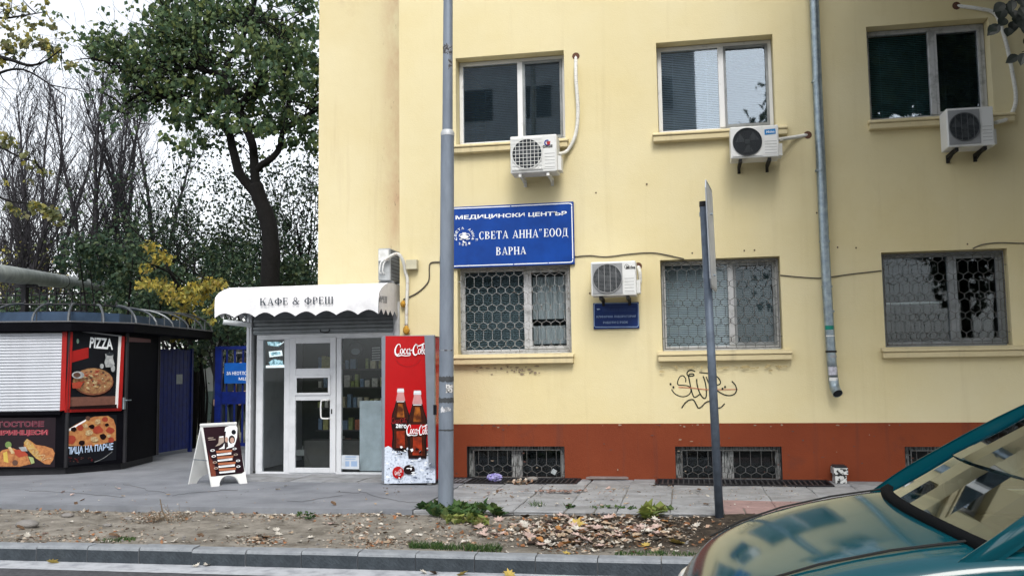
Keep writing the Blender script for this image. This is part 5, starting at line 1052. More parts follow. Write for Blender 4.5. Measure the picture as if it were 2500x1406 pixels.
# ================================================================== PEOPLE BEHIND THE GATE
def skin_part(name, pts, edges, radii, m, parent, root=0):
    org = ORG[parent.name] if parent else V(); me = bpy.data.meshes.new(name); me.from_pydata([tuple(V(p)-org) for p in pts], edges, []); me.materials.append(m); o = bpy.data.objects.new(name, me); COL.objects.link(o)
    o.modifiers.new('skin', 'SKIN'); o.modifiers['skin'].use_smooth_shade = True; ss = o.modifiers.new('sub', 'SUBSURF'); ss.levels = 2; ss.render_levels = 2
    if not me.skin_vertices: 
        bpy.context.view_layer.objects.active = o; bpy.ops.mesh.customdata_skin_add()
    for i, r in enumerate(radii): me.skin_vertices[0].data[i].radius = r if isinstance(r, tuple) else (r, r); me.skin_vertices[0].data[i].use_root = (i == root)
    ORG[o.name] = org; return finish(o, parent)
def person(px, Y, H, top_m, leg_m, label, face=0., stride=.12):
    b = P(px, 1000, Y); x, y = b.x, Y; k = H/1.7; c, s = math.cos(face), math.sin(face)
    def L(a, d, z): return (x+(a*c-d*s)*k, y+(a*s+d*c)*k, z*k)
    t = thing('person', label, 'person', (x, y, -.012)); SK = mat('skin', (.42, .27, .20), .6)
    pts = [L(0, 0, .95), L(0, 0, 1.15), L(0, 0, 1.38), L(0, 0, 1.47), L(0, -.02, 1.56), L(0, -.02, 1.68)]; ed = [(i, i+1) for i in range(5)]; ra = [(.16, .11), (.15, .10), (.17, .10), .055, (.075, .09), (.06, .07)]
    for sg in (-1, 1):
        b0 = len(pts); pts += [L(sg*.09, 0, .90), L(sg*.10, sg*stride*.4, .48), L(sg*.10, sg*stride, .08), L(sg*.11, sg*stride-.16, .03)]; ed += [(0, b0), (b0, b0+1), (b0+1, b0+2), (b0+2, b0+3)]; ra += [.085, .055, .042, .035]
        b1 = len(pts); pts += [L(sg*.19, 0, 1.40), L(sg*.24, .02, 1.12), L(sg*.25, -.06, .88), L(sg*.25, -.08, .78)]; ed += [(2, b1), (b1, b1+1), (b1+1, b1+2), (b1+2, b1+3)]; ra += [.06, .045, .035, .03]
    body = skin_part('body', pts, ed, ra, SK, t)
    jp = [pts[0], pts[1], pts[2], L(0, 0, 1.45)]; je = [(0, 1), (1, 2), (2, 3)]; jr = [(.185, .135), (.17, .125), (.185, .12), .075]; n0 = 4
    tp = [L(0, 0, .97)]; te = []; tr = [(.17, .125)]
    for sg in (-1, 1):
        n0 = len(jp); jp += [L(sg*.19, 0, 1.40), L(sg*.24, .02, 1.12), L(sg*.25, -.06, .90)]; je += [(2, n0), (n0, n0+1), (n0+1, n0+2)]; jr += [.075, .062, .05]
        n1_ = len(tp); tp += [L(sg*.09, 0, .88), L(sg*.10, sg*stride*.4, .48), L(sg*.10, sg*stride, .10)]; te += [(0, n1_), (n1_, n1_+1), (n1_+1, n1_+2)]; tr += [.10, .075, .06]
    skin_part('jacket', jp, je, jr, top_m, t); skin_part('trousers', tp, te, tr, leg_m, t)
    mb = MB(); mb.ball(L(0, .015, 1.64), (.095*k, .105*k, .09*k), 12, 8); obj('hair', mb, mat('hair_dark', (.02, .016, .013), .7), t, smooth=True)
    mb = MB(); f = L(0, -.105, 1.58); mb.ball(f, (.015, .02, .022), 6, 5); obj('nose', mb, SK, t, smooth=True)
    for sg in (-1, 1): mb = MB(); mb.ball(L(sg*.10, sg*stride-.06, .035), (.05, .13, .045), 8, 6); obj('shoe', mb, BLACKM, t, smooth=True)
person(556, 17.6, 1.66, mat('cloth_slate', (.045, .06, .08), .9), mat('cloth_denim', (.035, .05, .075), .9), 'person in slate jacket and dark trousers walking behind the barred gate leaf', .3, .15)
person(592, 18.3, 1.72, mat('cloth_olive', (.05, .055, .045), .9), mat('cloth_black', (.015, .015, .018), .9), 'person in olive jacket and black trousers beside the slate-jacketed walker', -.2, .2)

# ================================================================== CAR
CX, CYc, ZR = -.10, 3.85, -.155
t = thing('car', 'teal hatchback driving past along the kerb', 'car', (CX+1.9, CYc, ZR))
ST = [(0, .50, .50, .52), (.03, .60, .57, .59), (.09, .69, .655, .69), (.18, .745, .74, .785), (.32, .78, .805, .855), (.5, .797, .865, .915), (.72, .808, .915, .965), (.95, .815, .95, 1.0), (1.12, .818, .962, .985), (1.6, .82, .97, .97), (2.3, .82, .98, .98), (3.0, .815, .985, .985), (3.45, .79, .97, .97), (3.68, .73, .90, .90), (3.78, .62, .72, .72)]
def car(s, y, z): return (CX+s, CYc+y, ZR+z)
secs = []
mb = MB()
for s, w_, hs_, hc in ST:
    zl = .24 if .1 < s < 3.6 else .30; half = [(w_*.94, zl), (w_*.985, zl+.12), (w_, .54 if hs_ > .6 else (zl+hs_)/2), (w_*.995, max(.55, hs_-.16)), (w_*.975, hs_-.045), (w_*.935, hs_-.008), (w_*.80, hs_+(hc-hs_)*.42), (w_*.45, hs_+(hc-hs_)*.85)]
    full = [(-a, b) for a, b in half]+[(0, hc)]+half[::-1]; secs.append(len(mb.v)); mb.v += [car(s, a, b) for a, b in full]
nn_ = 17
for i in range(len(ST)-1):
    for j in range(nn_-1): mb.f.append((secs[i]+j, secs[i]+j+1, secs[i+1]+j+1, secs[i+1]+j)); mb.m.append(0)
mb.f += [tuple(range(secs[0], secs[0]+nn_)), tuple(range(secs[-1]+nn_-1, secs[-1]-1, -1))]; mb.m += [0, 0]
body = obj('body', mb, TEAL, t, smooth=True); ss = body.modifiers.new('sub', 'SUBSURF'); ss.levels = 1; ss.render_levels = 2
for sg in (-1, 1):                           # bonnet shut lines and front wing seam
    mb = MB(); mb.tube([car(s, sg*w_*.80, hs_+(hc-hs_)*.42+.0005) for s, w_, hs_, hc in ST[3:8]], .0045, 5); obj('bonnet_seam', mb, RUBBER, t)
# greenhouse
def bar(pts, wy, m, name='pillar'):          # flat pillar: broad across the opening, thin sideways
    mb = MB(); b0 = len(mb.v); n = len(pts)
    for i in range(n):
        a, b = pts[max(i-1, 0)], pts[min(i+1, n-1)]; ds, dz = b[0]-a[0], b[2]-a[2]; l = math.hypot(ds, dz); nx, nz = -dz/l, ds/l; s, y, z = pts[i]
        for u, v in ((-1, -.45), (-1, .25), (-.6, .5), (.6, .5), (1, .25), (1, -.45)): mb.v.append(car(s+nx*u*wy, y+math.copysign(v*wy*.9, y)*(1 if v > 0 else 1)*(1 if v > 0 else 1), z+nz*u*wy))
    for i in range(n-1):
        for j in range(6): mb.f.append((i*6+j, i*6+(j+1) % 6, (i+1)*6+(j+1) % 6, (i+1)*6+j)); mb.m.append(0)
    mb.f += [tuple(range(5, -1, -1)), tuple(range((n-1)*6, n*6))]; mb.m += [0, 0]
    o = obj(name, mb, m, t); smooth_by_angle(o, 50); return o
for sg in (-1, 1):
    bar(spline([(.82, sg*.73, .83), (1.0, sg*.752, .968), (1.2, sg*.725, 1.10), (1.55, sg*.665, 1.30), (1.82, sg*.61, 1.405), (2.3, sg*.60, 1.445), (2.9, sg*.60, 1.42), (3.2, sg*.62, 1.33), (3.55, sg*.70, .98)], 4), .034, TEAL)
    bar([(2.28, sg*.775, .97), (2.32, sg*.62, 1.42)], .035, mat('pillar_black', (.012, .012, .014), .4), 'door_pillar'); bar([(3.0, sg*.78, .98), (3.06, sg*.62, 1.38)], .04, TEAL)
mb = MB(); rs = [(1.80, 1.40, .60), (1.95, 1.435, .60), (2.4, 1.462, .595), (2.9, 1.44, .595), (3.2, 1.35, .61)]
for (s0, h0, w0), (s1, h1, w1) in zip(rs[:-1], rs[1:]):
    for k in range(8):
        u0, u1 = -1+k/4, -1+(k+1)/4; f = lambda u: .03*(1-u*u); mb.face([car(s0, u0*w0, h0+f(u0)), car(s1, u0*w1, h1+f(u0)), car(s1, u1*w1, h1+f(u1)), car(s0, u1*w0, h0+f(u1))])
obj('roof', mb, TEAL, t, smooth=True)
mb = MB(); g_ = [(1.0, .965, .735), (1.25, 1.13, .70), (1.55, 1.305, .65), (1.80, 1.41, .59)]
for (s0, h0, w0), (s1, h1, w1) in zip(g_[:-1], g_[1:]):
    for k in range(8): u0, u1 = -1+k/4, -1+(k+1)/4; b_ = lambda u: -.10*(1-u*u); mb.face([car(s0+b_(u0), u0*w0, h0+.02*(1-u0*u0)), car(s1+b_(u0)*.8, u0*w1, h1+.02*(1-u0*u0)), car(s1+b_(u1)*.8, u1*w1, h1+.02*(1-u1*u1)), car(s0+b_(u1), u1*w0, h0+.02*(1-u1*u1))])
obj('windscreen', mb, CARG, t, smooth=True)
mb = MB(); mb.tube([car(.985-.10*(1-u*u), u*.74, .958+.032*(1-u*u)) for u in [k/8-1 for k in range(17)]], .026, 6); obj('cowl', mb, mat('cowl_black', (.006, .007, .008), .9, spec=.05), t, smooth=True)
for sg in (-1, 1):
    for q in ([(1.15, .765, .965), (2.25, .785, .985), (2.28, .63, 1.40), (1.80, .625, 1.375), (1.45, .695, 1.22)], [(2.33, .785, .985), (2.98, .785, .99), (3.02, .63, 1.36), (2.36, .63, 1.405)]): mb = MB(); mb.face([car(s, sg*y, z) for s, y, z in q]); obj('side_window', mb, CARG, t)
mb = MB(); mb.face([car(3.22, -.6, 1.33), car(3.22, .6, 1.33), car(3.56, .68, .99), car(3.56, -.68, .99)]); obj('rear_window', mb, CARG, t)
INT = mat('car_interior', (.03, .032, .035), .8)
mb = MB(); mb.box(CX+1.05, CX+1.45, CYc-.68, CYc+.68, ZR+.80, ZR+.992); o = obj('dashboard', mb, INT, t); bevel(o, .04, 3)
for sg in (-1, 1):
    mb = MB(); mb.box(CX+2.02, CX+2.2, CYc+sg*.36-.24, CYc+sg*.36+.24, ZR+.7, ZR+1.2); mb.box(CX+2.08, CX+2.18, CYc+sg*.36-.12, CYc+sg*.36+.12, ZR+1.2, ZR+1.36); o = obj('seat', mb, INT, t); bevel(o, .05, 3)
mb = MB(); c = V(car(1.62, -.36, 1.02)); ax = V((-.85, 0, .5)).normalized(); a_ = V((0, 1, 0)); b_ = ax.cross(a_); mb.tube([c+(a_*math.cos(rad(k*20))+b_*math.sin(rad(k*20)))*.18 for k in range(19)], .014, 6); mb.tube([c-a_*.18, c+a_*.18], .012, 5); obj('steering_wheel', mb, INT, t, smooth=True)
mb = MB(); c = car(1.72, 0, 1.33); mb.box(c[0], c[0]+.03, c[1]-.11, c[1]+.11, c[2]-.03, c[2]+.03); obj('rear_view_mirror', mb, INT, t)
for sg in (-1, 1):
    mb = MB(); mb.ball(car(1.32, sg*.90, 1.02), (.07, .10, .065), 12, 8); mb.tube([car(1.32, sg*.80, .98), car(1.33, sg*.86, 1.0)], .02, 6); obj('wing_mirror', mb, TEAL, t, smooth=True)
    mb = MB(); mb.ball(car(.125, sg*.575, .565), (.10, .13, .07), 14, 10); obj('headlight', mb, mat('lens_clear', (.75, .74, .70), .08, spec=.8), t, smooth=True)
    mb = MB(); mb.ball(car(.185, sg*.695, .585), (.075, .045, .055), 12, 8); obj('indicator', mb, mat('lens_orange', (.75, .26, .06), .12, spec=.8), t, smooth=True)
    mb = MB(); mb.tube([car(1.08+.0, sg*.10, .985), car(1.18, sg*.10+.5*sg, 1.035)], .008, 5); obj('wiper', mb, RUBBER, t)
    mb = MB(); mb.tube([car(1.0, sg*.822, .60), car(3.2, sg*.822, .62)], .014, 6); obj('rubbing_strip', mb, RUBBER, t)
    mb = MB(); mb.box(CX+2.05, CX+2.2, CYc+sg*.825-.012, CYc+sg*.825+.012, ZR+.82, ZR+.85); obj('door_handle', mb, TEAL, t)
    for s in (.68, 3.05):
        mb = MB(); mb.lathe([(.18, -.09), (.27, -.09), (.295, -.06), (.295, .06), (.27, .09), (.18, .09)], car(s, sg*.75, .295), (0, 1, 0), 28); wv_ = obj('wheel', mb, TYRE, t, smooth=True)
        mb = MB(); mb.lathe([(0, .07*sg), (.06, .08*sg), (.17, .085*sg), (.185, .06*sg)], car(s, sg*.75, .295), (0, 1, 0), 20); obj('rim', mb, STEEL, wv_, smooth=True)
mb = MB(); mb.box(CX-.02, CX+.02, CYc-.5, CYc+.5, ZR+.30, ZR+.42); o = obj('grille', mb, RUBBER, t); bevel(o, .01, 2)
# ================================================================== TREES
def rdir(): 
    z = rnd.uniform(-1, 1); a = rnd.uniform(0, 6.283); r = math.sqrt(1-z*z); return V((r*math.cos(a), r*math.sin(a), z))
def cloud(mb, c, r, n, L, droop=.5, flat=1., wr=.42):
    """leaves through a ball of foliage, denser towards its rim, tips hanging"""
    for _ in range(n):
        d = rdir(); q = rnd.random()**.45; p = V((c.x+d.x*r*q, c.y+d.y*r*q*1.1, c.z+d.z*r*q*flat)); dd = rdir(); dd.z -= droop; l = L*rnd.uniform(.6, 1.3); mb.leaf(p, dd, rdir(), l, l*wr)
def grow(mb, p, d, ln, r, lvl, ends, up=.25, wob=.25, kids=3, nseg=4, ratio=.62, spread=.75, minr=.004, sides=5):
    pts = [p.copy()]; rs = [r]; dd = d.normalized()
    for i in range(nseg):
        dd = (dd+V((rnd.gauss(0, wob), rnd.gauss(0, wob), rnd.gauss(0, wob)+up*.5))*.5).normalized(); p = p+dd*(ln/nseg); pts.append(p.copy()); rs.append(max(minr, r*(1-.55*(i+1)/nseg)))
    mb.tube(pts, rs, sides if lvl > 1 else 3, cap=False)
    if lvl <= 0: ends.append((p, dd)); return
    for k in range(kids):
        i = min(nseg, 1+int((k+rnd.random())*nseg/kids)); a = rdir(); a -= dd*a.dot(dd); a.normalize(); nd = (dd+a*spread*rnd.uniform(.6, 1.3)).normalized()
        grow(mb, pts[i], nd, ln*ratio*rnd.uniform(.75, 1.25), rs[i]*.62, lvl-1, ends, up, wob, kids, max(2, nseg-1), ratio, spread, minr, sides)
    ends.append((p, dd))
def tree_thing(name, label, base, group=None): return thing(name, label, 'tree', (base.x, base.y, 0), group)

# the big spreading tree behind the shop
TY = 20.
base = P(665, 700, TY); t = tree_thing('spreading_tree', 'large dark-trunked tree with a forked trunk and spreading green crown behind the shop', base)
def pp(px, py, dy=0.): return P(px, py, TY+dy)
mb = MB(); bx = pp(660, 700); mb.tube(spline([(bx.x+.1, TY, -.05), (bx.x+.02, TY, 1.0)]+[tuple(pp(*q)) for q in ((659, 690), (662, 620), (658, 560), (646, 515), (632, 480), (624, 450))], 4), [.25]*5+[.215]*8+[.19]*8+[.17]*7+[.15]*1, 10)
o = obj('trunk', mb, BARK, t, smooth=True)
mb = MB(); ends = []
def limb(q, r0, r1): 
    pts = spline([tuple(pp(*a)) for a in q], 4); n = len(pts); mb.tube(pts, [r0+(r1-r0)*i/(n-1) for i in range(n)], 7); return pts
limbs = [limb([(634, 485), (606, 452), (585, 425), (575, 390, .1), (566, 355, .2), (560, 330, .3), (535, 300, .4), (500, 282, .5), (470, 262, .3), (440, 245), (420, 238), (392, 236)], .125, .05),
 limb([(624, 455), (622, 420), (620, 385), (616, 350, -.2), (600, 310, -.3), (585, 270, -.4), (560, 240, -.5), (545, 190, -.4), (500, 172, -.3), (480, 165), (455, 170), (435, 185)], .115, .045),
 limb([(622, 420), (640, 402), (662, 388), (682, 362, .3), (690, 320, .4), (700, 280, .5), (705, 240, .5), (690, 200, .4), (700, 160, .3), (720, 120, .2)], .09, .035),
 limb([(690, 320, .4), (720, 300, .2), (750, 285), (778, 262), (800, 250)], .08, .06),
 limb([(500, 172, -.3), (497, 155), (480, 110), (500, 60), (505, 30)], .07, .03), limb([(545, 190, -.4), (560, 140), (590, 110), (600, 60), (620, 20), (630, -40)], .08, .03), limb([(585, 270, -.4), (610, 220, -.6), (640, 190, -.6), (650, 140), (680, 90), (690, 40)], .08, .03),
 limb([(392, 236), (378, 250), (372, 246)], .05, .04), limb([(378, 248), (368, 232), (345, 228), (320, 245), (300, 262), (285, 275)], .045, .012), limb([(384, 238), (376, 210), (370, 190), (360, 180), (330, 176), (300, 172), (280, 160), (255, 150), (225, 148)], .055, .012), limb([(376, 205), (390, 180), (392, 165), (380, 150)], .03, .01), limb([(435, 185), (432, 195)], .03, .02), limb([(455, 170), (420, 155), (390, 160), (360, 155), (330, 140)], .04, .012), limb([(480, 165), (470, 120), (440, 90), (410, 70)], .05, .015)]
for pts in limbs:
    n = len(pts)
    for k in range(2 if len(pts) < 30 else int(n*.42), n, 1):
        p = V(pts[k]); a = rdir(); a.z = abs(a.z)*.4; grow(mb, p, a, rnd.uniform(.5, 1.1), .022, 2, ends, .12, .45, 3, 4, .62, .9, .004, 4)
obj('branches', mb, BARK, t, smooth=True)
mb = MB()
BL = [(245, 105, 34), (275, 118, 34), (305, 125, 34), (335, 118, 30), (360, 150, 22), (225, 120, 22), (390, 30, 50), (440, 15, 55), (400, 75, 48), (450, 70, 50), (500, 30, 55), (420, 115, 40), (480, 95, 36), (550, 30, 60), (540, 85, 45), (600, 30, 60), (650, 60, 55), (600, 95, 45), (700, 75, 50), (750, 70, 40), (640, 120, 50), (690, 130, 50), (740, 120, 45), (765, 150, 35), (720, 170, 45), (660, 170, 36), (750, 200, 40), (765, 250, 30), (720, 225, 34), (370, 105, 36), (350, 80, 30),
      (470, 190, 28), (440, 200, 26), (500, 205, 32), (540, 225, 40), (575, 225, 38), (510, 245, 34), (480, 255, 30), (560, 255, 36), (600, 250, 32), (440, 265, 30), (420, 290, 24), (460, 300, 30), (520, 290, 28), (480, 330, 26), (500, 350, 24), (545, 300, 26), (580, 300, 30), (610, 310, 30), (640, 310, 34), (670, 300, 32), (640, 270, 26), (690, 345, 24), (720, 340, 36), (750, 320, 36), (740, 290, 30), (765, 360, 26), (700, 270, 28), (520, 150, 26), (560, 170, 26), (410, 330, 24), (450, 350, 26), (430, 150, 24), (650, 215, 26), (690, 210, 26), (470, 375, 18),
      (400, -40, 60), (480, -50, 70), (570, -50, 70), (660, -40, 70), (740, 0, 50), (820, 60, 60), (830, 160, 70), (840, 280, 60), (800, 340, 40)]
for px, py, r in BL: cloud(mb, pp(px, py, rnd.uniform(-1.2, 1.4)), r/FPX*TY*1.05, int(68*(r/36)**2), .145, 1.3, .75)
for p, d in ends: 
    if rnd.random() < .5: cloud(mb, p, .18, 4, .13, .7)
obj('crown', mb, LEAFM, t, kind='stuff')

# leafless trees of the row behind
lab = ['slim bare tree with stems fanning out above the iron railing', 'bare tree with two straight close stems rising from the hedge', 'tall bare tree with a broom of fine twigs beside the big green tree', 'bare tree whose thin stems lean left over the overhead pipe', 'bare many-stemmed tree half hidden by the big tree crown', 'bare tree with yellow leaves caught in its lower twigs']
for k, (px, Y, H, ns, lean) in enumerate(((128, 27, 10.6, 4, -.05), (222, 25, 10.8, 4, .02), (278, 28, 11.4, 3, .06), (60, 24, 9.4, 4, -.16), (362, 26, 10.4, 4, .05), (20, 29, 10, 3, .0))):
    b = P(px, 700, Y); t = tree_thing('bare_tree', lab[k], b, 'leafless trees in the row behind the kiosk'); mb = MB(); ends = []
    mb.tube([(b.x, Y, -.05), (b.x, Y, 1.2), (b.x+lean*1.5, Y, 2.4)], [.15, .12, .105], 8); st0 = V((b.x+lean*1.5, Y, 2.35)); tr = obj('trunk', mb, BARKG, t, smooth=True)
    mb = MB()
    for s in range(ns):
        dx = lean+(s-(ns-1)/2)*.16+rnd.uniform(-.05, .05); d = V((dx, rnd.uniform(-.15, .15), 1)); p = st0.copy(); pts = [p]; rs = [.085]; n = 12; dd = d.normalized(); hh = (H-2.4)*rnd.uniform(.85, 1.05)
        for i in range(n): dd = (dd+V((rnd.gauss(0, .06), rnd.gauss(0, .06), .04))).normalized(); p = p+dd*hh/n; pts.append(p.copy()); rs.append(.085*(1-.9*(i+1)/n)+.006)
        mb.tube(pts, rs, 6, cap=False)
        for i in range(1, n):
            for _ in range(4 if i > 2 else 2):
                a = rdir(); a.z = 0; a.normalize(); nd = (dd+a*rnd.uniform(.4, .8)).normalized(); grow(mb, pts[i], nd, rnd.uniform(.9, 1.9)*(1-.35*i/n), max(.012, rs[i]*.42), 2, ends, .35, .22, 3, 4, .6, .55, .0055, 4)
    obj('branches', mb, BARKG, t, smooth=True)
    mb = MB(); c = 0
    for p, d in ends:
        if p.z < 5.2 and rnd.random() < (.35 if k in (0, 3, 5) else .3): cloud(mb, p, .16, 3, .10, .6)
    if mb.v: obj('leaves', mb, LEAFG if k in (0, 3, 5) else LEAFD, t, kind='stuff')
# understorey trees with small dark leaves
lab = ['dark small-leaved tree left of the forked trunk', 'dark small-leaved tree right of the forked trunk, against the wing wall', 'dark thicket tree behind the hedge between bare trunks', 'dark leafy tree behind the yellow-leaved branch', 'dark small-leaved tree close behind the forked trunk', 'dark twiggy tree between the yellow leaves and the forked trunk', 'dark twiggy tree between the forked trunk and the wing wall']
for k, (px, Y, H, sp) in enumerate(((530, 24, 7.6, 1.2), (745, 23, 7.8, .9), (300, 30, 6.4, 1.5), (430, 25, 6.4, 1.2), (620, 26, 7.2, 1.3), (470, 27, 7.4, 1.3), (690, 27, 7.0, 1.1))):
    b = P(px, 700, Y); t = tree_thing('understorey_tree', lab[k], b, 'dark leafy trees behind the shop'); mb = MB(); ends = []
    mb.tube([(b.x, Y, -.05), (b.x+.05, Y, 1.0), (b.x, Y, 2.0)], [.13, .11, .09], 7); obj('trunk', mb, BARK, t, smooth=True); mb = MB()
    for s in range(7): d = V((rnd.uniform(-.7, .7)*sp, rnd.uniform(-.5, .5), rnd.uniform(.6, 1.2))); grow(mb, V((b.x, Y, rnd.uniform(1.2, 2.0))), d, (H-1.8)*.55, .05, 3, ends, .18, .3, 4, 4, .62, .8, .006, 4)
    obj('branches', mb, BARK, t, smooth=True); mb = MB()
    for p, d in ends:
        if p.z < H: cloud(mb, p, .32, 7, .09, .5)
    obj('crown', mb, LEAFD, t, kind='stuff')
# hedge masses: separate shrubs
SH = [('dark green shrub behind the pipe above the kiosk roof', 18.5, [(190, 600, 40), (240, 610, 45), (290, 630, 45), (220, 650, 40), (270, 670, 45), (160, 640, 28), (320, 660, 40), (300, 700, 40), (340, 600, 35), (330, 560, 22), (250, 570, 25)], LEAFD),
      ('dark shrub behind the yellow-leaved branch', 18.0, [(380, 640, 40), (420, 680, 45), (390, 700, 40), (360, 720, 35), (440, 740, 40), (400, 760, 40), (480, 760, 40), (470, 700, 40), (500, 720, 40)], LEAFD),
      ('deep green shrub mass behind the shop awning', 21.5, [(540, 640, 50), (600, 650, 50), (560, 690, 45), (640, 690, 45), (500, 620, 40), (520, 680, 40), (700, 680, 45), (740, 660, 45), (760, 690, 40), (690, 640, 35), (600, 600, 35)], LEAFD),
      ('green creeper hanging over the gate post', 16.6, [(470, 790, 34), (500, 810, 34), (440, 800, 28), (490, 850, 28), (475, 880, 22), (515, 780, 30), (560, 800, 30), (590, 815, 26), (570, 830, 20), (500, 890, 12), (450, 830, 14)], LEAFD),
      ('dark hedge under the iron railing behind the pizza kiosk', 21.0, [(20, 760, 50), (80, 755, 45), (140, 750, 50), (200, 745, 50), (260, 745, 50), (320, 760, 50), (60, 720, 25), (370, 780, 40)], LEAFD)]
for lab_, Y, bl, m_ in SH:
    cx_ = sum(b[0] for b in bl)/len(bl); b = P(cx_, 760, Y); t = thing('shrub', lab_, 'shrub', (b.x, Y, 0), 'shrubs in the yard behind the kiosks')
    mb = MB()
    for px, py, r in bl[::3]: q = P(px, py, Y); mb.tube([(b.x+(q.x-b.x)*.35, Y, -.02), (b.x+(q.x-b.x)*.7, Y+.1, q.z*.6), q], [.03, .022, .008], 5, cap=False)
    obj('stems', mb, BARK, t, kind='stuff'); mb = MB()
    for px, py, r in bl: cloud(mb, P(px, py, Y+rnd.uniform(-.5, .6)), r/FPX*Y*1.12, int(190*(r/40)**2), .105, .5, .9)
    obj('foliage', mb, m_, t, kind='stuff')
# yellow autumn tree by the gate
YT = 15.2; b = P(470, 900, YT+1.4); t = tree_thing('autumn_tree', 'slender tree with bright yellow autumn leaves leaning over the blue gate', b)
mb = MB(); mb.tube([(b.x, YT+1.4, 0), tuple(P(476, 960, YT+1.3)), tuple(P(470, 860, YT+1.2)), tuple(P(455, 760, YT+.9)), tuple(P(430, 690, YT+.5)), tuple(P(390, 620, YT+.3))], [.09, .08, .07, .05, .035, .015], 7)
mb.tube([P(488, 1060, YT+1.6), P(492, 940, YT+1.5), P(486, 820, YT+1.2)], [.05, .045, .03], 6); obj('trunk', mb, BARK, t, smooth=True); mb = MB(); ends = []
for q in ((430, 690, .5), (455, 740, .8), (410, 650, .4), (470, 700, .6), (500, 720, .4), (530, 690, .2), (380, 600, .3)): grow(mb, P(q[0], q[1], YT+q[2]), V((rnd.uniform(-1, 1), -.3, .3)), .9, .018, 2, ends, .05, .3, 3, 4, .6, .8, .003, 4)
obj('branches', mb, BARK, t, smooth=True); mb = MB()
for px, py, r in ((365, 600, 20), (390, 625, 24), (410, 630, 18), (360, 650, 18), (350, 690, 22), (370, 690, 24), (395, 695, 26), (420, 705, 24), (450, 715, 24), (475, 700, 24), (500, 695, 26), (525, 690, 22), (540, 685, 16), (430, 730, 24), (455, 745, 24), (480, 725, 22), (400, 720, 22), (505, 715, 18), (440, 765, 18), (470, 775, 14), (510, 755, 14), (430, 825, 12), (440, 815, 12), (530, 740, 14), (520, 780, 10)): cloud(mb, P(px, py, YT+rnd.uniform(-.3, .4)), r/FPX*YT*1.1, int(46*(r/22)**2)+6, .095, .7, .75, .3)
obj('crown', mb, LEAFY, t, kind='stuff')
# maple boughs reaching in at the left
YM = 15.; b = P(-190, 900, YM); t = tree_thing('maple_tree', 'maple at the street edge with thinning yellow-green leaves on drooping boughs', V((b.x, YM, 0)))
mb = MB(); mb.tube([(b.x, YM, -.05), (b.x, YM, 2.), tuple(P(-150, 300, YM)), tuple(P(-160, 60, YM)), tuple(P(-170, -200, YM))], [.2, .17, .14, .10, .05], 9); obj('trunk', mb, BARK, t, smooth=True); mb = MB(); ends = []
def bough(q, r0):
    pts = spline([tuple(P(a, b_, YM+c)) for a, b_, c in q], 4); n = len(pts); mb.tube(pts, [max(.006, r0*(1-.85*i/n)) for i in range(n)], 6)
    for k in range(2, n, 2): a = rdir(); grow(mb, V(pts[k]), a, rnd.uniform(.3, .7), .012, 2, ends, .0, .4, 3, 3, .6, .8, .003, 4)
bough([(-160, 160, 0), (-60, 130, -.2), (20, 145, -.3), (70, 160, -.4), (110, 150, -.3), (150, 120, -.3)], .05); bough([(-155, 60, 0), (-60, 40, .2), (10, 45, .3), (60, 38, .2), (110, 30, .2)], .04); bough([(-150, 300, 0), (-60, 350, .3), (0, 360, .2), (40, 380, .1), (90, 400, 0), (120, 440, 0)], .035); bough([(-150, 380, 0), (-40, 460, .3), (20, 490, .2), (80, 500, .1), (150, 540, 0)], .03); bough([(-155, 200, 0), (-40, 190, -.4), (30, 170, -.5), (80, 180, -.4), (160, 235, -.3)], .04)
obj('branches', mb, BARK, t, smooth=True); mb = MB()
for px, py, r, n in ((15, 60, 26, 26), (50, 100, 26, 30), (20, 110, 22, 26), (80, 95, 22, 24), (110, 105, 20, 22), (135, 125, 20, 20), (85, 60, 24, 16), (50, 30, 26, 20), (10, 15, 26, 24), (130, 60, 20, 10), (150, 85, 14, 8), (170, 150, 14, 8), (185, 155, 8, 5), (40, 130, 20, 14), (5, 150, 16, 12), (100, 10, 26, 14), (10, 335, 18, 26), (25, 345, 14, 16), (60, 375, 14, 10), (75, 400, 16, 14), (105, 420, 12, 8), (125, 415, 10, 6), (90, 500, 14, 22), (80, 495, 10, 14), (130, 525, 18, 32), (125, 515, 14, 20), (25, 500, 10, 8), (40, 515, 14, 14), (55, 520, 10, 6), (150, 540, 8, 6), (10, 440, 10, 5), (65, 440, 8, 4)): cloud(mb, P(px, py, YM+rnd.uniform(-.4, .4)), r/FPX*YM*1.25, int(n*1.3), .11, .9, .8, .45)
obj('crown', mb, LEAFG, t, kind='stuff')
mb = MB()
for px in range(-20, 160, 9): cloud(mb, P(px, rnd.uniform(680, 722), 33), .5, 30, .2, .5)
b = P(70, 760, 33); t = thing('shrub', 'golden autumn shrub glimpsed beyond the railing under the pipe', 'shrub', (b.x, 33, 0), 'shrubs in the yard behind the kiosks'); obj('foliage', mb, LEAFY, t, kind='stuff'); mb = MB(); mb.tube([(b.x, 33, 0), (b.x, 33, 3.2)], .05, 5); mb.tube([(b.x-1, 33, 0), (b.x-.8, 33, 3)], .04, 5); obj('stems', mb, BARK, t, kind='stuff')
# far wood closing the view
mb = MB()
for i in range(90):
    x = rnd.uniform(-42, 2); cloud(mb, V((x, rnd.uniform(44, 52), rnd.uniform(.5, 3.6))), rnd.uniform(1., 1.8), 55, .42, .4)
obj('far_wood', mb, LEAFD, kind='stuff', label='distant dark belt of wood closing the yard', category='wood')

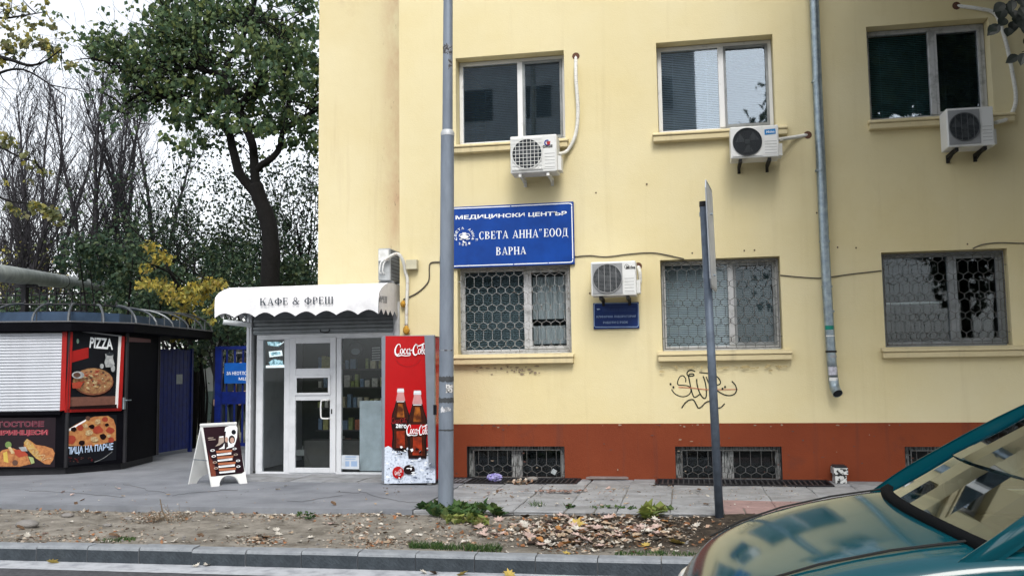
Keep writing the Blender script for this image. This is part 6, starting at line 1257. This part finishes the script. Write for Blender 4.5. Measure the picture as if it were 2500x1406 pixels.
# street tree on the right: trunk outside the picture, low leaves hanging into its corner
b = V((5.0, 8.3, -.05)); t = tree_thing('street_tree', 'street tree beside the kerb whose large dark leaves hang into the upper corner', b); mb = MB()
mb.tube([(5.0, 8.3, -.1), (4.98, 8.3, 1.5), (5.03, 8.32, 3.2), (5.0, 8.3, 4.4)], [.2, .16, .14, .12], 10); obj('trunk', mb, BARK, t, smooth=True)
def vis(p): return p.y > .5 and p.x < .345*p.y+.25 and p.z < .40*p.y+1.75      # would hang in the open view
bm2 = MB()
for k in range(12): a = k*.571; e = V((5.0+math.cos(a)*1.9, 8.3+math.sin(a)*1.5, 6.0+.12*k)); bm2.tube([(5.0, 8.3, 3.4+.1*k), tuple(V((5.0, 8.3, 4.8+.1*k))*.5+e*.5), tuple(e)], [.055, .04, .015], 6)
for q in ((2.2, 8.4, 7.2), (2.8, 10.2, 7.4), (3.6, 10.9, 7.6), (3.0, 7.6, 6.6)): bm2.tube([(5.0, 8.3, 4.4), (3.9, 8.0, 5.9), q], [.07, .05, .02], 6)
obj('branches', bm2, BARK, t, smooth=True); mb = MB()
for i in range(200):
    d = rdir(); c = V((5.6+d.x*2.5, 8.4+d.y*2.4, 6.8+d.z*2.8))
    if c.y < 11.3 and not vis(c-V((.5, 0, .6))) and not vis(c): cloud(mb, c, .55, 17, .19, .9)
for i in range(420):  # unseen crown masses added overhead to shade the right side of the facade
    c = V((rnd.triangular(1.7, 6, 4.5), rnd.uniform(7.2, 11.3), rnd.uniform(5.9, 8.8)))
    if not vis(c-V((0, 0, .6))): cloud(mb, c, .5, 26, .20, .9)
for i in range(260):  # denser unseen crown, placed to carry that shade lower down the wall
    c = V((rnd.triangular(1.6, 6.4, 5), rnd.uniform(6.4, 9.6), rnd.uniform(5.7, 8.3)))
    if not vis(c-V((0, 0, .6))): cloud(mb, c, .5, 24, .20, .9)
obj('crown', mb, LEAFD, t, kind='stuff')
LF = MB(); me_l = None
def big_leaf(px, py, Y, L, ang):
    p = P(px, py, Y); mb = MB(); d = V((math.sin(ang)*.8, rnd.uniform(-.3, .3), -math.cos(ang))).normalized(); sd_ = d.cross(V((0, -1, .2))).normalized(); n_ = sd_.cross(d); prof_ = [(0, .02), (.10, .20), (.22, .30), (.36, .35), (.52, .33), (.68, .25), (.82, .14), (.92, .06), (1, .0)]
    for i in range(len(prof_)-1):
        (a, wa), (b2, wb) = prof_[i], prof_[i+1]
        for sg in (-1, 1):
            cv = lambda f: p+d*L*f+n_*L*.25*f*f
            mb.face([cv(a), cv(b2), cv(b2)+sd_*sg*wb*L+n_*wb*L*.3, cv(a)+sd_*sg*wa*L+n_*wa*L*.3])
    obj('leaf', mb, LEAFB, t)
LEAFB = mat('leaf_blackgreen', (.004, .009, .006), .5, scale=9, spec=.4, transl=.2)
for px, py, a in ((2446, 20, -.5), (2460, 10, .2), (2472, 25, .1), (2490, 18, .4), (2455, 45, -.7), (2440, 60, -1.0), (2474, 52, -.1), (2488, 48, .5), (2500, 60, .2), (2432, 66, -1.2), (2464, 68, -.5), (2480, 40, -.3), (2497, 30, -.2), (2485, 135, -1.0), (2500, 130, -.6), (2452, 8, -.9), (2505, 90, .3), (2470, 0, .0), (2485, -8, .3), (2500, 5, .1), (2510, 40, .2)): big_leaf(px, py, 8.2+rnd.uniform(-.3, .3), rnd.uniform(.10, .15), a+rnd.uniform(-.2, .2))
mb = MB(); mb.tube([P(2520, -20, 8.2), P(2485, 0, 8.2), P(2455, 12, 8.2)], [.012, .008, .004], 5); mb.tube([P(2560, 110, 8.2), P(2520, 118, 8.2), P(2495, 128, 8.2)], [.01, .006, .003], 5); mb.tube([V((4.2, 8.3, 4.9)), V((3.4, 8.2, 4.75)), P(2520, -20, 8.2)], [.02, .015, .012], 5); mb.tube([V((4.2, 8.3, 4.6)), V((3.4, 8.2, 4.2)), P(2560, 110, 8.2)], [.02, .014, .01], 5); obj('twig', mb, BARK, t)

# ================================================================== ACROSS THE STREET (seen only as reflections)
t = thing('apartment_block', 'grey apartment block across the street, mirrored in the upper windows', 'building', (-9, -18, 0)); mb = MB(); mb.box(-11, .72, -30, -18, -.2, 19); obj('wall', mb, mat('block_wall', (.42, .43, .44), .9, scale=1.5), t)
for r in range(6):
    for c in range(4): x = -10.3+c*2.8; z = 1.2+r*3.; mb = MB(); mb.box(x, x+1.6, -17.99, -17.95, z, z+1.5); obj('window', mb, mat('block_glass', (.03, .035, .04), .15), t)
NEAR = [(4.4, -9.5, 'leafy roadside tree behind the viewer, mirrored in the shaded window', 7.8), (9.6, -10.5, 'second leafy roadside tree behind the viewer, farther along the kerb', 7.6), (14.5, -9.8, 'third leafy roadside tree behind the viewer, tallest of the row', 8.2), (19.5, -10.2, 'last leafy roadside tree behind the viewer at the end of the row', 7.4)]
for x, y, lab_, zc_ in NEAR:
    t = tree_thing('roadside_tree', lab_, V((x, y, 0)), 'roadside trees on the near side'); mb = MB(); mb.tube([(x, y, -.2), (x, y, zc_-2)], [.25, .14], 8); obj('trunk', mb, BARK, t, smooth=True); mb = MB()
    for i in range(120): d = rdir()*rnd.uniform(.5, 1.); cloud(mb, V((x+d.x*2.9, y+d.y*2.2, zc_+d.z*4.2)), .85, 26, .36, .6)
    obj('crown', mb, LEAFD, t, kind='stuff')
x, y = 9.6, 8.3; t = tree_thing('street_tree', 'unseen street tree added on the verge to block light from the right side of the facade', V((x, y, -.05))); mb = MB(); mb.tube([(x, y, -.1), (x, y, 4)], [.22, .14], 9); obj('trunk', mb, BARK, t, smooth=True); mb = MB()  # unseen tree, added to keep sky light from the right off the facade
for i in range(210): d = rdir()*rnd.uniform(.4, 1.); cloud(mb, V((x+d.x*2.9, y+d.y*2.7, 6.4+d.z*3.6)), .7, 22, .24, .8)
obj('crown', mb, LEAFD, t, kind='stuff')
# ================================================================== SMALL THINGS ON THE GROUND
def gz(px, py, z=-.05): p = G(px, py, z); return V((p.x, p.y, soil_z(p.x, p.y))) if 7.2 < p.y < 9.2 else p
# leaf shapes shared by the single fallen leaves
def leaf_mesh(i):
    mb = MB(); L = .085+.02*(i % 3); k = 9; pts = []
    lob = (i % 2 == 0)
    for j in range(k*2):
        a = 2*math.pi*j/(k*2); r = L*.5*((1.0 if j % 2 == 0 else .62) if lob else (.75+.25*math.cos(a)))*rnd.uniform(.85, 1.12); x, y = r*math.cos(a), r*math.sin(a)*(.9 if lob else .62); pts.append((x, y, .006+.34*abs(y)+.10*x*x/L+rnd.uniform(0, .008)))
    mb.v = [(0, 0, .004)]+pts; mb.f = [(0, 1+j, 1+(j+1) % (k*2)) for j in range(k*2)]; mb.m = [0]*len(mb.f)
    me = bpy.data.meshes.new('fallen_leaf'); me.from_pydata(mb.v, [], mb.f); me.update(); return me
LM = []
for i in range(12):
    me = leaf_mesh(i); me.materials.append(DRYL[i % 6]); LM.append(me)
def drop_leaf(p, mi, sc_=1., label=None):
    o = bpy.data.objects.new('fallen_leaf', LM[mi % 12]); COL.objects.link(o); o.location = p; o.rotation_euler = (rnd.gauss(0, .25), rnd.gauss(0, .25), rnd.uniform(0, 6.28)); o.scale = (sc_,)*3
    size = 'tiny' if sc_ < .6 else 'small' if sc_ < .85 else 'middling' if sc_ < 1.15 else 'large'; i = mi % 12
    o['label'] = '%s %s %s fallen leaf lying on the %s' % (size, ('bleached', 'tan', 'yellow', 'orange', 'pinkish', 'brown')[i % 6], 'lobed' if i % 2 == 0 else 'oval', {'s': 'dark soil by the kerb', 'd': 'sandy strip by the footway', 'p': 'pavement before the building', 'r': 'gutter below the kerb'}[KEY])
    o['category'] = 'leaf'; o['group'] = o['label'].replace(' leaf ', ' leaves ')
    return o
KEY = 's'
for i in range(170):
    px = rnd.triangular(1130, 1720, 1440); py = rnd.triangular(1255, 1352, 1300)
    p = gz(px, py); 
    if not 7.3 < p.y < 9.15: continue
    drop_leaf(p+V((0, 0, .004)), rnd.choice([0, 0, 0, 1, 1, 2, 3, 4, 4, 4, 5, 6, 6, 6, 7, 9, 10, 10]), rnd.uniform(.7, 1.55), 'curled dry fallen leaf lying on the dark soil by the kerb')
KEY = 'd'
for i in range(85):
    px = rnd.uniform(0, 1150); py = rnd.choice([rnd.gauss(1254, 6), rnd.uniform(1250, 1325), rnd.uniform(1300, 1325)])
    p = gz(px, py)
    if not 7.26 < p.y < 9.16: continue
    drop_leaf(p+V((0, 0, .003)), rnd.choice([0, 0, 0, 1, 4, 6, 6, 7, 11]), rnd.uniform(.5, 1.1), 'pale dry fallen leaf lying on the sandy strip by the footway')
KEY = 'p'
for i in range(60):
    px = rnd.choice([rnd.uniform(1120, 1900), rnd.uniform(1120, 1900), rnd.uniform(100, 1040)]); py = rnd.uniform(1186, 1236); p = G(px, py, .008)
    if not 9.25 < p.y < 11.3: continue
    drop_leaf(p, rnd.choice([0, 1, 4, 5, 6, 7, 11]), rnd.uniform(.4, .85), 'small dry fallen leaf lying on the pavement before the building')
KEY = 'r'
for px, py, mi in ((128, 1374, 2), (1130, 1403, 2), (1243, 1404, 2), (1033, 1399, 0), (480, 1382, 0), (505, 1380, 6), (1060, 1401, 11)): drop_leaf(G(px, py, -.149), mi, .9, 'single leaf lying in the gutter below the kerb')
# crumbs of litter nobody could count
mb = MB()
def crumb(p, s):
    d = rdir(); d.z *= .35; mb.leaf(p+V((0, 0, s*.15)), d, V((0, 0, 1))+rdir()*.6, s, s*rnd.uniform(.2, .5))
for i in range(2600):
    px = rnd.gauss(1440, 150); py = rnd.triangular(1248, 1356, 1300); p = gz(px, py)
    if 7.28 < p.y < 9.2 and p.x < .9: crumb(p, rnd.uniform(.015, .06))
for cx, cy, sx, sy_, n in ((380, 1262, 45, 10, 340), (60, 1312, 60, 8, 120), (250, 1300, 90, 14, 160), (640, 1318, 35, 6, 240), (830, 1262, 160, 6, 260), (880, 1290, 40, 14, 220), (930, 1325, 60, 6, 240), (580, 1252, 90, 4, 160), (150, 1250, 160, 5, 220), (1080, 1300, 60, 16, 200), (300, 1320, 200, 4, 160), (700, 1260, 60, 8, 80)):
    for i in range(n):
        p = gz(rnd.gauss(cx, sx), rnd.gauss(cy, sy_))
        if 7.26 < p.y < 9.18: crumb(p, rnd.uniform(.012, .05))
for i in range(520):
    p = G(rnd.uniform(1110, 1950), rnd.triangular(1180, 1245, 1190), .008)
    if 9.22 < p.y < 11.9: crumb(p, rnd.uniform(.01, .03))
for i in range(120):
    p = G(rnd.uniform(50, 1050), rnd.uniform(1175, 1228), .006)
    if 9.25 < p.y: crumb(p, rnd.uniform(.01, .03))
obj('leaf_litter', mb, LITTER, kind='stuff', label='crumbled dry leaf litter scattered over soil and pavement', category='leaf litter')
# stones and clods
mb = MB()
for i in range(220):
    px = rnd.uniform(0, 1720); py = rnd.uniform(1250, 1352); p = gz(px, py)
    if 7.28 < p.y < 9.18: s = rnd.uniform(.005, .02); mb.ball(p+V((0, 0, s*.3)), (s, s*rnd.uniform(.6, 1), s*.6), 5, 4, jit=.5)
obj('gravel', mb, STONE, kind='stuff', label='scattered pebbles and soil crumbs on the verge', category='gravel')
for px, py, s, lab_ in ((66, 1286, .075, 'rounded grey stone lying in the sandy strip'), (165, 1259, .045, 'pale stone beside the footway edge'), (312, 1266, .03, 'small dark stone near the dry plant tuft'), (262, 1284, .03, 'small pale stone between dry leaves on the sandy strip'), (1300, 1172, .05, 'small white stone on the light well grating')):
    p = gz(px, py) if py > 1240 else G(px, py, .01); mb = MB(); mb.ball(p+V((0, 0, s*.35)), (s*1.5, s, s*.6), 12, 8, jit=.12); o = obj('stone', mb, STONE, smooth=True); o['label'] = lab_; o['category'] = 'stone'
# weeds
LG = mat('weed_green', (.04, .09, .025), .6, transl=.3, island=[(.018, .05, .018), (.035, .085, .025), (.06, .12, .03), (.09, .13, .04), (.03, .07, .03)]); LGY = mat('weed_pale', (.2, .28, .05), .6, transl=.3, island=[(.14, .20, .05), (.25, .28, .07), (.09, .15, .04), (.32, .30, .12)])
def weed(label, bl, n, L, m_, name='weed', up=.5):
    c = gz(bl[0][0], bl[0][1]); t = thing(name, label, 'plant', tuple(c)); mb = MB()
    for px, py, r in bl:
        q = gz(px, py)
        for i in range(int(n*r/20)):
            a = rnd.uniform(0, 6.28); rr = r/FPX*9*math.sqrt(rnd.random()); p = q+V((rr*math.cos(a), rr*math.sin(a)*1.3, rnd.uniform(.0, .05))); d = V((rnd.gauss(0, .7), rnd.gauss(0, .7), up+rnd.uniform(-.2, .5))); l = L*rnd.uniform(.6, 1.3); mb.leaf(p, d, V((0, 0, 1)), l, l*.45)
    obj('foliage', mb, m_, t, kind='stuff'); mb = MB()
    for px, py, r in bl: q = gz(px, py); mb.tube([q-V((0, 0, .02)), q+V((rnd.uniform(-.03, .03), 0, .07))], .004, 4)
    obj('stems', mb, LG, t, kind='stuff'); return t
weed('leafy green weeds growing round the foot of the lamp pole', [(1090, 1246, 30), (1050, 1252, 24), (1130, 1250, 30), (1165, 1258, 26), (1075, 1262, 26), (1190, 1252, 24), (1110, 1268, 28), (1150, 1272, 22), (1215, 1262, 14)], 46, .085, LG)
weed('pale yellow-green weed clump among the litter beside the pole weeds', [(1140, 1276, 24), (1105, 1280, 20), (1175, 1284, 18)], 34, .07, LGY)
weed('bright green broad-leaved weed in the dark soil near the sign post', [(1590, 1266, 16), (1600, 1260, 14), (1580, 1274, 10)], 40, .11, LGY)
weed('low green weeds along the pavement edge', [(1480, 1252, 16), (1510, 1253, 16), (1545, 1254, 14), (1450, 1250, 12), (1640, 1256, 12), (1390, 1250, 12)], 20, .05, LG)
weed('small dusty weed on the sandy strip', [(755, 1268, 12), (735, 1265, 9)], 30, .04, LG)
def grass(label, pts, n, h, name='grass_tuft', kind=None, m_=LG, spread=.1):
    mb = MB()
    for i in range(n):
        q = rnd.choice(pts); p = gz(q[0]+rnd.uniform(-q[2], q[2]), q[1]+rnd.uniform(-4, 4)); d = V((rnd.gauss(0, .35), rnd.gauss(0, .35), 1)).normalized(); l = h*rnd.uniform(.5, 1.2); sd_ = V((rnd.uniform(-1, 1), rnd.uniform(-1, 1), 0)).normalized()*.004
        m2 = p+d*l*.6; e = p+d*l+V((d.x, d.y, -.3))*l*.25; mb.face([p-sd_, p+sd_, m2+sd_*.7, m2-sd_*.7]); mb.face([m2-sd_*.7, m2+sd_*.7, e])
    o = obj(name, mb, m_, label=label, category='grass')
    o['kind'] = 'stuff'; return o
grass('strip of short grass along the back of the kerb', [(1040, 1334, 40), (1110, 1336, 50), (1180, 1339, 45)], 900, .06)
grass('upright grass tuft at the pavement edge', [(1313, 1246, 14)], 90, .12); grass('second grass tuft beside the soil bank', [(1386, 1247, 10)], 50, .09)
grass('thin grass line under the footway edge', [(30, 1230, 40), (90, 1233, 30)], 260, .035); grass('sparse grass behind the kerb near the sign post', [(1560, 1352, 60), (1650, 1354, 50)], 300, .035); grass('sparse grass behind the kerb on the sandy side', [(280, 1320, 40), (310, 1316, 20)], 200, .03)
# dry plant tuft
c = gz(400, 1272); t = thing('dry_plant', 'withered brown plant tuft leaning on the sandy strip', 'plant', tuple(c)); mb = MB(); ends = []
for k in range(26): grow(mb, c+V((rnd.gauss(0, .12), rnd.gauss(0, .07), 0)), V((rnd.gauss(0, .9), rnd.gauss(0, .6), .6)), rnd.uniform(.06, .16), .004, 1, ends, 0, .6, 3, 3, .6, .9, .0018, 4)
mb.tube([c+V((.04, 0, 0)), c+V((-.02, 0, .10)), c+V((-.045, 0, .21))], [.008, .007, .004], 5); obj('stems', mb, mat('dry_stem', (.16, .12, .08), .9), t, kind='stuff'); mb = MB()
for p, d in ends:
    if rnd.random() < .5: crumb(p, .03)
obj('dry_leaves', mb, LITTER, t, kind='stuff')
# rubbish
c = G(1210, 1172, .012); mb = MB(); bag = mat('bag_purple', (.16, .13, .42), .35, scale=20, col2=(.38, .38, .55), lo=.35, hi=.6)
mb.ball(c+V((0, 0, .035)), (.085, .06, .045), 18, 12, jit=.5); mb.ball(c+V((-.07, 0, .04)), (.04, .03, .035), 10, 8, jit=.6); o = obj('plastic_bag', mb, bag); o['label'] = 'crumpled purple plastic bag lying on the grating'; o['category'] = 'bag'
c = G(1270, 1180, .01); t = thing('leaf_pile', 'little heap of brown leaves at the grating edge', 'leaf pile', tuple(c)); mb = MB()
for i in range(60): mb.leaf(c+V((rnd.gauss(0, .06), rnd.gauss(0, .04), rnd.uniform(0, .03))), rdir(), V((0, 0, 1)), .05, .02)
obj('leaves', mb, LITTER, t, kind='stuff')
c = G(1345, 1200, .01); t = thing('leaf_pile', 'long drift of reddish leaves across the paving slabs', 'leaf pile', tuple(c)); mb = MB()
for i in range(90): mb.leaf(c+V((rnd.gauss(.12, .16), rnd.gauss(0, .05), rnd.uniform(0, .012))), V((rnd.gauss(0, 1), rnd.gauss(0, 1), .1)), V((0, 0, 1)), .045, .02)
obj('leaves', mb, mat('leaf_reddish', (.3, .15, .1), .8, island=[(.24, .12, .09), (.36, .26, .22), (.16, .08, .06), (.40, .32, .28)]), t, kind='stuff')
c = G(1480, 1168, .01); mb = MB(); mb.prism([c+V((-.25, -.05, 0)), c+V((.28, -.03, 0)), c+V((.24, .06, 0)), c+V((.02, .10, .0)), c+V((-.2, .05, 0))], (0, .0, .025)); o = obj('cardboard_scrap', mb, mat('cardboard', (.22, .18, .17), .9, scale=8)); o['label'] = 'flattened grey cardboard lying against the red plinth'; o['category'] = 'cardboard'
c = P(1352, 1152, FY-.01); mb = MB(); mb.box(c.x-.03, c.x+.03, FY-.02, FY+.03, c.z-.025, c.z+.03, M=Matrix.Translation(c) @ Matrix.Rotation(.5, 4, 'Y') @ Matrix.Translation(-c)); o = obj('paper_scrap', mb, mat('paper_scrap', (.36, .40, .42), .8, scale=30)); o['label'] = 'crumpled paper stuck in the basement window grille'; o['category'] = 'paper'
